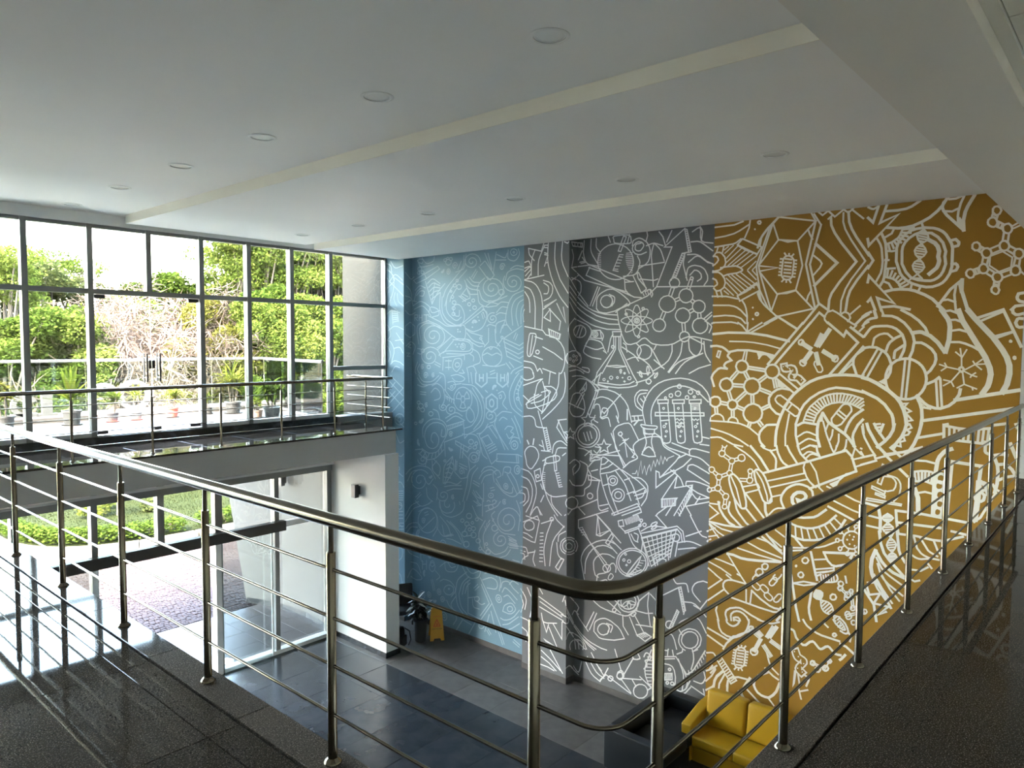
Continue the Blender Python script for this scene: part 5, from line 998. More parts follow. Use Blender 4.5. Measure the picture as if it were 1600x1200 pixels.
[862,-638,0,-2,2,-1,2,0,1,2,-1,2,-2,1,-1,0],[848,-652,1,-2,2,-1,1,0,1,2,0,2,-2,1,-2,0],[840,-660,1,-2,1,-1,2,0,1,1,-1,2,-2,2,-1,-1],[830,-670,1,-2,1,-2,2,1,1,1,-1,2,-2,1,-1,0],
[850,-692,0,-2,2,-1,2,0,1,1,-1,2,-2,2,-2,-1],[834,-701,1,-2,2,-1,1,0,1,2,-1,2,-1,1,-2,0],[1106,-875,-2,34,-9,26,1,-38],[864,-703,-9,0,5,-46,8,-16],]),
'greyC': ([
[19,2052,813,-3,-20,-3,-8,-7,-8,-20,-19],[19,2052,813,-72,-18,-14,33],[19,2016,802,13,-26,4,-14,2,-18,1,-48],[19,1963,817,23,-40,8,-18,3,-19,0,-46],[19,2073,679,-108,13],
[19,2073,754,-16,4,-6,0,-4,-4,-7,-14],[19,2073,729,-25,6,-5,-1,-6,-8],[19,2073,714,-33,21],[19,2069,695,-31,26],[19,2057,683,-21,21],[19,1962,730,-14,37,-7,-36],
[19,1957,743,-14,2],[19,1963,819,-17,-1],[19,1962,809,-17,-2,0,-25,17,5],[19,1962,779,-19,-4],[19,1942,831,3,-53,0,-22,-6,-31,-13,-39,-18,-40,-27,-45,-14,-17,-32,-33],
[19,1904,830,3,-46,0,-23,-3,-24,-7,-23,-19,-45,-43,-59],[19,1866,827,5,-54,-2,-23,-7,-22,-26,-49],[19,1856,824,-16,-7,-7,5],
[19,1968,670,-29,-8,-9,-5,-11,-12,-3,-15,3,-17,10,-15,9,-6,26,-9],[19,1965,659,-22,-13,-3,-4,-2,-9,2,-12,5,-8,5,-1,14,1],
[19,2073,676,-37,-8,-14,-6,-13,-9,-11,-12,-15,-24,-7,-22,-5,-34,-1,-27,4,-72],[19,2073,648,-23,-8,-11,-7,-11,-16,-8,-16,-5,-20,-3,-26,1,-87],
[19,2072,626,-19,-23,-6,-12,-3,-15,-2,-41],[19,2071,474,-101,-18,-18,-19],[19,1952,437,-37,-8,-15,-6,-28,-20,-16,-22,-5,-14,-3,-15,1,-32,4,-18,6,-15,6,-10,7,-5],
[19,1897,272,71,19],[19,1969,385,-63,-27,-45,-27],[19,1967,547,-72,39,65,-28],[19,1929,546,34,-35,-35,-17,1,52],[19,1936,549,-63,-56,7,-37],[19,1894,569,-48,-81,13,64],
[19,1938,462,-65,-23,6,-21,52,11,7,33],[15,1933,460,-6,-32],[15,1922,456,-4,-30],[15,1911,453,-2,-29],[15,1900,449,1,-26],[15,1889,445,4,-24],[15,1878,441,6,-22],
[19,2045,435,-3,6,-3,3,-22,-1,-8,-2,-4,-9,7,-31,15,-45,9,-11,9,-3,8,4,3,13,-3,35,-8,41],[19,2026,435,14,-84],[19,2013,429,-43,-11],
[19,1987,363,4,-7,7,-2,8,3,2,5,-2,6,-8,3,-7,-2,-4,-6],[19,2019,345,-50,-15],[19,2074,322,-41,-5,-14,-5,-9,-8,-13,-25],[19,2074,294,-26,-1,-11,-2,-9,-7,-9,-16],
[19,1997,279,-10,11,-4,1,-5,-5,-8,-15],[19,1831,463,0,-12],[19,1834,317,8,13,1,7,-1,8,-7,13],
[19,2058,136,-2,-16,-3,-4,-6,-2,-18,1,-31,8,-39,12,-31,13,-24,13,-9,11,-5,10,1,13,5,8,12,8,14,5,39,-2],[19,2062,130,-20,22,-10,8,-43,19],[19,2011,172,-9,38,-5,13,-8,9,-21,15],
[19,1968,236,-13,-37,-2,-18,3,-23,14,-59],[19,2014,178,0,-32,-4,-13,-10,-11,-33,-21],[19,1961,214,-20,-14,-6,-5,-3,-8,0,-10,6,-27,10,-28,7,-9,15,-14],[19,2058,135,-83,42],
[19,2032,137,-41,9,-17,6,-23,14,-20,16,-7,10,3,4,7,2,11,-1,30,-9],[19,2077,214,-102,32],[19,2077,169,-37,-26],[19,1850,278,-6,-32,0,-22,4,-28,8,-21,16,-21,21,-21,28,-25,46,-36],
[19,1878,276,3,-46,3,-13,9,-21,13,-21,23,-32,45,-47],[19,1927,276,6,-50],[19,2073,76,-33,5,-15,-2,-7,-4,-8,-9,-4,-21,-4,-7,-9,-3,-27,0],[19,1992,106,-26,-71,-10,1],
[19,1963,30,-18,7,-26,-92,18,-7,26,92],[15,1959,20,-14,4],[15,1956,11,-14,5],[15,1954,2,-15,5],[15,1951,-7,-14,5],[15,1948,-16,-14,5],[15,1945,-25,-14,6],[15,1943,-34,-14,6],
[15,1940,-43,-14,7],[15,1937,-52,-14,7],[19,2075,242,-9,-4,-12,0,-21,5,-12,5,-4,5,0,5,7,14],[19,1889,42,-13,33,-38,6],[19,1889,42,-55,-61],
[19,2060,-115,7,24,0,10,-6,11,-10,10,-14,7,-18,0,-13,-4,-12,-11,-7,-15,1,-16,13,-23,22,-27,7,-4,5,0,7,2,8,7,6,8,4,21],[26,2053,-29,-9,-15],[26,2015,-19,5,-25],[19,1984,-42,-18,-6],
[19,1973,-66,-50,1],[19,1969,-21,-14,-43],[19,1947,-97,-24,10,-38,8,-10,-2,-4,-6,2,-9,8,-6,27,-10,28,-6,7,0,8,5,1,9,-5,7],[19,1958,-132,-14,13],
[19,1958,-137,9,-37,0,-20,-6,-30,-5,-10,-10,-11,-17,-10,-22,-4,-19,2,-51,13],[19,1965,-110,-15,8,-3,0,11,-30],[19,1907,-81,-12,4,-8,-66,11,-4,9,66],[16,1894,-152,-20,-61,-18,5],
[15,1892,-157,-17,5],[15,1888,-167,-16,5],[15,1885,-176,-16,5],[15,1881,-186,-15,5],[15,1878,-195,-15,4],[15,1874,-205,-14,5],[10,1963,-160,-13,0],[10,1963,-169,-13,0],
[10,1963,-178,-13,0],[10,1963,-187,-13,0],[10,1963,-196,-13,0],[10,1963,-205,-13,0],[10,1963,-214,-13,0],[10,1963,-223,-13,0],
[19,1912,-71,-4,26,-4,11,-7,8,-10,7,-12,4,-11,1,-10,-4,-20,-12],[19,1895,-75,-7,22,-7,7,-11,3,-33,2],[19,1883,75,-49,-83],[19,1857,-76,-17,13],
[19,2076,-160,-30,-5,-16,-11,-10,-12,-8,-14,-12,-32,-1,-21,4,-21,12,-36,19,-47],[19,2077,-195,-22,-4,-14,-8,-13,-17,-6,-18,0,-28,7,-30,7,-15,22,-35],
[19,2074,-240,-14,-1,-9,-5,-5,-11,-4,-20,2,-13,3,-8,26,-26],[19,2076,-268,-10,-3,-3,-10,2,-16,2,-5,7,-5],[19,2012,-161,-33,16,-9,-50,30,-11,12,45],
[19,1983,-180,3,-5,6,-3,5,1,3,4,0,4,-6,5,-8,-1,-3,-5],[19,1975,-213,-11,-21],[19,1964,-200,-19,-53,-10,-21,-24,-33,-31,-31],[19,1918,-255,-3,-25,-5,-14,-14,-14,-36,-25],
[19,1992,-317,-26,-32],[19,1957,-261,17,-31],[19,2033,-362,-18,28,-16,16,-4,1,-7,-4,-13,-28],[19,1843,-331,-6,5],[19,1836,-2,-5,17,17,11,-15,2],[19,1831,-292,6,10,1,5,-1,6,-6,12],
[19,2010,-402,2,-11,8,-9,19,-8,13,0,5,1,9,7,2,4,1,5,-3,11,-8,9,-12,7,-13,2,-12,-2,-8,-7,-3,-9],[19,2073,-397,-81,40,-11,-21,24,-100,22,1],[19,2073,-466,-46,-11],
[19,2058,-367,-77,-8],[19,1899,-338,-8,-12,-9,-9,-38,-23],[19,2072,-445,-22,-2,-30,-12],[18,1975,-430,-16,3],[18,1976,-446,-17,4],[18,1976,-462,-17,4],[18,1977,-478,-17,4],
[18,1977,-494,-17,4],[18,1978,-509,-18,3],[18,1978,-525,-18,3],[18,1978,-541,-17,3],[18,1979,-557,-18,3],[19,1910,-360,28,-66,13,-50,3,-21,0,-20,-7,-53],
[19,1844,-377,46,-52,15,-26,8,-30,9,-80],[19,1970,-387,-64,27],[19,1902,-356,3,-7,7,-2,6,0,3,4,0,5,-7,6,-8,-1,-4,-5],[19,1833,-485,12,5,4,4,4,12,-3,12,-4,6,-12,10],
[19,1839,-495,16,7,5,6,4,7,1,8,-4,18,-6,8,-16,13],[12,1831,-472,4,11,-4,8],[19,1890,-564,-31,46,-14,-4,30,-53,15,11],[19,1877,-449,-2,20,-4,9,-9,7,-25,15],
[19,1884,-456,-4,-37,-3,-12,-6,-8,-15,-10],[19,2074,-511,-12,1,-7,-3,-4,-8,-6,-18],[19,2076,-568,-9,11,-22,13],[19,2076,-541,-5,0,-4,-3,-3,-21],[19,2069,-530,-8,0],
[19,2046,-533,-41,14],[19,2004,-582,10,17,2,9,-2,12,-9,31],[19,1837,-697,-6,-22],[19,1981,-715,-135,-46],[19,1974,-736,-121,-38],[19,1977,-760,-131,-29],[19,1857,-764,-26,-3],
[19,1833,-797,16,4],[19,1959,-816,-22,-48,-11,37],[19,1902,-815,-50,-57,0,76],[19,1966,-786,-6,-29,-5,-6,-3,-1,-18,0,-53,13],[19,1951,-897,-71,-20,60,12,11,8],
[19,2075,-716,-16,-20,-5,-13,1,-14,7,-30],[19,2076,-753,-6,-18,6,-20],[19,2048,-690,-24,-39,-6,-18,1,-21,13,-52],[19,1923,-838,-43,-73],
[19,2074,-835,-23,-2,-15,-4,-11,-11,-12,-22,-4,-17,3,-13,5,-8,22,-21],[19,2077,-879,-24,-9,-6,-6,-1,-11,8,-32],[19,1848,-638,-10,-22,-1,-9,2,-11,11,-26],
[19,2026,-616,-34,-3,-10,-4,-1,-6,8,-22,0,-8,-6,-12,-23,-27],[20,1965,-953,-51,-25,-56,-34],[20,1965,-982,-44,-15,-39,-23],[20,1915,-938,-68,-82],[20,1968,-1017,-40,0,-35,-6],
[12,2073,549,4,-7],[12,2077,498,-1,-3],], [
]),
'greyD': ([
[27,1214,720,-3,4],[27,1211,666,4,1],[27,1214,722,-3,-1],[27,1211,689,4,-2],[27,1215,663,-2,0],[27,1214,640,-2,-1],[27,1215,575,-3,0],[27,1215,476,-3,1],[38,1216,392,-3,0],
[38,1211,277,0,-3],[33,1214,178,2,9,-5,13],[27,1214,116,-3,12],[21,1212,-72,3,6,-2,7],[21,1213,-150,5,2,2,5,-2,6,-7,4],[26,1217,-299,-5,3],[26,1216,-337,-4,4],
[19,1828,522,-21,-15,-23,-13,-31,-15,-23,-8,-54,-12,-67,-2],[19,1827,553,-19,-15,-30,-19,-46,-22,-31,-10,-36,-7,-49,-2],[19,1827,575,-20,-17,-24,-15,-55,-27,-20,-6,-36,-8,-50,-6],
[19,1826,597,-41,-37,-17,-12,-20,-10,-29,-10,-35,-8,-56,-4],[19,1826,619,-55,-62],[19,1794,829,4,-48,-4,-19,-8,-19,-9,-10,-9,-5,-43,-9],[19,1759,831,2,-37,-3,-15,-8,-15,-25,-35],
[19,1733,832,1,-25,-1,-9,-5,-8,-15,-15],[19,1825,823,-21,-3,0,-17,21,4],[15,1827,824,0,-17],[15,1812,821,0,-17],[19,1823,752,-19,36],[19,1816,741,-26,3],[19,1810,735,-23,4],
[19,1803,761,-13,-17],[19,1825,724,-61,2,-200,-79],[19,1829,697,-40,-33,-208,-57],[19,1764,718,19,-33,-220,-94],[19,1770,716,-58,-19],[19,1828,684,-6,4],[19,1762,557,-38,78],
[19,1749,556,-35,75],[19,1830,669,-15,-9,-4,-6,-3,-12,1,-22,3,-7,9,-11],
[19,1554,725,1,-16,6,-14,10,-13,13,-11,16,-7,18,-5,19,0,19,3,18,6,17,10,14,12,11,15,7,15,2,17,-2,16,-6,15,-10,13,-14,10,-17,8,-18,3,-19,1,-19,-4,-18,-7,-16,-9,-14,-13,-10,-14,-6,-15,-2,-16],
[19,1676,839,-12,-28],[19,1573,835,11,-36],[19,1645,834,-41,1,-28,-3,-8,-8,-3,-20,2,-3,6,-2,17,0,31,3,21,4,5,5,1,10,4,8,-2,3,-5,2],[19,1602,830,-14,-4,26,-56,12,3,-24,57],
[16,1602,756,18,2,30,-61,-25,-6],[15,1623,750,-18,-3],[15,1628,738,-18,-3],[15,1633,726,-18,-2],[15,1639,714,-19,-2],[15,1644,702,-18,-2],[12,1559,761,28,0],[12,1559,753,30,1],
[12,1557,746,33,1],[12,1557,739,32,1],[12,1555,732,34,0],[12,1555,725,32,0],[12,1555,718,30,0],[12,1556,711,26,0],[12,1557,704,21,-1],[12,1558,697,16,-1],[12,1558,690,10,-2],
[12,1559,683,4,-2],[10,1725,771,-15,-3],[10,1724,764,-14,-3],[10,1724,756,-14,-2],[10,1724,749,-14,-3],[10,1724,742,-15,-3],[10,1724,734,-15,-2],[10,1724,727,-15,-3],
[10,1724,720,-15,-3],[10,1724,712,-15,-2],[19,1560,788,-2,15,-3,5,-13,6,-13,2,-14,-5,-19,-13,-7,-9,-7,-13,-3,-12,0,-15,3,-17,5,-11,12,-11,31,-14],
[19,1520,795,21,-2,4,-4,2,-9,-1,-8,-7,-5,-10,-2,-8,2,-10,11,-3,6,0,3,3,6,7,6,13,3,12,-3,13,-11,4,-10,-3,-11,-11,-11,-14,-5,-13,0,-23,7],[19,1496,783,-23,6,-11,1,-11,-3,-28,-10],
[19,1462,790,9,-29,2,-20,-11,-119],[19,1462,790,-20,-18,-8,-9,-6,-12,-12,-33],[19,1530,706,-114,7],[19,1523,655,-57,-8,-10,0,-13,4],[19,1535,676,-2,-13,-4,-8,-35,-36],
[19,1497,847,-6,-25,6,-19],[19,1536,746,-10,-17,-2,-9,2,-11,9,-28],[19,1556,672,-27,9,-36,-67,23,-14,40,72],[19,1594,654,-3,-34,-4,-7,-8,-10,-16,-11,-15,-7,-32,-3],
[19,1591,646,-39,1],[19,1499,604,-17,8,-7,0,-6,-7,-4,-10,0,-4,5,-8],[15,1510,601,-7,-12],[15,1501,608,-8,-15],[15,1488,609,-5,-17],[15,1476,608,-3,-19],
[19,1600,670,-47,2,-8,3,-10,11],[19,1448,621,-64,148,33,2,-85,62,-18,-89,27,-3,44,-98],[19,1332,833,-10,-5,-19,-83,11,-2],[15,1331,824,-11,-3],[15,1329,815,-11,-3],
[15,1327,806,-11,-2],[15,1325,797,-10,-2],[15,1323,787,-10,-1],[15,1321,778,-10,-1],[15,1319,769,-10,0],[15,1317,760,-10,0],[15,1315,751,-10,0],[19,1341,741,-12,-3,36,-84,11,3],
[15,1343,733,-10,-3],[15,1347,725,-11,-3],[15,1350,717,-11,-3],[15,1353,710,-10,-3],[15,1357,702,-11,-3],[15,1360,694,-10,-3],[15,1364,686,-11,-3],[15,1367,679,-11,-3],
[15,1371,671,-11,-3],[15,1374,663,-11,-3],[19,1441,832,-17,-21,-12,-35],[19,1386,831,21,-41],[19,1300,818,-20,11,-9,2,-3,-4,-1,-4,0,-27,-4,-14,-11,-7,-35,-6],
[19,1319,735,-29,-1,-12,-3,-12,-6,-25,-20,-25,-12],[19,1330,731,5,-22,0,-12,-17,-58],[19,1323,649,-5,29,-3,6,-4,4,-11,4,-12,1,-22,-5,-13,-8,-7,-7,-10,-20,-1,-11,1,-8,13,-17],
[19,1307,658,-18,17,-9,-1,-9,-5,-9,-10,-2,-12,3,-6,13,-7],[19,1314,706,-25,18,-12,3,-12,-5,-29,-22,-20,-6],[19,1305,781,-25,0,-12,-3,-14,-9,-37,-28],[19,1263,782,-4,32,2,7,8,13],
[19,1629,537,-142,51,-39,33,-234,-9],
[19,1629,537,-10,-54,-14,-43,-13,-28,-8,-9,-8,-5,-15,-1,-24,6,-8,3,-19,14,-11,3,-8,-2,-20,-16,-10,-5,-35,-5,-33,1,-23,5,-40,20,-22,7,-26,-1,-67,-14],[19,1635,527,-54,34],
[19,1729,545,-1,35,-3,9,-4,7,-10,9,-13,7,-20,8,-14,2,-16,-1,-12,-5,-22,-12,-21,-15,-17,-14,-8,-11,0,-5,7,-8],[19,1729,545,-9,-11,-7,-4,-19,-4,-15,-1,-35,6,-75,25],
[19,1649,571,3,-10,8,-9,12,-4,7,-1,13,3,10,8,6,10,1,6,-1,5,-5,10,-11,7,-13,2,-6,-1,-13,-6,-8,-9,-3,-11],[19,1667,601,-22,-9,-5,-6,0,-9,2,-10,12,-14],
[19,1660,595,-8,-15,-1,-6,1,-6,8,-14],[16,1464,490,2,-3,5,-4,20,-6,44,-4,31,3,26,5,14,8,2,4,-2,4,-14,7,-25,5,-32,1,-44,-5,-19,-7,-6,-4,-2,-4],
[16,1484,448,5,-2,6,0,20,8,35,25,21,21,14,19,4,14,-2,4,-5,1,-16,-3,-22,-13,-24,-18,-28,-30,-9,-17,-1,-5,2,-4],
[16,1534,430,5,1,4,5,8,17,5,39,-4,39,-7,17,-4,4,-5,1,-5,-1,-8,-12,-6,-22,-3,-27,2,-26,5,-22,8,-12,5,-1],
[16,1586,448,2,4,-4,14,-13,19,-21,20,-34,23,-19,8,-7,0,-4,-2,-2,-4,0,-6,8,-16,28,-29,23,-18,22,-11,16,-3,5,1],[18,1522,491,1,-4,4,-4,8,-2,10,4,3,7,-3,7,-10,4,-8,-3,-3,-4,-2,-5],
[22,1529,492,2,-4,4,-1,5,2,1,3,-1,3,-5,2,-4,-1,-2,-4],[19,1501,539,2,-4,4,-1,4,2,1,3,-1,3,-4,1,-4,-1,-2,-3],[19,1579,518,2,-4,3,0,4,1,2,3,-1,3,-5,2,-3,-1,-2,-4],
[19,1520,428,2,-3,3,-1,4,1,2,3,-2,3,-4,2,-3,-1,-2,-4],[19,1349,631,2,-8,6,-7,14,-3,9,2,8,6,5,12,-5,12,-7,5,-10,2,-13,-5,-6,-7,-3,-9],
[19,1364,552,3,-14,10,-10,14,-6,8,-1,16,4,12,9,8,13,1,7,-1,7,-7,13,-12,8,-16,3,-8,-1,-14,-7,-10,-11,-4,-14],
[19,1293,581,2,-12,8,-9,12,-4,6,-1,13,3,10,8,6,11,1,6,-1,6,-5,10,-10,7,-13,2,-6,-1,-12,-5,-8,-10,-3,-11],
[19,1243,539,2,-11,7,-8,10,-4,6,0,11,2,9,7,6,10,0,5,0,5,-5,10,-9,6,-11,2,-6,-1,-10,-5,-8,-8,-2,-10],
[19,1303,507,3,-12,8,-10,12,-5,7,0,14,3,11,8,6,11,1,6,-1,6,-6,12,-10,7,-14,3,-7,-1,-12,-6,-9,-10,-3,-12],
[19,1231,468,3,-13,8,-9,12,-6,7,-1,14,3,11,8,6,12,1,6,-1,7,-5,11,-11,8,-14,2,-7,0,-12,-6,-9,-10,-3,-12],
[19,1406,472,3,-10,7,-9,12,-5,6,0,12,2,10,7,6,10,0,6,0,6,-5,9,-10,7,-12,2,-7,0,-11,-5,-8,-9,-3,-11],[19,1304,428,2,-9,5,-6,14,-5,9,2,8,6,4,12,-4,12,-7,5,-10,2,-13,-4,-6,-7,-2,-8],
[19,1293,645,2,-4,6,-1,4,3,0,4,-2,3,-4,1,-4,-2,-2,-4],[19,1384,616,11,-31],[19,1371,612,12,-31],[19,1365,560,-19,7],[19,1370,570,-19,7],[19,1303,560,-10,-9],[19,1295,568,-10,-8],
[19,1294,533,16,-7],[19,1288,523,16,-8],[19,1272,515,-1,-19],[19,1260,516,-2,-19],[19,1337,479,-4,-32],[19,1324,480,-3,-33],[19,1418,526,13,-28],[19,1406,521,12,-28],
[19,1307,604,-12,34],[19,1319,608,-12,34],[19,1828,366,-16,-18],[19,1781,450,3,-11,4,-5,11,-7,14,-2,14,2],[19,1827,474,-14,3,-14,-3,-11,-7,-4,-5,-3,-12],[19,1829,474,-22,4],
[19,1829,435,-16,37],[19,1816,426,-16,41],[19,1804,337,3,-14,5,-6,14,-9],[19,1827,366,-15,-9,-4,-6,-4,-14],[14,1822,345,3,-4,5,-1],[14,1830,350,-5,-1,-3,-4],
[14,1822,332,2,-4,5,-1],[14,1830,336,-6,-1,-2,-3],[19,1826,499,-48,-19,-15,-11,-9,-12,0,-12,3,-10,29,-49],[19,1779,402,-13,15,-10,1,-16,-2,-23,-5,-12,-5,-6,-6,-7,-13],
[19,1779,402,14,-31,-1,-7,-5,-5,-16,-9,-23,-8,-44,-6],[19,1786,391,-38,-12,-15,-3,-13,0,-28,8],[19,1747,455,-38,0,-7,-34,55,3,-10,31],
[19,1720,439,1,-5,4,-4,9,-2,6,1,5,3,3,8,-3,7,-5,3,-6,1,-8,-2,-4,-5,-2,-5],[19,1728,439,2,-4,4,-1,5,2,2,3,-2,4,-5,2,-4,-1,-2,-5],[19,1709,455,-13,-15,-3,-6,0,-6,6,-15],
[19,1692,384,-16,-24,16,11],[19,1649,449,-43,0,3,-20,37,0,3,20],[19,1643,429,-1,-52,81,-98],[19,1609,429,-1,-52,-56,-95],[19,1633,429,0,-52,64,-100],[19,1618,429,-1,-52,-51,-96],
[19,1675,308,-50,-4,-30,3,-18,3,48,2,50,-4],[19,1602,292,2,-4,3,-1,4,2,1,2,-1,3,-4,2,-3,-1,-2,-3],[19,1585,282,1,-3],[19,1591,279,1,3,-2,2,-3,0,-2,-2],
[19,1670,366,-12,52,-4,9,-8,12],[19,1638,387,2,-5,5,-1,6,2,2,4,-2,4,-6,2,-4,-1,-3,-5],
[19,1465,368,3,-13,9,-10,13,-6,7,-1,15,3,12,8,7,12,1,6,-1,7,-6,12,-12,8,-15,3,-7,-1,-13,-5,-10,-10,-3,-13],
[19,1577,336,-24,9,-13,2,-14,-2,-15,-5,-18,-10,-16,-12,-14,-18,-5,-10,0,-5],[19,1596,403,-12,-8,-6,-28],[19,1602,387,-54,-30,-10,-8,-14,-17],[19,1467,383,-47,-74],
[19,1454,338,-45,-34],[19,1377,399,-1,-27,6,-18,9,-17,17,-15,51,-29],[19,1334,404,4,-33,6,-16,13,-19,35,-44],
[19,1308,418,-3,-32,-3,-11,-13,-14,-9,-4,-5,-1,-5,2,-7,6,-8,16,-1,10,2,28],[19,1245,409,-3,-31,-3,-12,-5,-11,-16,-22],[19,1388,290,-24,28,-15,12,-19,10,-50,16],
[19,1303,289,-39,21,-46,14],[19,1308,428,-63,-29],[19,1231,479,-12,-9,-3,-5,1,-6,8,-17],[19,1247,494,-30,23],[19,1242,484,-26,22],[19,1360,287,-22,29,-16,15,-20,12,-53,23],
[19,1475,298,2,-10,3,-5],[19,1482,283,5,11,-2,15,-2,3,-4,-1,-4,-13],[19,1518,283,1,6,-2,2,-5,-2,-5,-6],[19,1445,284,-7,4,-1,-4],[19,1537,403,-20,-17,-4,-8,0,-9,11,-22],
[19,1444,398,11,-20],[19,1828,302,-44,-18],[19,1827,289,-19,-4,-18,-11],[19,1798,300,-29,-3,-7,-5,-1,-8,4,-5,6,0,20,5],
[19,1830,243,-9,6,-12,3,-19,-1,-15,-3,-13,-6,-14,-9,-11,-11,-10,-13,0,-8,6,-18,36,-77],[19,1827,190,-17,1,-12,-10,-11,-24,-5,-28,4,-18,10,-14,13,-7,18,-2],
[19,1810,196,-20,23,-13,19,-2,-12,2,-18,4,-6,15,-11],[19,1797,202,-10,11,-2,-10],[19,1829,140,-33,54],[19,1822,127,-36,62],[19,1828,132,-39,-11],
[19,1826,263,-22,0,-22,-7,-45,-22,-14,-9,-12,-10,0,-3,16,-40,29,-70],[19,1745,242,-44,38],[19,1704,277,11,-31,2,-11,-2,-3,-15,-4,-25,-4,-57,-3,-48,4,-24,5,-15,5,-3,5,1,8,23,33],
[19,1712,238,-39,-1,-45,-4,-20,0,-42,6,-23,11],[19,1721,280,17,-48,-70,-13],[19,1731,216,-13,-16],[14,1681,252,2,-4,4,-1,5,2,1,3,-1,3,-5,2,-4,-1,-2,-4],
[14,1644,262,3,-6,5,-2,7,3,2,4,-2,4,-6,3,-5,-1,-4,-5],[14,1617,263,2,-4,3,-1,3,2,2,2,-1,3,-4,2,-3,-1,-2,-3],[14,1584,248,4,-3,4,3,-4,3,-4,-3],
[14,1557,262,3,-6,5,-1,7,2,2,4,-2,5,-7,3,-5,-1,-3,-6],[14,1665,245,3,-3,3,3,-3,3,-3,-3],[14,1595,263,2,-2,3,2,-3,2,-2,-2],[14,1602,284,5,-4,4,4],[14,1585,280,3,-3,4,3,-4,3,-3,-3],
[19,1731,205,-35,7,-22,0,-39,-9,-17,-8,-15,-9,-18,-16,-14,-20,-7,-21,-12,-44],[19,1737,167,-31,12,-14,1,-26,-5,-20,-10,-15,-15,-13,-29,-3,-15,4,-21],[19,1605,195,80,-83],
[19,1704,95,-9,33,-3,5,-5,2,-12,-1,-9,-5,0,-6,6,-18],[19,1684,111,11,10],[19,1672,105,29,-13],
[19,1737,130,-4,12,-3,4,-9,3,-10,-2,-5,-10,-4,-35,-3,-10,-2,-2,-5,-1,-17,7,-9,0,-5,-7,-8,-28],[19,1730,101,6,-14,0,-5,-4,-4,-16,-6],[19,1529,286,-33,-4,-13,1,-13,4],
[19,1534,245,-47,14,-15,10,-21,17],[19,1465,253,5,-8,7,-3,9,4,3,6,-3,6,-9,4,-7,-2,-5,-7],[19,1510,279,-4,-9,2,-2,3,1,8,8,2,9],[19,1517,286,-7,-7],[19,1477,286,1,-6,3,-3,3,3,1,6],
[19,1441,274,7,-7,4,0,-2,9,-8,9,-3,0,-2,-2,4,-9],[19,1719,18,1,-9,4,-9,13,-15,19,-10,11,-2,22,2,17,10,6,7,4,9,2,9,-1,9,-4,9,-6,8,-17,13,-22,6,-11,0,-19,-7,-8,-5,-6,-8,-4,-8,-1,-9],
[19,1706,20,1,-12,5,-11,7,-10,10,-9,11,-8,13,-5,14,-2,14,-1,14,3,12,5,10,7,8,9,4,11],
[19,1830,20,-5,12,-7,10,-10,9,-12,7,-14,5,-14,3,-13,-1,-14,-2,-11,-6,-10,-7,-8,-9,-4,-10,-2,-11],[19,1788,23,-14,-34],[19,1771,27,-13,-34],[19,1755,31,-10,-28],
[19,1766,109,-10,-18,-25,0,19,-15,-6,-19,21,9,21,-12,-5,20,19,12,-25,4,-9,19],[19,1684,3,-10,-18,-24,1,18,-15,-6,-19,21,8,20,-12,-5,20,19,11,-24,4,-9,20],
[19,1481,217,25,0,10,-2,14,-11,9,-16,0,-18,-6,-17,-8,-7,-22,-12],[19,1487,206,26,-5,8,-7,6,-12,0,-8,-3,-6,-21,-23],[19,1512,182,-12,-12],[19,1498,193,-9,-15],
[19,1640,41,-11,16,-11,9,-31,12,-21,3,-9,-5,-7,-8,-32,-53],[19,1640,41,-13,-67,-50,-68,12,-10],[19,1649,32,-48,-103,-15,-27],[19,1595,34,4,-6,6,-3,7,3,3,5,-3,5,-7,4,-6,-1,-4,-7],
[15,1603,26,-19,-17,-13,-66],[15,1589,9,-51,-52],[15,1608,-14,-43,33],[15,1593,8,-15,7,9,-16],[22,1625,105,-12,-26],[26,1573,135,0,-41],[26,1540,75,-21,23],[19,1560,-20,-19,-8],
[19,1535,-40,12,-15,-9,-1],[19,1551,110,-47,6],[19,1549,90,-46,8],[19,1541,110,-5,-18],[19,1523,113,-3,-18],[19,1508,80,-35,-2,-31,1,-5,-1,-2,-3,3,-6,9,-4,37,-1,13,3,8,3,5,7,-2,3],
[19,1499,66,-4,-23,-46,4,-2,19],[19,1493,43,-9,-23,-1,-12,4,-13,16,-35],[19,1455,47,5,-24,0,-12,-4,-15,-15,-37],[19,1503,-40,-32,-5,-30,4],[19,1496,48,-24,-4,-23,4],
[19,1500,-29,-20,20,-9,3,-8,-3,-18,-17],[19,1493,66,-3,-17],[19,1490,84,11,39,2,16,-4,22,-8,21,-16,27,-18,21,-22,16,-27,12,-33,8,-37,4,-33,-3,-32,-9,-25,-15,-19,-20,-9,-16,-5,-30],
[19,1461,86,3,34,-1,17,-4,16,-7,16,-13,20,-17,18,-20,15,-17,9,-17,6,-24,4,-24,-1,-19,-4,-17,-6,-22,-11,-39,-33],[16,1334,239,3,-6,6,-2,7,3,2,4,-2,5,-7,4,-5,-2,-4,-6],
[16,1336,211,4,-8,8,-3,9,3,3,7,-3,7,-9,4,-8,-2,-3,-3,-1,-5],[16,1370,202,3,-6,5,-2,7,3,1,4,-1,5,-7,3,-5,-1,-3,-6],[16,1286,220,4,-7,6,-2,7,3,2,5,-1,6,-8,3,-6,-1,-4,-7],
[16,1257,219,3,-6,4,-2,6,3,2,4,-2,4,-5,3,-5,-1,-3,-5],[16,1302,198,3,-5,5,-2,6,2,1,5,-1,4,-6,3,-5,-1,-3,-6],[16,1275,202,2,-3,3,-1,3,1,2,3,-1,2,-4,2,-3,0,-2,-4],
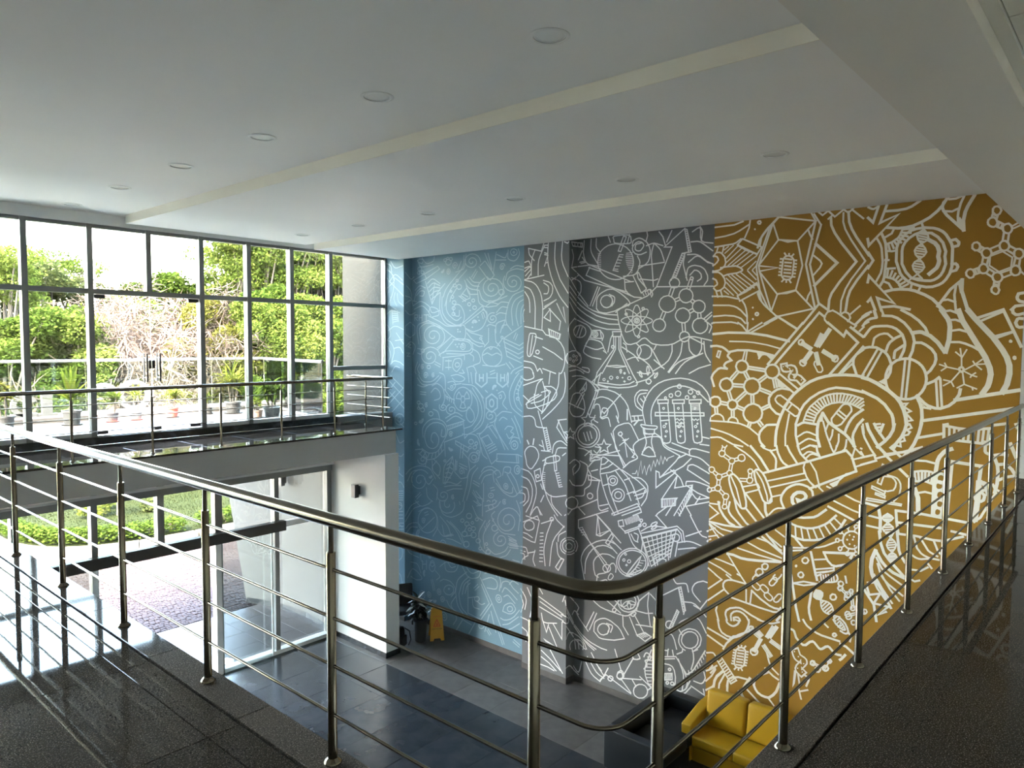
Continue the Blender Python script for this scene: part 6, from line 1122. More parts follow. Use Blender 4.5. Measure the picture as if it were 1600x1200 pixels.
[16,1396,192,2,-4,3,-1,4,2,1,2,-1,3,-4,2,-3,-1,-2,-3],[19,1435,182,-46,3,0,-13,45,-4,1,14],[19,1429,168,-15,-138,-5,-12,-13,-3,-9,2,-8,4,-2,4,-1,8,15,137],
[14,1404,151,2,-4,3,-1,3,2,1,2,-1,3,-3,1,-3,0,-2,-3],[14,1393,92,4,-4,3,3,-3,3,-4,-2],[14,1399,80,2,-4,4,-1,4,1,1,3,-1,4,-4,2,-4,-1,-2,-4],
[14,1390,62,2,-3,2,-1,4,1,1,2,-1,3,-4,2,-2,-1,-2,-3],[14,1395,43,3,-4,4,3,-3,3,-4,-2],[19,1371,185,-50,4,0,-14,49,-3,1,13],
[19,1365,172,-15,-136,-5,-12,-12,-3,-8,2,-8,4,-2,4,-1,8,14,135],[14,1341,155,2,-4,2,-1,4,2,1,2,-1,3,-3,1,-3,0,-2,-3],[14,1330,97,4,-4,3,3,-3,3,-4,-2],
[14,1336,85,2,-4,3,-1,5,1,1,3,-1,4,-4,2,-4,-1,-2,-4],[14,1327,67,4,-4,4,1,1,3,-4,4,-3,-1,-2,-3],[14,1332,48,3,-3,4,3,-4,3,-3,-3],[19,1301,189,-49,4,0,-14,48,-3,1,13],
[19,1295,176,-14,-134,-5,-12,-12,-2,-16,6,-2,3,-1,8,14,133],[14,1272,159,4,-4,4,1,0,2,-4,5,-2,-1,-2,-3],[14,1262,102,3,-3,3,2,-3,4,-3,-3],
[14,1267,91,2,-4,3,-1,4,1,2,3,-2,3,-4,2,-3,-1,-2,-3],[14,1258,73,4,-4,4,1,1,2,-4,5,-3,-1,-2,-3],[14,1263,54,3,-3,3,3,-3,3,-3,-3],[19,1421,101,-38,6],
[15,1357,110,-8,5,-9,-7,-7,7,-9,-4,-5,4],[15,1356,97,-8,5,-8,-8,-7,8,-9,-4,-5,4],[15,1356,84,-8,4,-8,-7,-8,8,-8,-5,-6,5],[15,1290,113,-5,5,-6,-5,-7,6,-6,-5,-7,5],
[19,1445,132,-205,12,-1,-11,206,-14,0,13],[9,1292,171,-36,2],[9,1292,166,-36,3],[9,1292,162,-36,2],[9,1292,157,-37,2],[9,1292,152,-37,2],[19,1409,15,-17,-12,-11,-5,-66,-13,-21,-7],
[19,1370,19,-54,-14,-24,-4],[19,1294,-22,3,15,-5,9,-7,3,-16,1,-53,-8],[19,1294,-22,-30,-3,-12,-3,-12,-6,-25,-18],[19,1303,-77,-3,15,-9,5,-11,2,-18,-5,-48,-21],
[19,1303,-77,-90,-42],[19,1308,-132,-1,7,-2,3,-31,4,-23,-2,-38,-9],[19,1308,-137,-49,-23,-47,-12],[19,1243,53,-26,-3],[19,1253,25,-36,-1],[19,1449,52,-34,-17,-4,-6,-2,-14],
[19,1535,-38,8,22,-1,9,-10,12,-16,12,-24,11,-28,7,-28,3,-10,-1,-5,-3,-4,-4,-8,-22,-6,-7,-15,-8,-52,-20,16,-23,66,-71],[19,1535,-38,-12,-13,0,-6,8,-6,28,-14,24,-21],
[19,1374,-86,-29,-17,-10,-8,-7,-9,-10,-23],[19,1288,-32,32,-33,37,-24],[19,1342,-37,-32,18],
[12,1546,-122,-15,2,-6,14,-6,-23,-13,63,-7,-50,-9,32,-9,-35,-6,26,-8,16,-6,-24,-12,42,-8,-22,-8,29,-9,-20,-7,36,-9,-31,-8,28,-9,-14,-5,11,-25,12],
[19,1438,-98,-14,-4,-3,-20,-61,37,-7,-8,84,-72,1,67],[19,1701,-136,-5,51,-3,12,-3,3,-7,0,-12,-4,-64,-34],[19,1698,-141,-48,12,-43,20],[19,1698,-122,-35,13,-26,19],
[19,1698,-103,-19,5,-19,18],[19,1701,-141,-12,-46,-17,-43,-17,-34,-26,-36],[19,1607,-108,-36,-28,-17,-18,-11,-16,-16,-33,-16,-39],[19,1687,-190,-26,11],
[19,1669,-142,-13,-50,-7,-23,-39,-79],[19,1625,-121,-31,-32,-13,-15,-10,-18,-21,-46],[19,1615,-159,2,-9,6,-8,15,-7,15,3,7,6,2,4,0,4,-2,9,-7,8,-9,5,-11,2,-9,-3,-7,-6,-2,-8],
[19,1626,-161,4,-9,8,-3,8,1,4,6,0,7,-9,6,-10,0,-4,-3,-1,-5],[19,1581,-214,3,-12,8,-11,12,-7,7,-1,13,0,6,3,9,8,3,5,0,6,-2,12,-9,10,-12,7,-14,2,-12,-3,-9,-8,-3,-11],
[19,1594,-216,2,-7,4,-6,11,-5,11,2,6,8,-1,9,-5,6,-7,4,-7,1,-7,-2,-5,-4,-2,-6],[19,1704,-168,10,-50,-2,-37,-5,-30,-5,-8,-7,-3,-8,2,-28,14],[19,1702,-277,-41,13],
[19,1595,-112,-75,-35,-27,-19,-12,-11,-1,-9,5,-5,48,-19],[19,1539,-200,-53,29],[19,1526,-223,-22,9,-7,5,-5,8,-6,20],[19,1582,-153,-24,11],[19,1569,-208,-33,15],
[19,1641,-300,-121,60,-15,-19,87,-41],[19,1639,-305,2,5],[19,1540,-292,-39,20,4,13],[19,1632,-306,-121,57],[19,1346,-107,65,-99,-67,14,47,-75],[19,1346,-107,9,-47,-74,21,75,-129],
[19,1411,-206,-62,13,2,-29,59,-16,1,32],[15,1406,-206,0,-30],[15,1399,-205,-1,-29],[15,1391,-203,1,-29],[15,1384,-202,1,-28],[15,1377,-200,0,-29],[15,1370,-198,0,-29],
[15,1362,-197,2,-28],[15,1355,-195,1,-29],[15,1284,-142,7,-32],[15,1291,-155,4,-29],[15,1298,-168,2,-27],[15,1305,-181,0,-24],[15,1312,-194,-2,-22],[15,1319,-207,-4,-19],
[15,1326,-221,-6,-17],[15,1333,-234,-8,-14],[15,1340,-247,-10,-12],[19,1281,-133,2,-35,51,-91],[19,1546,-138,-30,3,-12,-2,-18,-11,-8,-9,-4,-7,-1,-18,6,-29,6,-11,17,-24],
[19,1306,-218,-94,31],[19,1306,-218,-22,-31],[19,1436,-276,-10,12,-38,31],[19,1280,-167,-13,-14,-8,-3,-12,2,-35,10],[19,1269,-205,-20,32],
[19,1737,-241,1,-5,4,-5,9,-4,9,2,5,6,0,8,-4,4,-6,4,-7,1,-5,-2,-5,-4,-1,-5],[19,1811,-301,-99,50],[19,1740,-324,-80,33],
[19,1766,-127,-16,-21,-4,-9,-1,-16,5,-20,6,-8,22,-15,2,-6,0,-15,4,-8,12,-4,31,-4],[19,1806,-99,-27,-8,-11,-6,-4,-11,1,-16,11,-39,10,-18,6,-5,8,-3,26,-4],
[19,1828,-154,-15,16,-6,11,-2,12,1,5,6,6,15,7],[19,1830,-121,-4,3],[19,1780,-74,-26,23,-7,2,0,-5,7,-32,-1,-7,-5,-1,-21,9],[19,1707,-169,55,15,-3,-21,-59,4],
[19,1753,-88,-26,14,-29,-2],[19,1814,-45,-30,-1,-22,-7,-17,-7,-4,-5,-1,-4,13,-19],[19,1734,-75,-126,40],[19,1702,-82,23,-5,9,-4,8,-7,18,-20],[19,1714,-126,32,-10],
[19,1814,-282,3,-12,9,-11],[19,1826,-263,-9,-8,-3,-11],[19,1811,-301,-34,-25],[19,1811,-298,17,-8],[19,1728,-31,-23,-1,-3,-2,1,-4,7,-11,8,-8,5,1,11,8],[19,1754,-66,-146,10],
[19,1826,-471,3,-12],[19,1829,-459,-3,-12],[19,1813,-468,5,-18,5,-8],[19,1824,-447,-6,-6,-3,-7,-2,-8],[19,1810,-354,-86,36],[19,1810,-354,0,-33,-146,-126],[19,1718,-317,-122,-97],
[15,1810,-390,-21,7,-13,-23],[15,1803,-398,-20,6,-14,-23],[15,1796,-407,-20,6,-14,-22],[15,1789,-416,-20,6,-13,-22],[19,1711,-321,-64,-48,50,-36,20,2,-6,82],[19,1711,-321,-14,-84],
[10,1717,-402,-69,32],[19,1603,-346,-25,-17,-68,32,-9,16,16,28],[19,1578,-363,-3,-7,-65,32],[19,1610,-326,-22,9,-6,-25,23,-5,5,21],[14,1579,-314,-9,-20],[14,1574,-312,-9,-20],
[14,1568,-309,-10,-20],[14,1562,-306,-9,-20],[14,1557,-303,-10,-20],[14,1551,-300,-10,-21],[14,1545,-297,-9,-21],[14,1539,-294,-9,-22],[14,1534,-292,-10,-21],[14,1528,-289,-9,-21],
[14,1523,-286,-10,-22],[19,1560,-367,-14,-30,-8,-11,-9,-9,-27,-15],[19,1513,-341,-15,-30,-4,-13,0,-14,5,-34],[19,1548,-369,-15,-22,-6,-3,-12,-2],
[19,1533,-362,-14,-2,-4,-3,-1,-6,4,-21],[19,1495,-304,2,-5,4,-2,4,1,3,3,-1,4,-4,3,-6,0,-2,-4],[19,1478,-319,3,-6,5,-3,5,1,3,4,0,4,-6,5,-7,0,-3,-5],
[19,1501,-326,2,-4,4,-2,3,1,3,2,-1,4,-4,3,-5,0,-2,-4],[19,1440,-315,12,-6,4,0,1,2,-1,4,-6,7,-15,8,-5,0,-1,-4,11,-11],[19,1439,-327,11,-6,4,0,1,2,-8,10,-13,7,-4,0,-1,-3,10,-10],
[19,1787,-561,8,34,-3,19,-7,16,-9,15,-21,22,-39,24,-31,12,-15,3,-14,0,-35,-8],[19,1774,-580,-2,45,-4,17,-14,28,-19,23,-24,17,-27,9,-16,1,-35,-7],
[19,1787,-561,-9,-39,-5,-13,-7,-8,-20,-8],[19,1728,-553,2,27,-2,11,-10,15,-18,16,-15,7,-24,3,-13,-1,-22,-8],[19,1728,-553,-7,-21,-4,-3,-13,-4],[19,1749,-442,-86,-92],
[19,1644,-530,2,-8,5,-6,12,-7,12,1,7,8,-1,11,-6,7,-7,5,-9,1,-7,-1,-6,-5,-2,-6],[19,1714,-611,-3,30,-3,10,-7,5,-29,10,-7,4,-5,6,-8,23,-12,14,-10,3,-5,-3,-5,-7,-3,-7,2,-18],
[15,1656,-576,-4,13,-8,11,-7,0,-6,-5,-1,-3,2,-5,9,-12,10,-3,5,4],[19,1695,-596,-25,12,-7,1,-3,-4,2,-18],[19,1663,-534,-6,-15],
[19,1468,-470,2,-13,5,-13,8,-13,11,-12,14,-10,15,-7,16,-5,17,-2,15,0,15,4,12,7,9,10,6,11,2,13,-2,14,-5,14,-9,13,-12,11,-14,10,-16,8,-16,4,-16,2,-16,-2,-13,-4,-12,-7,-8,-9,-6,-11,-2,-13],
[19,1477,-472,2,-11,4,-11,7,-11,10,-10,12,-9,13,-7,14,-4,15,-2,13,1,13,3,10,6,8,8,5,10,2,11,-2,12,-4,12,-8,11,-10,10,-12,8,-14,7,-14,4,-14,1,-14,-1,-12,-3,-10,-6,-7,-8,-5,-10,-2,-11],
[22,1570,-546,-9,14,-27,38,-26,34,-9,10,11,-29,15,-26,20,-22,25,-19],[19,1566,-546,-68,41],[12,1556,-539,-17,-11],[12,1548,-529,-17,-9],[12,1540,-519,-17,-7],[12,1531,-508,-17,-5],
[12,1523,-498,-17,-3],[12,1515,-488,-17,-1],[12,1507,-478,-17,1],[12,1499,-468,-17,3],[19,1670,-427,-29,43,-9,-10,24,-42,14,9],[19,1637,-413,-44,-29],[19,1656,-430,-43,-32],
[15,1574,-481,2,-4,4,-2,3,0,3,3,-1,3,-4,4,-5,0,-2,-4],[15,1547,-481,3,-6,5,-2,5,0,3,4,-1,4,-5,5,-7,0,-3,-5],[15,1567,-456,2,-3,3,-2,5,2,0,3,-4,3,-4,0,-2,-3],
[15,1563,-500,4,-4,4,2,-3,5,-3,0,-2,-3],[19,1500,-357,-158,56,-25,-16,-8,-40],[19,1499,-375,-157,63,-17,-16,-6,-31],[16,1497,-373,-45,-109],[16,1475,-365,-36,-106],
[16,1453,-356,-26,-105],[16,1431,-347,-16,-104],[16,1409,-339,-6,-102],[16,1387,-331,4,-100],[16,1366,-322,14,-99],[16,1345,-314,23,-97],[16,1495,-377,-152,61],
[16,1488,-394,-141,62],[16,1480,-411,-129,63],[16,1473,-428,-118,65],[16,1465,-445,-105,66],[16,1457,-462,-93,67],[16,1450,-479,-82,68],
[19,1331,-344,1,-7,4,-6,11,-5,10,2,6,7,-1,10,-5,6,-6,4,-7,1,-7,-1,-5,-5,-1,-6],[19,1358,-361,12,-68],[19,1338,-360,10,-60],
[19,1434,-476,7,26,1,6,-3,6,-13,9,-32,9,-11,0,-6,-6,-1,-12,1,-31],[19,1423,-478,3,25,-3,4,-8,5,-17,4,-10,-2,-1,-7,2,-17],[19,1463,-482,13,44,23,63],
[19,1341,-366,-38,13,-16,2,-16,-1,-37,-8],[19,1335,-390,-64,18,-37,2],[19,1324,-412,-33,1,-47,-5],[19,1304,-334,-63,31],[19,1287,-251,-28,-45,-13,-18,-10,-7,-17,-2],
[19,1501,-349,-31,22,-16,7,-19,3,-49,3],[19,1434,-274,-48,-40],[19,1240,-573,23,19,8,10,3,10,-2,10,-9,15,-12,9,-22,9,-16,-2],[19,1212,-561,28,-41,26,8],
[19,1355,-509,-10,-14,-7,-3,-28,8,-10,1,-5,-6,-6,-24],[19,1398,-585,-66,45,-29,-78,5,-21],[19,1332,-540,-11,5,-21,-87,10,-7,22,89],[15,1330,-546,-10,4],[15,1328,-555,-10,4],
[15,1325,-565,-9,4],[15,1323,-574,-9,4],[15,1320,-583,-9,4],[15,1318,-592,-9,3],[15,1316,-602,-9,4],[15,1313,-611,-8,4],[15,1311,-620,-9,4],
[19,1368,-706,-32,77,-8,-5,29,-71,11,-1],[15,1337,-635,-6,-6],[15,1341,-643,-7,-5],[15,1344,-651,-7,-4],[15,1347,-658,-7,-5],[15,1350,-667,-7,-3],[15,1354,-675,-8,-2],
[15,1357,-682,-8,-2],[15,1360,-690,-8,-2],[15,1363,-698,-8,-1],[19,1309,-590,-33,5,-15,-3,-15,-9,-31,-28],[19,1233,-719,4,-20,6,-10,15,-17],
[19,1299,-778,9,3,8,5,6,7,4,8,1,10,-4,20,-13,19,-19,14,-11,4,-20,1,-9,-3,-7,-5,-6,-7,-4,-8,-1,-9],
[19,1245,-722,3,-16,9,-14,14,-10,8,-3,15,-1,7,2,10,9,3,6,1,7,-3,15,-10,15,-14,10,-16,4,-14,-2,-10,-9,-3,-13],
[19,1312,-721,13,15,4,8,-1,11,-3,9,-8,9,-14,10,-20,12,-15,6,-13,2,-5,0,-10,-6,-8,-10,-19,-32],[19,1461,-590,35,-34,12,-14,5,-11,3,-25],[19,1461,-590,5,-40,0,-18,-13,-75],
[19,1455,-594,-22,-16,-7,-8,-3,-11,-3,-29],[19,1522,-678,-50,1,-29,8],[19,1518,-735,-47,7,-29,3],
[19,1520,-641,3,-14,10,-14,14,-9,8,-3,16,-1,7,2,11,9,2,6,1,7,-3,14,-10,14,-15,10,-16,4,-14,-3,-11,-9,-3,-13],
[19,1506,-637,2,-10,3,-10,13,-19,20,-13,11,-4,22,-1,9,3,9,5,6,7,4,8,1,9,-1,10,-4,11,-14,18,-20,13,-22,6,-10,-1,-10,-3,-7,-5,-6,-7,-4,-8,-2,-9],
[15,1523,-652,8,-5,11,-1,11,2,4,5,-3,5,-13,3,-14,-2,-4,-3,0,-4],[15,1549,-678,4,0,4,3,4,8,0,10,-2,6,-3,3,-6,-2,-6,-10,1,-13,4,-5],
[15,1583,-676,0,6,-9,12,-10,8,-5,2,-4,0,-1,-4,2,-5,7,-9,13,-10,7,0],[19,1598,-713,-25,0,-16,5,-16,10,-19,20],[19,1614,-698,3,-8,6,-3,6,0,3,4,-1,6,-6,6,-8,0,-3,-5],
[19,1623,-687,-24,33],[19,1582,-712,-3,-45,-25,-30],[19,1549,-711,-38,-70],[19,1528,-695,-49,-67],[19,1549,-701,-18,15,-7,1,-5,-2,4,-9,8,-8,5,-1,13,4],
[19,1514,-777,-38,21,-29,-10,28,-26,39,15],[15,1511,-777,-22,-7],[15,1504,-773,-23,-6],[15,1497,-768,-24,-6],[15,1490,-763,-25,-7],[15,1483,-759,-26,-6],
[19,1724,-818,-2,30,-2,7,-4,7,-11,10,-13,8,-12,5,-12,3,-15,-1,-16,-4,-32,-14,-14,-12,-19,-29],[19,1724,-818,-24,-19,-9,-2,-11,0,-26,4,-33,7,-49,20],
[19,1647,-788,3,-12,7,-11,18,-10,13,-1,5,2,9,6,2,5,1,5,-3,11,-8,11,-12,8,-12,3,-12,-1,-8,-7,-3,-9],[19,1660,-767,-23,-1,-6,-3,0,-7,9,-22],[19,1650,-773,-4,-12,7,-16],
[19,1829,-824,-30,-27,-23,-16,-32,-15,-32,-11],[19,1825,-817,-35,-30,-33,-18,-22,-7,-30,-6,-21,-3,-26,0],[19,1828,-822,-24,-26,-27,-22,-26,-17,-29,-13],
[19,1824,-878,-27,-17,-30,-14],[19,1764,-812,-39,77],[19,1747,-818,-36,81],[19,1826,-716,-14,-10,-8,-10,2,-6,7,-14,1,-7,-2,-5,-13,-16,-45,-42],[19,1829,-757,-3,2,-4,0,-17,-11],
[19,1746,-629,-91,-44,-63,-33],[19,1773,-658,-55,-35,-25,-12,-28,-5,-67,-3],[19,1720,-612,-77,-37,-57,-29],[19,1776,-899,4,-15],[19,1822,-882,-16,5,-15,-2,-11,-8,-4,-12],
[19,1824,-884,-6,-38],[19,1807,-880,-6,-37],[19,1825,-857,-23,-6,-17,-10,-14,-14,-10,-20],[19,1384,-741,-20,9,-5,0,-5,-3,-9,-16,-10,-33],
[19,1351,-691,2,-7,4,-7,11,-6,10,1,6,7,-1,10,-4,7,-7,4,-7,2,-7,-1,-5,-4,-2,-6],[19,1435,-776,-12,13,-5,3,-7,-1,-16,-9],[20,1618,-866,-43,-110,-84,21],[20,1580,-973,-52,97],
[20,1480,-857,-7,16,-6,4,-6,0,-7,-4,-4,-3,-2,-6,1,-5,3,-5,17,-7,5,-4,0,-3,-8,-11,-1,-4,3,-5,11,-13],[20,1510,-835,0,-15,-11,-14,-1,-6,14,-8,16,-3,3,2,3,12],
[20,1582,-946,9,-3,11,-10,5,-18,-1,-4,-4,-3,-8,-3,-7,1,-5,5,-7,9,-3,7,1,7,5,9,4,3],[20,1269,-766,-5,-16,-2,-20,2,-15,8,-28],[20,1353,-793,-5,-22],[20,1439,-845,-101,31,-48,-57],
[20,1439,-855,-96,31],[20,1427,-877,-11,9,-25,10,-25,3,-12,-3,-4,-3,-7,-11,-5,-24,1,-29,8,-15,18,-18,20,-10,20,-3,14,4,7,6,2,6,5,25,1,30,-4,16,-3,7],
[20,1387,-897,-34,11,-1,-25,32,-11,3,25],[15,1384,-896,5,-28],[15,1378,-895,6,-27],[15,1373,-893,5,-27],[15,1367,-891,5,-27],[15,1361,-889,6,-28],[15,1356,-887,5,-28],
[20,1358,-872,4,-6,4,-1,3,2,0,4,-4,4,-5,1,-2,-4],[20,1344,-924,2,-5,4,-3,4,-1,4,2,0,6,-5,5,-6,0,-3,-4],[20,1366,-928,5,-7,4,-1,3,2,0,4,-4,5,-6,0,-2,-3],
[20,1446,-819,24,-67,4,-16,0,-14,-3,-18,-12,-25,-7,-7,-15,-9],[15,1464,-853,-24,7],[15,1468,-868,-26,6],[15,1471,-883,-27,6],[15,1473,-897,-28,7],[15,1473,-912,-29,8],
[15,1470,-925,-28,7],[15,1466,-938,-27,8],[15,1462,-951,-26,8],[15,1457,-963,-24,7],[20,1290,-871,-19,16,-10,13,-45,86],[15,1283,-853,-3,-18],[15,1269,-847,-6,-15],
[15,1256,-835,-5,-15],[15,1247,-822,-5,-13],[15,1240,-808,-5,-12],[15,1233,-794,-5,-11],[15,1226,-780,-5,-10],[15,1219,-766,-5,-9],[20,1309,-777,1,-9,3,-4,20,-13],
[20,1247,-760,21,-14],[20,1372,-798,2,-22],[20,1370,-794,4,-7,12,-2],[20,1341,-933,-17,-13,-8,0,-8,4,-11,9,-7,9,-14,32],[20,1335,-947,-23,-6,-10,2,-9,8,-20,27],
[20,1260,-887,-26,-1,-5,1,-7,6,-6,11,-3,10,6,21],[20,1271,-910,-56,-18,5,22],[20,1327,-821,-18,-38,-5,-16,-1,-18,5,-45],[20,1304,-855,-13,-29,-4,-11,0,-11,5,-21],
[20,1625,-992,5,-10,7,-5,8,0,5,4,-1,8,-8,9,-11,1,-4,-3,-1,-4],[20,1689,-1018,-29,31,-122,-42],[20,1689,-1023,-19,28,-20,39],[20,1776,-944,-28,-45,-13,-16,-14,-9,-32,-12],
[20,1756,-938,-34,-40,-13,-13,-13,-7,-26,-8],[20,1460,-993,3,-13,4,-7,11,-12,7,-4,15,-5,6,0,12,4,4,4,4,12,-3,14,-9,13,-14,10,-14,4,-13,-1,-9,-7,-4,-12],
[20,1460,-988,-16,15,-7,4,-7,0,-16,-3],[20,1532,-969,-18,-21],[20,1575,-965,2,-6,4,-6,10,-6,9,0,6,6,-1,9,-4,6,-7,5,-6,2,-7,-1,-4,-3,-2,-6],[20,1497,-944,-60,-33],
[20,1736,-915,-40,-55,-26,-25],[20,1723,-945,-40,-32],[20,1830,-1000,-20,-19,-8,-1,-6,10,-10,41],[20,1588,-980,-50,-44],[20,1830,-1017,-28,-14],], [
]),
'sideC': ([
[19,2442,573,27,-32,19,-15],[19,2444,594,46,-36],[19,2444,615,45,-34],[19,2442,641,48,-38],[19,2440,674,51,-49],[19,2456,792,9,-22,1,-9,-2,-11,-8,-27],[19,2452,823,38,1],
[19,2490,808,-29,-1,-9,16],[15,2475,824,0,-17],[19,2453,717,37,6],[19,2453,717,34,-16],[19,2454,664,33,16],[19,2454,675,32,-5],[19,2479,507,-31,-24,-7,-8,-3,-8],
[19,2438,446,6,-17,9,-15,20,-25,19,-20],[19,2489,430,-12,9,-5,11,5,12,12,9],[19,2471,456,11,12,9,5],[19,2487,305,-24,1,-22,6],[19,2440,363,22,6,24,0],
[14,2458,335,-2,-3,-6,-2,-5,1,-3,4,3,4,5,1,6,-2,2,-3],[14,2482,348,-1,-3,-7,-2,-5,1,-3,4,3,4,5,1,6,-2,2,-3],[14,2492,341,-5,4,4,4],
[14,2481,326,-2,-3,-6,-2,-5,2,-4,3,3,4,6,1,6,-2,2,-3],[14,2492,327,-5,4,5,5],[19,2479,504,9,-2],[19,2441,301,25,4,22,-2],[19,2446,284,44,5],[19,2447,208,43,33],
[19,2457,159,12,22,9,5,14,4],[19,2492,88,-16,4,-8,4,-10,9,-7,10,-3,13,9,31],[19,2485,130,4,5],[19,2444,149,43,-14],[19,2465,261,27,2],[19,2492,3,0,11],[19,2454,44,12,-18,20,-3],
[19,2489,19,-16,-7,8,-18,-26,12,-17,-5],[19,2443,28,11,16],[19,2492,-209,-19,8,-20,22],[19,2489,-156,3,1],[19,2492,-96,-15,-1,-25,-11],[19,2480,-161,-6,26,4,6,12,6],
[19,2490,-308,-19,0,-9,3,-18,8],[19,2443,-256,18,2,10,0,19,-6],[19,2490,-307,-20,-3,-24,-16],[19,2442,-320,1,-6],[19,2489,-488,-16,-4,-10,0,-20,4],
[19,2442,-434,20,-4,10,-4,16,-11],[19,2492,-501,-25,-2,-27,6],[19,2438,-424,28,-5,25,-12],[12,2453,-449,10,-5,10,-8,3,-5,-2,-7,-6,-5,-6,-1,-15,3,-9,4],[12,2438,-451,15,2],
[19,2439,-727,9,-26,8,-18,29,-42],[19,2440,-732,52,-79],[19,2443,-753,47,-64],[19,2438,-809,54,-64],[19,2461,-685,29,-27],[19,2480,-769,12,11],
[19,2469,-921,-5,16,1,6,4,6,6,4,8,2,9,1],[19,2438,-866,11,18,9,5,11,-2,22,-10],[19,2442,-770,11,-8,2,-6,0,-5,-2,-6,-5,-4,-10,2],[20,2438,-993,19,4,8,-2,8,-5,17,-18],], [
]),
'blueA': ([
[18,3046,787,-35,-11,-15,-7,-24,-18,-7,-9,-5,-9,0,-9,6,-8,11,-7,42,-23],[18,3046,752,-28,-15,-8,-10,-4,-17,0,-48],
[18,3046,805,-49,-33,-14,-12,-13,-19,-6,-21,0,-24,8,-32,13,-25,35,-52],[18,3010,727,-121,-87],[18,3001,718,-32,29,-14,6,-17,-5,-41,-27],[18,2956,660,8,-24,1,-10,-5,-11,-18,-25],
[18,2938,654,-4,-30,-5,-11,-10,-8,-30,-16],[18,3049,499,-28,-6,-9,-6,-12,-17,-7,-21,1,-9,3,-8,34,-27],[18,3049,417,-35,-5,-16,-5,-12,-9,-14,-19,-6,-16,0,-16,19,-48],
[18,3050,393,-24,-9,-11,-6,-8,-9,-9,-18,-3,-13,1,-11,17,-28],[18,2995,287,-21,16,-7,2,-13,1,-36,-7,-27,-15],[18,2986,246,-19,24,-9,6,-10,1,-26,-6],[18,2948,451,-58,-57],
[18,3012,464,-38,19,-17,3,-20,-2,-47,-16],[18,3030,546,-31,18,-16,4,-17,-1,-46,-12],[18,2991,824,-24,-29,-12,-8,-17,-1,-46,9],[18,3027,815,-27,-8,-9,-6,-5,-9,-4,-26],
[18,2967,370,-33,7,-12,-1,-10,-6,-17,-23],[18,2957,411,-62,6],[18,2983,574,-8,-76],[18,2938,567,-8,-58],[20,2983,565,-45,-5],[20,2981,554,-45,-3],[20,2980,542,-45,0],
[20,2978,530,-45,2],[20,2977,519,-45,4],[20,2976,507,-46,7],[18,2955,735,-67,-38],[18,2992,639,0,-47,-45,-19],[18,3045,81,-86,65],[18,3045,51,-151,116],[18,3032,214,-137,-89],
[18,3044,166,-156,-104],[18,2995,227,-99,-61],[18,3015,12,-123,96],[18,2959,193,55,-50],[18,2960,4,-72,-41],
[18,2890,-9,11,-11,7,-4,16,-4,9,0,15,4,6,4,7,12,1,6,-1,7,-7,12,-6,5,-16,7,-8,1,-17,-1,-7,-3,-10,-10],[18,2910,2,1,-5,4,-4,9,-4,6,1,5,3,3,7,-3,8,-5,3,-6,2,-9,-2,-4,-4,-1,-5],
[18,2952,-78,-18,-35,-9,-9,-10,0,-26,15],[18,2944,-231,-4,-34,-5,-12,-9,-8,-27,-11],[18,2925,-258,1,-4,4,-4,9,-3,12,2,3,5,-3,7,-12,5,-9,-1,-4,-3,-1,-4],
[18,2952,-184,-26,-8,-10,0,-8,2,-14,12],[18,2958,-339,-30,10,-11,1,-9,-5,-18,-21],[18,2954,-381,-55,8],[18,2954,-393,-55,8],[18,2954,-405,-54,8],[18,2954,-416,-54,7],
[18,2954,-428,-54,8],[18,2959,-491,-59,10],[18,2959,-509,-59,10],[18,2959,-527,-59,10],[18,2955,-544,-50,-21],[18,2956,-622,-46,-16],[18,2954,-442,-45,-11],[17,2960,-552,-64,10],
[17,2960,-569,-64,11],[17,2960,-586,-64,12],[17,2960,-602,-64,11],[17,2960,-619,-64,12],[17,2960,-635,-64,11],[17,2960,-652,-63,12],[17,2960,-669,-63,12],
[18,2961,-683,-34,6,-14,-1,-3,-1,-4,-7,-2,-15,3,-17,7,-13,13,-11,34,-20],[18,2907,-453,2,-8,6,-7,12,-6,13,2,7,9,-2,12,-6,7,-8,5,-9,1,-8,-2,-5,-5,-2,-8],
[18,2957,-809,-27,-9,-10,-7,-5,-12,-8,-33],[18,2957,-857,-22,-20,-5,-10,0,-14,9,-37],], [
]),
'blueB': ([
[28,2130,67,-5,1],[28,2139,250,-14,-10],[28,2133,-171,-5,-1],[28,2132,-206,-4,-1],[28,2132,-253,-7,-1],[28,2144,-284,-18,1],[28,2124,-324,15,-7],[28,2134,-532,-10,1],
[28,2130,-609,-6,16],[28,2134,-562,-9,0],[28,2134,-550,-9,0],[28,2133,-730,-7,-8],[28,2133,-760,-8,-15],[28,2124,-822,8,-16],[28,2132,-862,-6,0],[18,2884,497,-19,-11,0,-40,19,-10],
[18,2884,618,-32,-5],[18,2887,617,-8,-26],[18,2885,402,-17,-10,-5,-7,-1,-6,3,-12,15,-26],[18,2884,548,-23,8],[18,2886,730,-17,10],
[18,2874,722,-183,61,-14,-15,102,-44,73,-19,22,17],[18,2791,753,-16,-28],[18,2594,796,2,-6,6,-5,12,-2,9,2,7,5,4,8,-4,9,-7,3,-9,1,-12,-4,-6,-5,-2,-6],
[18,2625,809,4,-6,7,-1,9,3,2,5,-2,5,-9,2,-7,-2,-4,-6],[18,2585,810,4,-6,8,-1,9,4,3,5,-3,5,-9,2,-8,-2,-4,-7],[18,2610,816,3,-4,5,-1,7,3,1,3,-1,3,-7,2,-5,-2,-3,-4],
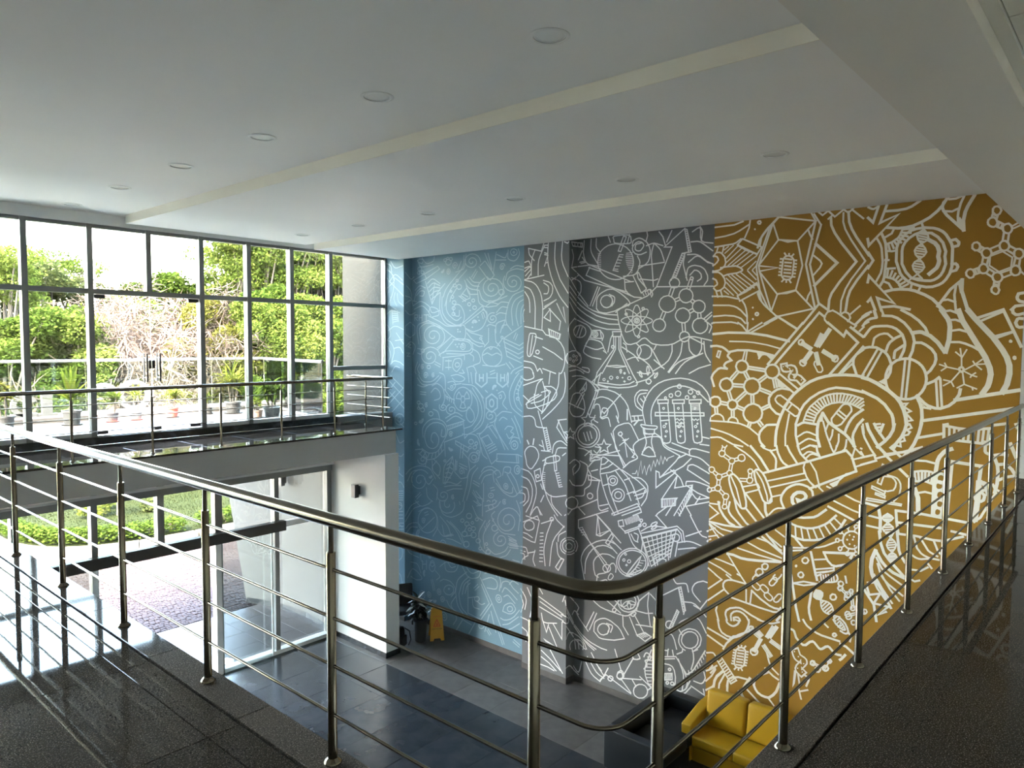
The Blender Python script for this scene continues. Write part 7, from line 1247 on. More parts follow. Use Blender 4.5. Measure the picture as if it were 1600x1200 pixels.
[18,2843,824,-16,-28,-6,-5,-9,-4,-18,-1,-70,8],[18,2808,833,-26,-27,-8,-3,-9,-2,-23,3,-18,6,-6,6,-2,16],[18,2843,819,-12,8,-6,2,-14,-2,-10,-5,-2,-2,1,-6,3,-6,5,-3,7,0,19,7],
[18,2810,777,2,-5,4,-3,10,-2,12,5,3,7,-3,6,-13,3,-9,-3,-4,-4,-2,-4],[18,2792,759,5,-6,7,-2,10,4,2,5,-3,5,-9,2,-7,-2,-5,-6],[18,2824,758,4,-6,6,-1,8,3,3,5,-3,4,-8,2,-6,-2,-4,-5],
[18,2563,745,-36,7,-16,5,-6,5,-7,15,-7,49],[18,2547,757,-23,39],[18,2651,628,-14,30,-11,13,-16,15,-76,60,-18,18,-6,9,-3,11,-2,38],[18,2639,583,-21,53,-18,25,-19,18,-40,32,-55,40],
[18,2659,629,2,-49,-4,-24,-4,-10,-10,-13,-12,-13,-15,-11,-34,-15,-24,-7,-21,1,-21,8,-5,5,-6,10,-3,12,-1,11,7,21,14,20,12,9,10,4,10,1,11,-3,10,-5,4,-5,1,-11,-2,-13,-5,-12,-4,-4,-10,-5,-15,-1,-4,1,-3,4,-1,24],
[18,2626,616,3,-34,-1,-16,-6,-13,-13,-15,-26,-18,-12,-6,-12,-4,-14,2,-21,14],[18,2603,604,-4,14,-4,8,-40,42],
[18,2671,651,6,-55,0,-26,-11,-31,-8,-15,-11,-14,-20,-15,-18,-6,-20,-3,-65,-4],
[18,2311,654,0,-6,3,-3,12,-3,7,2,7,4,4,6,1,7,-3,7,-7,6,-10,4,-13,0,-12,-3,-11,-7,-8,-10,-2,-11,4,-11,10,-9,15,-6,18,-2,19,4,16,9,12,13,4,16,-4,15,-12,14,-20,9,-23,2,-25,-4,-21,-10,-16,-16,-8,-19,3,-20,13,-17,22,-13,28,-6,31,2],
[18,2195,677,0,5,-2,2,-10,3,-11,-5,-4,-5,-1,-6,2,-6,5,-5,9,-3,10,-1,11,2,9,6,7,8,3,9,-3,10,-8,9,-12,5,-15,2,-15,-3,-14,-7,-11,-10,-5,-13,2,-14,9,-12,14,-9,19,-4,21,2,20,8,15,12,9,17,0,17,-8,17],
[18,2446,788,-1,-4,2,-3,9,-2,5,1,9,7,2,5,-2,6,-4,4,-7,4,-9,1,-10,-2,-9,-4,-7,-7,-4,-8,1,-8,5,-8,10,-6,12,-3,15,1,14,5,12,8,7,11,2,12,-5,11,-11,9,-16,6,-19,1,-19,-4,-17,-9,-12,-13,-5,-15],
[18,2242,635,2,-6,5,-4,11,-3,7,2,6,4,4,8,-3,8,-7,3,-7,1,-11,-3,-5,-5,-2,-5],[18,2418,651,-9,22,-6,9,-9,8,-27,16],[18,2414,651,-6,-49,-5,-10,-7,-7,-21,-10,-29,-6,-51,4],
[18,2403,650,-11,-27,-7,-12,-16,-12,-21,-7,-18,-2,-13,1,-92,26],[18,2404,761,-59,-62],[18,2364,785,-58,-67],[18,2396,766,-29,19],[18,2367,822,-54,-100,-19,99],
[18,2346,820,-26,-75],[18,2352,711,-21,-17,-25,22],[18,2296,785,-63,-4],[18,2289,810,-37,-16,-12,-3,-7,3,-7,17],
[18,2165,811,2,-7,6,-4,12,-3,9,2,7,5,5,10,-5,9,-7,4,-9,1,-12,-5,-6,-5,-2,-7],[18,2180,812,2,-3,3,-1,4,2,2,3,-2,2,-4,1,-3,-1,-2,-3],
[18,2219,825,3,-30,-3,-10,-14,-8,-19,-4,-8,1,-10,5,-9,9,-6,9,-2,10,7,18],[18,2205,738,-23,11,-11,2,-13,-1,-33,-7],[18,2236,689,-9,29,-5,6,-13,6,-22,5,-21,2,-41,-9],
[18,2124,638,49,-13,18,-9,17,-20,12,-23,11,-37,2,-20,-1,-11,-3,-11,-5,-9,-27,-27],[18,2129,616,29,-10,15,-8,11,-11,7,-12,5,-15,2,-16,-8,-61],
[18,2127,596,18,-7,9,-7,7,-11,5,-15,3,-17,1,-15,-4,-16,-10,-30],[18,2125,573,11,-14,4,-11,1,-16,-1,-44],[18,2125,543,5,-15,-5,-24],[18,2501,703,-18,-29,-12,-10,-18,-6,-50,-8],
[18,2486,708,-26,-24,-12,-8,-13,-4,-32,-3],[18,2467,715,-18,-18,-8,-5,-11,-3,-27,-2],[18,2490,681,-11,-33,-8,-11,-15,-4,-45,-1],[18,2532,624,-46,41,-19,-22,-4,-27,53,-15],
[18,2540,629,-47,-28],[18,2524,629,-34,-18],[18,2516,639,-38,-17],[18,2521,672,2,-5,4,-4,11,-2,7,1,6,4,4,8,-4,7,-6,3,-7,1,-11,-4,-4,-4,-2,-5],
[18,2558,680,4,-6,7,-1,10,3,2,5,-2,5,-10,3,-7,-2,-4,-7],[18,2542,703,3,-5,6,-1,8,3,2,4,-2,4,-8,2,-6,-2,-3,-5],[18,2575,625,4,-5,6,-1,8,3,2,4,-2,4,-8,3,-6,-2,-4,-6],
[18,2560,597,1,-4,4,-3,8,-1,11,3,3,6,-3,6,-11,3,-8,-2,-4,-3,-1,-5],[18,2565,570,5,-6,7,-2,9,4,3,5,-3,5,-9,3,-7,-2,-5,-7],[18,2565,542,5,-6,7,-2,9,3,3,5,-3,6,-9,2,-7,-2,-5,-6],
[18,2420,569,1,-4,4,-3,8,-2,10,4,3,6,-3,5,-10,3,-8,-2,-5,-7],[18,2458,586,4,-6,7,-2,9,4,2,5,-2,5,-9,2,-7,-2,-4,-6],[18,2432,603,4,-6,7,-1,8,3,2,5,-2,4,-8,3,-7,-2,-4,-6],
[18,2588,653,3,-3,4,-1,5,2,1,3,-2,2,-4,2,-4,-1,-3,-4],[18,2512,497,-131,79,-9,-16,127,-68],[18,2493,471,-37,-14,-16,-3,-31,7,-18,7,-10,7,-9,9,-11,16,-7,17,-2,10,3,13,22,28],
[18,2758,536,-83,-30,-33,-17,-15,-5,-44,-2,-34,1,-31,5,-11,-1,-9,-8,-4,-12,-1,-18,4,-21,8,-10,11,-6,11,-1,15,3,53,25,80,45,27,10,65,20],
[18,2715,435,-1,-7,4,-3,13,-4,9,2,7,3,6,6,2,8,-3,8,-7,7,-12,5,-14,1,-15,-2,-13,-6,-10,-9,-4,-11,3,-13,9,-11,16,-9,20,-4,21,1,21,7,16,12,9,15,0,18,-11,16,-19,13,-25,8,-28,0,-28,-6,-23,-14,-14,-18,-4,-21,8,-21,20,-18,28,-13],
[18,2692,366,-101,67],[18,2651,350,-72,61],[18,2583,417,-88,-7,-25,-7,-9,-7,-6,-9,-1,-10,5,-9,11,-6,23,-3,106,2,28,-1,24,-5,33,-17],
[18,2563,422,-78,-4,-16,-3,-6,-3,-10,-10,-7,-13,-2,-15,3,-13,5,-5,7,-4,22,-4,31,-2,115,1],[18,2493,471,-24,-16,-14,-6,-74,-16],[18,2486,449,-31,-28,-15,-9,-19,-7,-48,-9],
[18,2485,417,-75,-32,-12,-2,-17,2],[18,2733,595,50,118],[18,2733,595,-28,41,-14,16,-15,14,-38,28],[18,2733,595,-9,59,-12,49],[20,2737,620,-62,31],[20,2744,640,-31,18,-38,5],
[20,2752,660,-23,15,-11,4,-13,0,-30,-5],[20,2759,680,-24,17,-12,4,-14,-3,-34,-13],[20,2767,701,-27,18,-12,3,-15,-4,-38,-22],[18,2870,614,-11,33,-7,12,-9,8,-26,13],
[18,2852,642,-23,20,-10,3,-12,1,-11,-2,-5,-3,0,-7,6,-11,7,-5,22,3],[18,2879,591,-43,18,-12,3,-13,-1,-25,-8,-28,-16,-7,-7,-11,-23,-7,-4,-15,-1,-43,10],
[18,2870,573,-44,14,-12,2,-10,-1,-14,-6,-23,-17,-9,-9,-17,-20],[18,2861,671,-24,17,-11,4,-12,-1,-31,-12],[18,2866,544,0,-29],[18,2866,544,-22,0,0,-15,22,1,-22,-15],
[18,2831,515,0,28],[18,2809,514,0,29],[18,2831,529,-22,0],[18,2796,543,-38,-1],[18,2777,542,0,-34],
[18,2758,553,-9,23,-8,5,-8,0,-17,-3,-17,-6,-10,-6,-5,-6,-3,-9,0,-6,2,-5,11,-4,39,-6],
[18,2256,338,2,-10,4,-10,8,-9,9,-7,12,-6,13,-4,14,-1,15,1,13,3,12,5,10,7,8,9,5,10,2,10,-2,11,-5,10,-7,8,-11,8,-12,6,-13,3,-14,1,-14,-1,-13,-3,-12,-5,-10,-8,-8,-8,-4,-10,-2,-10],
[18,2341,470,0,-64,29,-24],[18,2301,464,-7,-58,-25,-20],[18,2317,378,4,-5,5,-2,7,3,2,3,-2,4,-7,3,-5,-2,-4,-4],[18,2377,343,-21,9,-8,2,-29,-11,-26,10,-9,1,-22,-10],
[18,2388,417,-22,-27],[18,2252,422,35,-36],[18,2384,422,3,-4,5,-1,5,2,2,3,-2,4,-5,2,-5,-2,-3,-4],[18,2248,427,3,-4,4,-1,6,2,1,3,-1,4,-6,1,-4,-1,-3,-4],[18,2245,422,-109,56],
[18,2245,422,-96,-33,-23,13],[18,2245,407,-96,-36,-23,12],[18,2238,381,-83,-30,-29,12],[18,2231,365,-82,-34,-23,11],[18,2224,340,-89,-29],[18,2245,422,-21,-82],
[18,2210,314,-28,-25],[18,2230,309,-27,-26],
[18,2310,515,0,-4,2,-2,7,-1,4,1,7,5,-1,8,-10,6,-14,0,-6,-4,-5,-5,-2,-6,2,-7,5,-5,8,-4,10,-2,11,1,10,5,7,6,3,9,-1,9,-6,8,-10,6,-13,3,-14,-1],
[18,2356,575,-22,12,-11,3,-13,-2,-33,-8],[18,2291,573,-21,13,-10,4,-12,0,-30,-4],[18,2291,542,-22,19,-10,6,-11,1,-27,-5],[18,2294,448,1,31,-4,11,-12,7,-41,10],
[18,2266,448,-9,26,-5,8,-6,2,-18,0],[18,2294,531,-18,8,-10,2,-38,-6],[18,2352,480,-14,7,-8,1,-36,-9],
[18,2742,331,-1,-6,3,-3,12,-4,7,1,7,3,5,5,2,6,-1,8,-7,6,-9,5,-13,3,-14,-1,-12,-5,-10,-8,-5,-10,2,-11,7,-11,13,-9,18,-5,20,0,19,4,16,10,10,13,2,15,-7,16,-15,13,-22,9,-25,4,-26,-4,-23,-9,-16,-16,-8,-18],
[18,2655,327,-154,14,0,-22],[18,2651,328,4,-65],[18,2635,311,-44,1],[18,2612,317,0,-50],[18,2635,278,-40,1],
[18,2579,307,-6,10,-5,4,-21,4,-13,0,-10,-4,-3,-4,-2,-9,2,-13,9,-14,15,-15,7,-5,6,-1,13,6,12,13,1,11,-5,17],[18,2536,294,1,-5,4,-4,10,-3,7,1,5,3,4,7,-4,7,-12,4,-10,-2,-4,-3,-1,-5],
[18,2455,374,-32,-11,-13,-7,-9,-11,-7,-18,0,-13,6,-9,40,-12],[18,2463,347,-18,-7,-5,-4,-2,-5,2,-16],[18,2478,282,-24,7,-11,0,-10,-7,-15,-26],[18,2485,281,-7,-24],
[18,2516,270,-14,-16],[18,2845,371,-31,-4,-4,-2,-1,-4,3,-11,7,-8,6,0,20,6],[18,2792,360,1,-4,4,-4,9,-2,10,4,3,5,-3,6,-10,4,-9,-2,-4,-3,-1,-4],
[18,2746,278,1,-4,4,-4,8,-2,11,3,3,6,-3,6,-11,3,-8,-1,-4,-3,-1,-4],[18,2828,290,14,-17,4,-9,-5,-10,-11,-12],[18,2845,301,16,-32,3,-11,-1,-10,-6,-8],
[18,2818,411,11,41,0,18,-2,4,-9,9,-20,11,-24,7,-23,0,-25,-7,-51,-21],[18,2836,394,13,69,-2,17,-3,6,-5,6,-14,7,-67,14],[18,2380,295,-87,-4,-19,3,-37,9],
[18,2200,260,-10,13,-13,8,-49,18],[18,2171,262,-17,11,-28,11],[18,2252,469,-14,35],[18,2381,560,-23,-11,-6,-6,-1,-8,4,-23],[29,2351,257,0,-43,36,-24,38,21,0,44],
[29,2400,250,0,-31],[29,2375,251,0,-31],[29,2400,234,-25,1],[29,2216,261,0,-42,35,-23,35,20,0,43],[29,2263,254,0,-30],[29,2239,255,0,-30],[29,2263,239,-24,1],
[29,2320,161,-36,-20,0,-43,36,-24,36,20,0,44,-36,23],[29,2306,119,1,-8,4,-7,9,-4,9,3,5,10,-1,12,-4,6,-6,4,-6,1,-6,-4,-4,-6,-1,-7],[18,2344,236,-51,2],[18,2362,177,-15,-10],
[18,2449,129,2,-13,4,-13,8,-11,10,-10,12,-8,13,-5,14,-2,14,0,14,4,12,6,10,9,8,11,5,12,1,13,-1,14,-5,13,-8,11,-10,10,-12,8,-14,5,-14,2,-14,-1,-13,-4,-12,-6,-10,-9,-8,-11,-4,-12,-2,-13],
[18,2498,127,2,-7,3,-6,9,-4,9,3,5,9,-1,10,-4,5,-6,4,-6,0,-6,-3,-3,-5,-2,-6],[18,2503,140,-17,24],[18,2497,128,-31,4],[18,2486,164,-14,-14,-6,-18],[18,2506,111,-14,-25],
[18,2519,111,13,-27],[18,2492,86,20,-5,20,3],[18,2528,126,31,1],[18,2521,139,18,22],[18,2559,127,-6,19,-14,15],
[18,2516,200,-63,-2,-20,-6,-18,-12,-20,-20,-15,-23,-11,-28,-4,-29,3,-29,6,-22,13,-20,13,-12,36,-22,40,-18,15,-3,25,1],
[18,2462,172,-34,-31,-11,-15,-5,-12,-4,-20,-1,-20,2,-13,5,-12,10,-19,23,-26,15,-8,38,-12],
[18,2474,90,5,-5,6,-14,4,-17,0,-9,-5,-11,-9,-10,-10,-6,-9,-1,-12,6,-9,9,-2,9,2,14,4,10,13,14,12,9,10,2],[18,2447,184,-38,-44,-15,-22,-8,-21,-4,-22,1,-20,7,-20,14,-18,35,-34],
[18,2425,185,-53,-46],[18,2579,194,-55,8],[18,2643,169,-40,-37,-10,-6,-22,-9],[18,2635,136,-32,-10,-24,-4],[20,2633,143,-3,-21],[20,2620,135,-2,-18],[20,2606,128,0,-17],
[20,2589,124,3,-18],[20,2572,124,6,-22],[18,2679,251,-27,-7,-9,-7,-3,-6,-4,-20,-1,-47],
[18,2660,-35,8,-30,-3,-5,-11,-2,-9,2,-6,5,-6,13,-2,11,3,10,7,11,10,9,9,4,31,5,35,-4,23,-10,25,-19,6,-8,7,-14,3,-15,0,-14,-3,-15,-7,-15,-8,-12,-11,-7,-17,-4,-18,1,-11,4,-14,8,-10,11,-6,15,-1,14,3,10,11,12,11,8,11,0,13,-6,7,-13,3,-19,-3,-5,-14,-10],
[18,2803,-87,4,32,-2,15,-10,15,-24,21,-21,11,-23,7,-36,2,-31,-6,-17,-9,-13,-13,-8,-15,-2,-14,5,-14,17,-28,34,-44],
[18,2838,-173,-36,-18,-18,-6,-20,-2,-20,3,-21,5,-20,9,-19,14,-36,32],[18,2812,-146,-31,-13,-15,-5,-17,0,-19,2,-18,5,-16,7,-13,11,-23,25],[20,2825,-172,-23,21],
[20,2800,-184,-19,24],[20,2770,-190,-14,25],[20,2739,-188,-9,26],[20,2709,-179,-3,24],[20,2684,-163,1,22],[20,2663,-145,5,20],[18,2627,-15,-119,34,-9,-85],[18,2619,-34,-103,36],
[18,2627,-15,-8,-19],[16,2610,-29,0,14],[16,2598,-26,0,14],[16,2586,-22,0,14],[16,2575,-18,0,14],[16,2563,-14,0,13],[16,2552,-11,0,14],[16,2541,-7,0,14],[16,2529,-3,0,13],
[16,2518,0,0,14],[18,2643,-97,-131,47],[18,2643,-97,-6,-72],[18,2539,254,-23,-2,-15,3],[18,2595,238,-34,7,-14,0,-27,-6,-19,-9,-2,-3,2,-4,9,-7,10,-3,19,-3,27,2,8,5,13,10],
[18,2581,183,4,-5,6,-2,7,2,2,4,-2,5,-7,2,-6,-1,-4,-5],[18,2619,204,-30,7,-10,0,-10,-6,-6,-13,1,-5,5,-8,9,-8,9,-5,9,1,23,9],[18,2477,257,-7,-47],[18,2457,258,-10,-53],
[18,2285,-119,-129,10,-7,-38,139,-8,-3,36],[18,2166,-110,-6,-39],[18,2156,-109,-24,-6],[18,2402,-41,-52,42,-36,14,-100,-107],[18,2402,-41,-82,-131,-39,31],
[18,2387,-55,-44,20,-31,-35,45,-21,30,36],[18,2350,-100,-51,26],[18,2342,-111,-50,26],[18,2335,-122,-50,26],[18,2335,3,-50,-49],[18,2417,-36,-25,5,-12,7,-18,16,-19,26],
[18,2236,0,-14,14,-7,3,-18,0,-13,-5,3,-5,13,-13,-2,-4,-14,-3,-4,-3,5,-7,10,-9,10,-7,5,0,5,4,10,15],[18,2285,59,-23,18,-12,6,-15,1,-41,-3],[18,2271,39,-14,14,-7,3,-8,0,-20,-8],
[18,2194,55,-19,-25,-8,-14,-28,-70],[18,2177,67,-31,-49,-17,-45],[18,2155,-65,2,-10,6,-7,13,-6,14,3,8,11,-2,14,-6,7,-9,5,-9,1,-9,-3,-6,-7,-2,-8],
[18,2168,-67,3,-5,5,-2,7,2,2,4,-2,4,-6,3,-6,-1,-3,-5],[18,2207,-65,-12,25,-8,8,-11,2,-30,-4],[18,2289,48,11,-20,0,-8,-2,-9,-63,-105],
[18,2150,265,24,-24,21,-34,13,-32,1,-26,-6,-25,-5,-12,-7,-10,-17,-12,-37,-20],[18,2131,253,22,-28,13,-23,12,-27,3,-21,-3,-19,-11,-21,-8,-9,-26,-15],
[18,2131,228,20,-33,3,-9,2,-12,-2,-17,-4,-15,-16,-26],[18,2147,233,-12,-17],[18,2161,213,-18,-12],[18,2169,192,-19,-6],[18,2168,171,-16,-1],[18,2165,150,-16,4],
[18,2148,148,4,-6,5,-1,8,2,2,4,-2,5,-8,3,-5,-1,-4,-6],[18,2219,265,6,-15,1,-10,-1,-12,-9,-29],
[18,2334,57,-2,4,-2,2,-9,1,-7,-4,-2,-4,1,-5,9,-8,16,-3,7,3,7,4,3,7,0,7,-4,7,-8,7,-10,4,-12,1,-12,-2,-10,-5,-6,-8,-2,-10,3,-10,8,-10,12,-7,16,-4],
[18,2588,69,0,-4,1,-2,7,-2,9,2,4,6,-4,9,-13,5,-16,-2,-6,-4,-3,-6,0,-7,4,-7,8,-6,10,-4,12,-1,12,2,10,5,6,8,2,9,-4,10,-8,9,-13,6],
[18,2279,165,-24,12,-7,-1,-7,-6,-7,-12,-1,-10,14,-19,3,-10,-5,-8,-23,-16],[18,2272,155,-5,4,-6,1,-4,-5,-1,-7,5,-5,7,-1,3,5,1,8],[18,2635,24,-52,26,-20,7,-16,-1,-31,-13],
[18,2627,7,-45,27,-19,6,-19,-2,-44,-16],[18,2647,79,1,-4,6,-2,7,1,2,3,0,6,-8,6,-12,1,-11,-6,-2,-5,1,-5,4,-5,7,-5,9,-2,9,-1,9,3,7,4,4,7,1,7,-4,8],
[18,2801,75,2,-5,5,-5,12,-4,8,1,7,3,4,8,-4,8,-7,4,-8,2,-12,-2,-5,-4,-2,-6],[18,2825,91,4,-6,8,-2,10,2,2,5,-2,5,-10,4,-8,-2,-4,-6],
[18,2791,56,2,-5,4,-4,10,-3,12,3,3,7,-3,6,-12,5,-10,-1,-4,-4,-2,-4],[18,2827,62,4,-6,6,-1,8,2,3,4,-3,4,-8,4,-6,-2,-4,-5],
[18,2734,182,-29,12,-13,1,-22,-9,-13,-9,-6,-8,-4,-10,-4,-17,0,-29,5,-12,20,-23],[18,2742,148,-23,20,-10,4,-15,-5,-11,-8,-7,-8,-5,-15,2,-9,3,-4,9,-6,32,-8],
[18,2845,183,-30,-8,-13,-1,-13,2,-30,11],[18,2836,236,-18,-23,-7,-6,-15,-6,-20,-1,-29,2,-19,5,-15,8,-29,20],[18,2845,218,-23,-23,-9,-6,-18,-5,-26,1,-37,5,-21,7,-16,10,-27,23],
[18,2726,63,-25,-5,-8,-4,-7,-10,-10,-29],[18,2439,-77,2,-5,4,-5,11,-3,7,0,6,3,4,7,-4,8,-6,4,-7,2,-11,-2,-4,-4,-2,-5],[18,2417,-102,5,-7,8,-3,10,2,3,6,-3,6,-10,4,-8,-1,-4,-3,-1,-4],
[18,2410,-82,4,-6,6,-3,8,3,3,4,-3,5,-8,4,-6,-1,-4,-6],[18,2401,-149,3,-11,9,-10,14,-6,8,-2,15,1,12,6,7,9,1,6,-1,5,-7,11,-12,9,-15,4,-8,0,-13,-4,-10,-7,-3,-11],
[18,2418,-151,2,-5,5,-5,10,-4,7,1,6,3,4,7,-4,8,-6,4,-7,1,-10,-1,-5,-4,-2,-5],[18,2400,-122,3,-5,6,-2,7,2,2,4,-2,4,-7,3,-6,-1,-3,-5],
[18,2453,-105,3,-6,6,-2,7,2,2,4,-2,4,-7,4,-6,-1,-3,-5],[18,2849,-18,4,-6,6,-2,9,2,2,4,-2,5,-9,3,-6,-1,-4,-5],
[18,2726,40,2,-5,4,-4,11,-4,7,1,6,3,4,7,-4,7,-6,4,-7,1,-11,-2,-4,-3,-2,-5],[18,2563,-83,-97,-29,15,-19,82,32,0,16],[18,2524,-98,9,-68],[18,2506,-102,10,-62],
[18,2500,-66,-23,22,-17,4,-18,0,-17,-3,-12,-7,-9,-11,-6,-13,-5,-20,1,-17,2,-17,5,-15,5,-8,25,-23],[18,2563,-178,6,-62,-42,-28,-42,11,-20,41,10,54,41,28],[16,2563,-187,-12,2],
[16,2564,-194,-12,2],[16,2564,-201,-12,2],[16,2565,-209,-12,4],[16,2565,-215,-11,3],[16,2566,-223,-12,4],[16,2567,-230,-12,4],
[18,2631,-191,3,-4,5,-2,7,1,2,3,-2,4,-7,3,-5,-1,-3,-4],[18,2585,-163,45,-38,14,-19,6,-24,4,-60],[18,2585,-163,-10,-46,2,-21,14,-23,49,-58],[18,2587,-169,57,-137],
[20,2595,-192,-16,-13],[20,2599,-196,24,-16],[20,2606,-219,-21,-9],[20,2610,-222,20,-11],[20,2618,-246,-26,-5],[20,2622,-249,14,-5],[20,2629,-273,-31,-1],[20,2633,-276,10,2],
[18,2727,-190,-40,-23,-11,-11,-2,-10,0,-11,6,-21,5,-5,11,-1,19,9,12,10,5,13,3,38],[18,2701,-199,31,-30,3,-9,0,-5,-2,-4,-9,-9,-47,-31],
[18,2821,-315,-1,-6,3,-5,13,-5,8,0,7,3,5,6,2,7,-2,9,-7,9,-11,7,-13,3,-14,0,-13,-4,-9,-9,-5,-12,3,-14,8,-13,15,-12,19,-7,21,-2,20,5,15,10],
[18,2884,-291,-17,17,-25,12,-27,4,-26,-3,-22,-11],[18,2882,-254,-30,10,-22,5,-33,2,-32,-3,-13,-5,-11,-6,-8,-10,-23,-31],[18,2887,-276,-15,7,-33,8],
[18,2727,-323,-27,-15,-7,-9,0,-14,9,-39],[18,2652,-307,-34,10,-15,2,-39,-5,-9,0,-11,5,-21,16],[18,2644,-323,-49,12,-72,10],[18,2627,-343,-48,18,-63,8],
[18,2645,-369,0,-4,2,-3,9,-4,11,2,4,3,1,5,-1,6,-5,6,-8,5,-10,2,-10,1,-9,-3,-7,-5,-3,-8,1,-9,6,-9,11,-8,14,-5,15,-2,14,2,12,7,6,10,1,12,-7,13],
[18,2778,-347,-3,-33,-5,-12,-11,-9,-28,-12],[18,2795,-302,-24,-22,-10,-3,-10,6,-24,27],
[18,2798,-203,-1,-4,2,-2,7,-3,5,0,8,4,2,3,-1,5,-9,9,-16,4,-9,-2,-7,-4,-4,-6,-1,-7,3,-7,8,-7,10,-6,13,-3,13,1,12,3,8,7,4,9],
[18,2864,-158,-32,6,-16,1,-13,-5,-16,-12,-8,-12,-2,-13,9,-44],[18,2424,-189,34,-25,8,-9,6,-10,4,-12,9,-51,27,-84],[18,2409,-199,28,-28,9,-14,6,-17,9,-46,25,-65],
[18,2386,-218,-12,16,-7,7,-24,9,-27,3,-32,-12],[18,2401,-252,-16,23,-10,10,-13,8,-16,7,-17,4,-13,1,-9,-5,-16,-13],[18,2386,-272,-14,26,-8,9,-12,7,-32,10],
[18,2291,-238,-33,-40,-10,-7,-17,-7,-25,-3,-16,3,-4,7,0,19],[18,2302,-255,8,31,0,7,-2,6,-10,8,-11,5,-10,2,-5,-2,-9,-10,-4,-10,4,-5,17,-8],
[18,2249,-217,-7,33,-4,5,-6,4,-19,3,-13,-2,-2,-4,0,-6,7,-15,4,-3,4,-1,22,4],[18,2221,-208,-35,-43,-28,-43],[18,2200,-195,-25,-25,-10,-12,-7,-14,-14,-35],
[18,2291,-259,-34,-27,-17,-11,-23,-8,-17,-4,-16,1,-16,6,-37,33],[18,2307,-320,2,-6,4,-4,10,-4,10,1,6,5,-1,8,-5,5,-6,3,-7,1,-7,-1,-4,-3,-2,-5],[18,2313,-351,-2,6,-10,5,-7,-1,-4,-6],
[18,2348,-355,-3,4,-7,3,-5,-1,-6,-3],[18,2371,-270,0,-89],[18,2439,-312,-15,-22,-8,-7,-10,-4,-28,-2],[18,2446,-324,-40,-38],[18,2423,-315,-45,-37],
[18,2349,-149,23,12,7,7,4,8,4,23],[18,2141,-177,4,-14,10,-8,11,0,9,8,1,9,-1,10,-5,7,-7,5,-8,1,-7,-3,-5,-7,-2,-8],[18,2149,-178,1,-6,4,-4,4,0,3,2,1,8,-4,7,-6,1,-3,-8],
[18,2698,-505,2,-15,5,-14,8,-14,12,-12,14,-10,15,-7,16,-5,17,-1,15,2,14,5,12,9,9,10,5,13,2,15,-2,14,-5,15,-9,14,-12,12,-14,10,-16,7,-16,4,-16,1,-16,-2,-13,-6,-12,-8,-8,-11,-5,-12,-2,-14],
[18,2813,-569,-96,78],[18,2839,-481,-49,26,-20,5,-15,-1,-15,-4,-22,-9,-12,-8,-7,-10,-5,-11,-3,-20,2,-20,2,-12,6,-10,27,-37],[18,2884,-449,-45,21],[18,2884,-476,-19,12,-43,15],
[18,2887,-549,-27,6,-16,0,-11,-6,-20,-17],[18,2887,-570,-38,4],[18,2864,-428,-31,-19,-11,-2,-12,1,-20,6,-29,14,-12,8,-13,12],[18,2607,-409,-1,-7,8,-7,14,-3,8,3,5,5,2,7,-1,9,-7,9],
[18,2574,-392,-5,-11,1,-14,8,-14,13,-13,19,-8,21,-4,21,3,17,9,11,14,2,19,-4,10],[18,2536,-383,-5,-15],
[18,2677,-404,-8,-41,-9,-14,-9,-6,-19,-6,-30,-1,-15,3,-26,10,-26,14,-19,15,-10,15,-6,38],[18,2677,-479,-43,-29,-15,-13,-9,-13,-15,-34],
[18,2627,-493,-46,-23,-18,-12,-16,-16,-32,-43],[18,2603,-495,-53,-30,-19,-14,-12,-17,-19,-45],[18,2702,-541,-33,-30,-17,-7,-20,2,-53,17],[18,2660,-522,-16,-54,-57,21],
[18,2628,-585,-41,2,-64,-11],[18,2481,-536,2,-6,5,-5,12,-6,11,1,7,7,-1,9,-6,5,-7,4,-8,2,-8,-2,-5,-3,-2,-6],
[18,2420,-530,2,-6,5,-6,11,-5,12,1,6,6,-1,9,-5,6,-8,4,-8,1,-7,-1,-5,-4,-2,-5],[18,2469,-484,1,-5,5,-4,9,-4,10,0,5,6,-1,7,-10,8,-13,0,-5,-3,-1,-5],
[18,2424,-499,2,-5,4,-4,8,-3,9,0,5,5,-1,7,-10,7,-11,0,-4,-3,-2,-4],[18,2450,-442,2,-6,5,-5,12,-5,11,1,7,6,-1,9,-6,6,-7,4,-8,1,-8,-1,-5,-4,-2,-6],
[18,2391,-554,2,-5,4,-4,9,-4,10,0,5,5,-1,8,-10,8,-13,0,-4,-3,-2,-5],[18,2468,-585,2,-6,5,-6,13,-6,13,1,7,7,-2,10,-5,6,-8,4,-9,2,-9,-2,-5,-4,-2,-6],
[18,2326,-595,1,-5,4,-4,10,-4,9,0,5,5,-1,8,-10,8,-13,0,-4,-3,-1,-5],[18,2277,-471,2,-7,6,-6,12,-6,13,1,7,7,-1,11,-6,6,-8,4,-9,2,-8,-2,-6,-4,-2,-6],
[18,2503,-473,5,-7,7,-4,8,1,5,4,-1,6,-9,7,-10,0,-4,-3,-1,-4],[18,2405,-451,4,-6,7,-3,6,0,4,4,-1,5,-7,6,-9,0,-4,-6],[18,2437,-473,3,-5,6,-3,6,1,3,3,-1,4,-6,5,-8,0,-3,-5],
[18,2454,-509,4,-7,7,-2,7,0,3,4,0,5,-8,6,-9,0,-4,-6],[18,2382,-589,4,-7,7,-3,6,1,4,3,-1,5,-7,6,-9,0,-4,-5],[18,2343,-560,3,-6,6,-2,5,0,3,3,0,5,-6,4,-8,1,-3,-5],
[18,2484,-497,16,-29],[18,2469,-486,-23,-10],[18,2438,-511,0,-9],[18,2484,-547,-38,12],
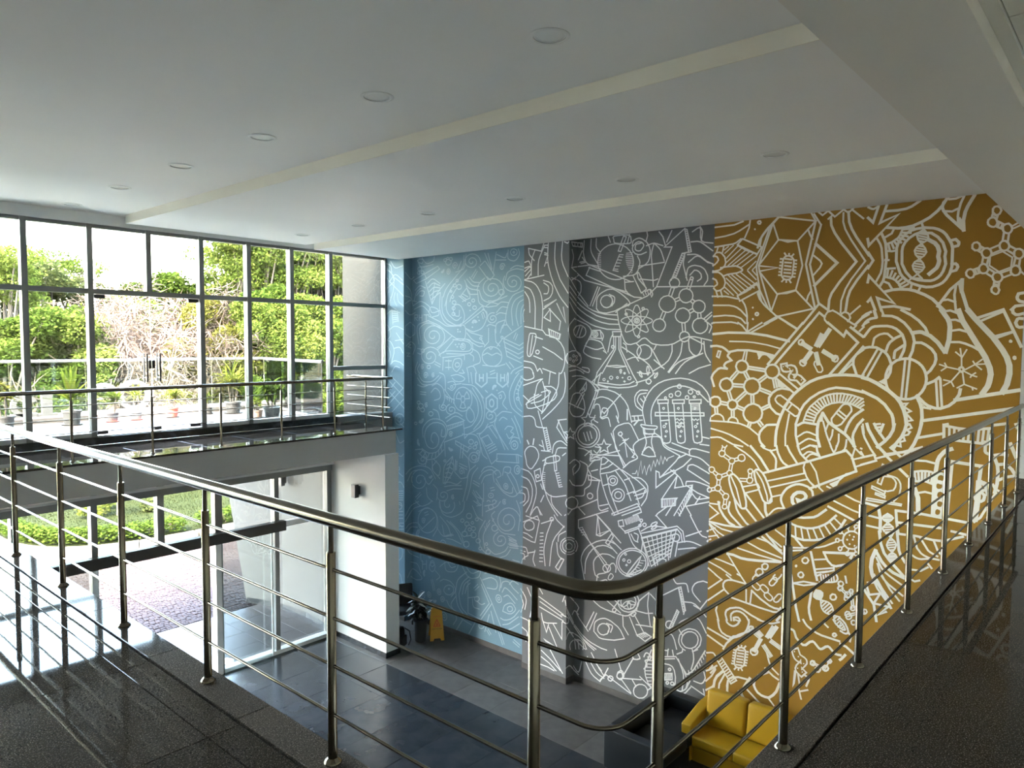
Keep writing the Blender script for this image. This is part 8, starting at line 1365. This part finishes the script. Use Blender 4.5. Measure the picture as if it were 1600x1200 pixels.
[18,2207,-426,0,-7,2,-5,12,-6,8,0,7,3,5,5,2,9,-2,9,-6,9,-10,8,-12,5,-14,1,-12,-4,-10,-9,-5,-12,1,-15,7,-15,13,-13,18,-9,20,-4,19,3,17,10,10,16,2,19,-7,22,-15,19,-22,15,-25,8,-27,-1,-22,-9,-17,-17,-7,-23],
[18,2298,-395,19,-17,2,-5,-1,-7,-13,-19,-37,-36,-15,-8,-19,-3,-64,5],
[18,2254,-523,-1,-4,2,-3,8,-4,11,1,4,3,1,5,-1,6,-4,6,-7,6,-9,3,-10,1,-9,-2,-7,-5,-4,-7,0,-10,5,-9,9,-9,13,-7,15,-3,14,1,12,5,8,10,2,12,-4,13,-11,13,-15,11],
[18,2393,-580,10,44,-1,20,-9,20,-33,47],[18,2363,-585,10,44,-1,19,-9,20,-33,45],[18,2385,-590,-38,-24,-14,-6,-14,-3,-17,1,-38,11,-37,17,-12,11,-17,24],
[18,2348,-577,-41,-21,-10,-2,-12,2,-24,9,-25,14,-10,9,-14,20],[18,2378,-355,0,-75],[18,2446,-391,-21,-34,-9,-11,-11,-7,-27,-9],
[18,2307,-375,2,-6,4,-5,10,-4,10,1,6,6,-1,8,-5,5,-6,3,-7,1,-7,-1,-4,-4,-2,-4],[18,2363,-379,-61,19,-10,7,-6,11],[18,2356,-405,-65,32,-12,9,-17,22],[18,2356,-498,7,19],
[18,2351,-476,-3,16],[18,2339,-455,-9,13],[18,2312,-443,-8,12],[18,2212,-498,-49,-12],[18,2205,-513,-48,-12],[18,2212,-535,-69,2],[20,2208,-508,-46,-6],[20,2206,-518,-47,-4],
[20,2205,-528,-49,-2],[20,2203,-539,-49,1],[20,2202,-549,-51,4],[18,2416,-365,-30,-12,30,-10],[18,2438,-365,-45,-18],[18,2162,-323,-17,-33,-5,-20,1,-23,9,-62],
[18,2884,-721,-44,-4],[18,2885,-680,-27,-1,-70,14],[18,2823,-692,1,-32,-1,-10,-4,-5,-14,-3],[18,2810,-734,0,-48],[18,2810,-755,-31,7],[18,2779,-728,0,-47],
[18,2713,-749,4,-16,13,-11,10,-2,4,1,8,5,3,4,2,9,-2,11,-6,10,-9,6,-10,2,-9,-3,-6,-7,-2,-9],[18,2719,-733,2,-7,4,-6,10,-6,9,2,6,7,-1,10,-5,7,-6,4,-7,1,-6,-1,-4,-5,-2,-6],
[18,2677,-739,-34,26,-15,8,-17,2,-40,-2],[18,2885,-795,-14,-1,-26,-10,-23,-14,-8,-10,3,-5,7,-5,21,-6,14,-2,28,4],[18,2886,-761,-28,1,-12,-6,-9,-11,-14,-28],
[18,2711,-769,-28,-16,-6,-6,4,-7,22,-16],[18,2677,-815,-25,15,-27,3,-26,-3,-21,-12,-13,-15,-1,-11,7,-13,24,-26],
[18,2576,-838,3,-11,10,-11,14,-9,8,-2,16,-1,7,1,10,7,3,4,1,6,-4,12,-10,11,-15,8,-16,4,-14,-2,-10,-6,-3,-11],[18,2563,-846,-8,47,-8,19,-16,17,-47,37],
[18,2539,-852,-15,45,-9,17,-12,15,-35,30],[18,2515,-846,-9,40,-6,14,-10,11,-29,21],[18,2496,-836,-12,37,-6,7,-17,15],[18,2563,-846,-9,-47,-7,-18,-12,-13,-36,-26],
[18,2539,-857,-9,-39,-7,-14,-11,-11,-32,-18],[18,2644,-709,-6,-30,-7,-11,-14,-3,-21,3,-22,6,-15,10,-9,14,-11,33],[18,2620,-704,-17,-19,-8,-4,-9,1,-23,11],
[18,2515,-705,-26,-32,-10,-9,-11,-5,-21,0,-31,10,-12,7,-7,8,-5,14,0,33],[18,2500,-690,-32,-29,-15,-6,-15,2,-38,20],[18,2392,-734,-78,-108,74,-99,88,11,0,160],
[18,2385,-766,-53,-81,60,-75],[18,2476,-854,-61,20],[18,2398,-841,2,-5,4,-6,11,-5,10,0,6,6,-1,8,-5,5,-7,4,-7,2,-7,-1,-4,-3,-2,-5],[18,2415,-856,-22,-8,-9,-1,-7,2,-15,9],
[18,2445,-852,-3,-29,-5,-8,-9,-3,-29,1],[18,2377,-742,-43,20,-16,4,-18,-2,-8,-3,-8,-6,-4,-8,-1,-12,5,-11,5,-6,14,-4,44,-4],
[18,2362,-706,-54,24,-12,1,-14,-5,-15,-16,-8,-19,1,-16,7,-34],[18,2311,-689,-29,-16],[18,2314,-842,-69,-118],[18,2321,-882,-33,-95],[18,2332,-901,29,-91],
[18,2563,-869,27,-33,5,-10,0,-11,-8,-10,-30,-19,-41,-18,-21,-6,-42,-7],[18,2366,-965,2,-7,5,-6,11,-6,11,0,7,6,-2,9,-5,6,-7,5,-8,2,-7,-1,-5,-3,-2,-5],
[18,2245,-863,-6,21,-5,9,-10,8,-13,8,-14,5,-11,0,-10,-6,-10,-11,-1,-6,5,-9,10,-10,12,-8,17,-4,36,3],[18,2183,-837,1,-6,5,-5,10,-6,11,0,6,6,-1,9,-5,5,-7,5,-7,1,-7,0,-4,-4,-2,-5],
[18,2257,-753,-6,22,-5,8,-17,8,-15,2,-9,-2,-25,-23,-32,-16],[18,2249,-773,-13,23,-4,3,-6,0,-10,-3,-23,-12,-38,-25],[18,2239,-792,-19,12,-10,1,-11,-6,-31,-22],
[18,2259,-899,-15,-4,-9,0,-18,5,-20,9,-24,18,-32,39],[18,2245,-928,-29,10,-13,7,-56,46],[18,2231,-956,-49,29,-42,32],[18,2275,-676,-45,13,-19,1,-19,-6,-43,-23],
[18,2261,-657,-45,16,-19,3,-17,-3,-38,-17],[18,2184,-604,-42,-2],[18,2204,-725,-14,17,-7,4,-9,0,-26,-8],[18,2628,-902,-15,-21,-10,-7,-14,-6,-42,-9],[18,2422,-958,46,-74],
[18,2515,-977,48,-69],[18,2587,-949,-27,-18,-5,-9,3,-11,21,-29],[17,2278,-809,-1,3,-4,4,-7,-1,-2,-6,0,-3,5,-4,6,1,3,6],
[17,2289,-809,-2,8,-5,7,-7,3,-8,0,-8,-3,-5,-7,-2,-8,2,-8,5,-6,8,-4,8,0,7,4,5,6,2,8],[17,2713,-922,3,-6,7,2],[17,2708,-922,2,-6,5,-4,6,0,5,3],[17,2705,-922,2,-8,6,-5,9,-1,7,4],
[17,2616,-656,-28,23],[17,2624,-646,-28,23],[17,2714,-871,19,52],[17,2726,-875,18,52],[17,2742,-279,4,-7,7,1],[17,2738,-279,1,-6,5,-5,7,-1,5,3],[17,2734,-279,2,-8,7,-6,8,-1,8,4],
[17,2656,-990,-3,7,-4,1,-7,-1,-3,-7,3,-7,3,-1,8,1,3,7],[17,2668,-990,-2,9,-6,7,-8,5,-9,0,-9,-5,-6,-7,-2,-9,2,-9,6,-7,9,-5,9,0,8,5,6,7,2,9],
[17,2777,79,2,-1,2,1,1,4,-5,3,-3,-1,-4,-6,1,-4,4,-3,4,-1,5,1,4,4,1,5,-1,6,-4,4,-7,2,-6,-1],[17,2450,-672,20,-17],[17,2442,-682,20,-16],
[17,2694,-674,-3,6,-3,1,-6,-1,-3,-6,3,-6,3,-1,6,1,3,6],[17,2705,-674,-2,8,-5,6,-7,4,-8,0,-8,-4,-5,-6,-2,-8,2,-8,5,-6,8,-4,8,0,7,4,5,6,2,8],
[17,2581,-370,1,-1,3,1,1,3,-4,4,-3,0,-4,-6,0,-3,7,-6,4,1,4,2,3,5,-1,6,-3,4,-5,3,-7,0],[17,2660,-619,-3,6,-4,2,-7,-2,-3,-6,3,-7,3,-2,8,2,3,7],
[17,2673,-619,-2,9,-6,8,-9,4,-9,0,-9,-4,-6,-8,-2,-9,2,-10,6,-7,9,-4,9,0,9,4,6,7,2,10],[17,2764,-646,-1,5,-7,5,-8,-2,-4,-8,1,-4,7,-5,8,2,4,7],
[17,2779,-646,-2,12,-7,8,-10,5,-12,0,-10,-5,-7,-8,-3,-12,3,-11,7,-8,10,-5,12,0,10,5,7,8,2,11],
[17,2806,276,2,-2,3,2,0,4,-5,3,-3,-1,-4,-7,2,-4,3,-3,5,-1,5,2,3,4,1,5,-1,6,-5,4,-6,2,-7,-2],[17,2136,-996,38,16],[17,2141,-1007,38,15],
[17,2752,-703,2,-1,2,3,-1,4,-6,1,-3,-2,-1,-7,2,-4,5,-2,5,0,4,3,3,5,0,7,-4,5,-6,3,-7,0,-7,-4],[17,2742,-974,0,-9,5,-7,8,-3,8,2],[17,2733,-971,0,-14,8,-12,13,-6,13,3],
[17,2726,-969,-2,-9,1,-9,4,-9,7,-7,8,-5,9,-2,9,0,9,3],[17,2817,-1012,26,40],[17,2828,-1018,25,39],[17,2306,185,0,4,-2,4,-5,2,-4,-1],[17,2311,183,0,8,-4,6,-7,3,-8,-2],
[17,2315,182,0,10,-6,9,-9,3,-10,-2],[17,2257,749,2,0,2,4,-4,4,-7,-2,-2,-4,0,-4,3,-4,4,-3,6,0,5,4,3,5,0,7,-4,6,-6,4,-8,0,-8,-4,-4,-8],[17,2428,-805,-27,25],[17,2436,-796,-27,25],
[17,2826,-378,37,-31],[17,2818,-387,36,-31],[17,2781,146,43,2],[17,2782,134,43,2],[17,2651,763,3,-7,7,1],[17,2647,763,1,-6,4,-4,6,-1,6,2],[17,2644,764,1,-8,5,-6,8,-2,8,3],
[17,2820,-917,-3,7,-3,1,-7,-1,-3,-7,3,-6,3,-2,7,2,3,6],[17,2833,-917,-2,9,-6,7,-8,4,-9,0,-9,-4,-5,-7,-2,-9,2,-9,5,-7,9,-4,9,0,8,4,6,7,2,9],
[17,2537,-635,3,0,1,4,-4,4,-7,-3,-2,-4,1,-4,3,-4,5,-3,6,1,5,4,2,6,0,7,-5,6,-7,3,-8,-1,-7,-5,-4,-8],
[17,2570,775,2,1,1,4,-5,3,-7,-4,-1,-4,1,-5,4,-3,6,-2,6,2,4,5,2,7,-2,7,-6,5,-8,2,-8,-2,-6,-7,-3,-9],
[17,2801,-525,2,-1,2,3,-2,5,-7,-1,-3,-3,0,-4,1,-4,4,-4,5,-1,6,2,4,5,1,7,-2,6,-6,5,-7,1,-8,-2,-5,-7],[17,2831,-123,5,1,3,4,0,6,-2,4],[17,2831,-129,8,2,6,7,0,9,-5,8],
[17,2831,-134,11,3,7,10,1,11,-6,10],[17,2690,-872,-4,5,-5,-1,-3,-4,5,-6,5,1,2,5],[17,2699,-872,-2,6,-4,5,-5,3,-7,0,-6,-3,-4,-5,-1,-6,1,-7,4,-5,6,-3,7,0,5,3,4,5,2,7],
[17,2236,-342,1,-2,3,1,0,5,-4,2,-3,0,-4,-7,1,-4,4,-3,4,-1,5,1,4,4,1,6,-1,6,-5,4,-6,2,-7,-2],[17,2482,-205,54,12],[17,2484,-217,55,12],
[17,2495,-656,3,2,-1,4,-6,2,-6,-6,0,-5,3,-4,5,-3,6,0,6,4,3,6,0,7,-4,7,-8,4,-8,0,-8,-4,-5,-9,0,-10],[17,2791,-808,4,4,1,4,-2,5,-4,3],[17,2794,-813,6,6,1,8,-3,8,-7,4],
[17,2796,-817,8,8,2,10,-4,10,-9,7],[17,2840,-613,4,6,0,7,-4,6,-7,3],[17,2846,-620,6,11,0,12,-7,10,-12,4],[17,2850,-625,5,6,4,8,1,8,-2,8,-4,7,-5,6,-8,4,-8,2],
[17,2522,-233,3,2,-1,5,-6,1,-6,-6,0,-5,3,-4,6,-3,6,1,5,3,3,7,0,7,-4,7,-8,4,-8,-1,-8,-5,-5,-8,0,-10],[17,2443,708,-28,33],[17,2453,716,-29,33],
[17,2750,-943,1,-1,3,1,0,4,-4,3,-3,-1,-4,-6,1,-4,4,-3,4,-1,5,1,4,4,1,5,-1,6,-5,5,-6,1,-7,-1],[17,2766,-905,-4,5,-5,-1,-2,-4,4,-6,5,1,2,5],
[17,2775,-905,-2,6,-4,5,-5,3,-7,0,-6,-3,-4,-5,-1,-6,1,-7,4,-5,6,-2,7,0,5,2,4,5,2,7],[17,2596,-55,3,-1,2,3,-2,4,-7,1,-3,-3,0,-8,4,-4,5,-1,5,1,4,4,2,6,-1,6,-5,6,-7,2,-7,-2,-6,-5],
[17,2724,235,1,-2,3,1,1,4,-5,3,-3,0,-4,-6,1,-3,7,-5,5,0,4,3,2,5,-1,6,-4,5,-6,2,-6,-1],[17,2364,520,11,24],[17,2376,515,10,24],
[17,2448,-638,-1,5,-7,5,-9,-2,-4,-8,1,-4,7,-6,9,2,4,8],[17,2464,-638,-3,12,-7,9,-11,5,-11,0,-10,-5,-8,-9,-2,-12,2,-11,8,-9,10,-5,11,0,11,5,7,9,3,11],[17,2234,-1019,25,52],
[17,2245,-1024,26,52],[17,2170,447,15,-25],[17,2160,441,14,-26],[17,2233,-265,-4,5,-4,-1,-3,-4,5,-5,4,1,2,4],
[17,2241,-265,-1,6,-4,4,-5,3,-6,0,-6,-3,-3,-4,-2,-6,2,-6,3,-5,6,-2,6,0,5,2,4,5,1,6],
[17,2365,-661,2,2,-3,5,-7,-1,-2,-3,-1,-5,2,-5,4,-3,6,-1,7,2,4,6,1,8,-3,7,-7,5,-9,2,-9,-4,-6,-7,-2,-11,4,-10],
[17,2658,-909,3,0,1,4,-4,4,-7,-3,-2,-3,1,-5,3,-4,5,-2,6,0,5,4,2,6,0,7,-5,6,-7,3,-8,0,-7,-5,-4,-9],[17,2328,252,-31,10],[17,2332,264,-31,10],[17,2560,-675,1,-5,5,-3,5,-1,5,3],
[17,2553,-675,3,-8,7,-6,10,-1,7,5],[17,2548,-675,4,-11,10,-8,12,-1,10,7],[17,2783,231,3,1,0,4,-5,4,-6,-4,-2,-4,1,-5,4,-4,6,-1,6,1,4,5,2,6,-2,7,-5,6,-8,2,-8,-2,-7,-6,-2,-9],
[17,2696,-991,2,-1,2,3,-2,4,-6,1,-3,-2,0,-8,3,-4,4,-2,6,1,4,4,2,5,-1,7,-4,5,-6,3,-8,-1,-6,-5],[17,2348,-982,-19,-20],[17,2339,-974,-19,-20],[17,2303,-280,24,-8],
[17,2299,-292,24,-8],[17,2518,384,-2,5,-3,1,-5,-1,-3,-5,3,-5,2,-1,6,1,2,5],[17,2527,384,-1,7,-5,5,-6,3,-7,0,-6,-3,-5,-5,-1,-7,1,-7,5,-6,6,-3,7,0,6,3,5,6,1,7],
[17,2618,752,-4,5,-4,-1,-2,-4,4,-5,4,1,2,4],[17,2625,752,-1,5,-3,4,-5,3,-6,0,-5,-3,-3,-4,-2,-5,2,-6,3,-4,5,-3,6,0,5,3,3,4,1,6],[17,2441,494,-2,4,-5,2,-5,-1,-3,-3],
[17,2447,496,-5,7,-8,3,-8,-2,-5,-6],[17,2451,497,-6,10,-10,4,-11,-3,-8,-8],[17,2813,7,1,-5,4,-5,5,-1,6,2],[17,2806,9,2,-10,6,-7,10,-2,9,3],[17,2801,9,2,-12,9,-10,12,-3,12,5],
[17,2768,-470,27,-12],[17,2763,-482,27,-12],[17,2398,-278,41,12],[17,2402,-290,41,12],[17,2590,-125,4,-3,5,0,4,2,1,5],[17,2586,-128,6,-5,8,0,7,4,3,7],
[17,2582,-131,9,-6,10,-1,9,6,4,10],[17,2307,-656,2,-1,3,3,-2,5,-6,0,-3,-2,-1,-8,3,-4,5,-2,5,1,5,4,2,5,-1,7,-4,5,-7,3,-7,-1,-6,-5],[17,2714,293,-40,-14],[17,2710,305,-40,-14],], [
[2458,557,1,-3,4,-1,4,1,1,3,-1,2,-4,1,-4,-1],[2405,523,2,-2,3,-1,4,1,2,3,-2,2,-4,1,-3,-1],[2420,500,2,-3,3,-1,4,1,1,3,-1,2,-4,1,-3,-1],[2372,544,2,-3,3,-1,4,1,1,3,-1,3,-4,1,-3,-2],
[2398,507,1,-2,4,-1,4,1,1,2,-1,3,-4,1,-4,-1],[2442,476,2,-3,4,-1,3,1,2,3,-2,3,-3,1,-4,-1],[2542,466,1,-3,4,-1,4,1,2,3,-2,3,-4,1,-4,-1],[2526,455,2,-3,4,-1,4,1,1,3,-1,3,-4,1,-4,-1],
[2542,455,1,-3,4,-1,4,2,2,2,-2,3,-4,1,-4,-1],[2557,392,2,-2,4,-2,4,1,2,3,-2,3,-4,1,-4,-1],[2534,395,2,-3,3,-1,4,1,2,3,-2,3,-4,1,-3,-1],[2511,392,1,-2,4,-1,4,1,2,2,-2,3,-4,1,-4,-1],
[2546,381,1,-2,4,-2,4,2,2,2,-2,3,-4,1,-4,-1],[2522,381,2,-2,4,-1,4,1,1,2,-1,3,-4,1,-4,-1],[2350,172,1,-2,3,-1,3,0,2,2,-2,3,-3,1,-3,-1],[2282,180,1,-2,3,-1,3,1,1,2,-1,2,-3,1,-3,0],
[2318,-322,2,-3,3,-1,4,0,1,3,-1,3,-4,1,-3,0],[2604,-838,2,-5,5,-2,6,0,2,3,-2,4,-6,3,-5,0],]),
'sideA': ([
[18,2479,507,9,-5],[18,2487,431,-8,-5,-33,19,1,41,32,21],[18,2447,601,31,18,9,0],[18,2448,641,31,-6,6,-4,6,-9],[18,2450,382,28,22,6,1,7,-1],[18,2447,566,18,-15,9,-6,7,-1,11,3],
[18,2448,761,31,-28,7,-4,5,0],[18,2455,693,23,-18,7,-9,4,-11,3,-25],[18,2457,347,19,0,-19,-17,21,0],[18,2465,394,19,-3,-19,-12,19,-6],[18,2491,-336,-4,9,0,19,4,8],
[18,2447,-284,26,21,19,7],[18,2458,-321,20,33,11,10],[18,2438,4,0,-7],[18,2438,10,0,-6],[18,2442,-504,30,40,8,7,10,5],[18,2442,-533,32,37,16,15],[18,2445,-570,20,17,22,4],
[18,2449,-594,24,21,7,3,8,0],[18,2449,-630,5,-43,6,-20,9,-11,19,-14],[18,2441,-610,30,-46,17,-20],[18,2456,-834,21,30,8,7,5,2],[18,2488,-840,-9,6],[18,2479,-756,10,-4],], [
]),
}

FACE = {'gold': ('x', XM, 'gold_panel', 'line_gold'), 'greyC': ('x', XM, 'grey_panel', 'line_grey'), 'greyD': ('x', XR, 'grey_panel', 'line_grey'), 'sideC': ('y', 7.321, 'grey_panel', 'line_grey'),
        'blueA': ('x', XM, 'blue_panel', 'line_blue'), 'blueB': ('x', XR, 'blue_panel', 'line_blue'), 'sideA': ('y', 11.55, 'blue_panel', 'line_blue')}
def unpack(q):
    P = []; a = b = 0
    for i in range(0, len(q), 2): a += q[i]; b += q[i+1]; P.append(Vector((a*.004, b*.004)))
    return P
arts = {}; layer = 0
for key, (strokes, shapes) in ART.items():
    ax, face, pan, lm = FACE[key]; mb = arts.setdefault(pan, (MB(), lm))[0]
    for row in strokes:
        layer += 1; off = face-.0008-(layer % 70)*.00003
        to3 = (lambda p: (off, p.x, p.y)) if ax == 'x' else (lambda p: (p.x, off, p.y))
        h = row[0]/2000; P = unpack(row[1:]); base = len(mb.v); n_ = len(P); loop = (P[0]-P[-1]).length < .005 and n_ > 3
        for i, p in enumerate(P):
            if loop and i in (0, n_-1): d0, d1 = (P[0]-P[-2]), (P[1]-P[0])
            else: d0, d1 = (p-P[i-1] if i else P[1]-p), (P[i+1]-p if i < n_-1 else p-P[i-1])
            d0 = d0.normalized(); d1 = d1.normalized(); t_ = (d0+d1); t_ = t_.normalized() if t_.length > .2 else d0
            nn = Vector((-t_.y, t_.x)); k_ = h/max(.45, abs(nn.dot(Vector((-d0.y, d0.x)))))
            e_ = -d0*h*.8 if (i == 0 and not loop) else (d1*h*.8 if (i == n_-1 and not loop) else Vector((0, 0)))
            mb.v += [to3(p+nn*k_+e_), to3(p-nn*k_+e_)]
        for i in range(n_-1): a = base+2*i; mb.face((a, a+1, a+3, a+2))
    for row in shapes:
        layer += 1; off = face-.0008-(layer % 70)*.00003; P = unpack(row); base = len(mb.v)
        mb.v += [(off, p.x, p.y) if ax == 'x' else (p.x, off, p.y) for p in P]; mb.face(tuple(range(base, base+len(P))))
for pan, (mb, lm) in arts.items():
    par = next(o for o in mw.children if o.name.split('.')[0] == pan)
    mb.build('line_drawing', M[lm], par, fixn=False)
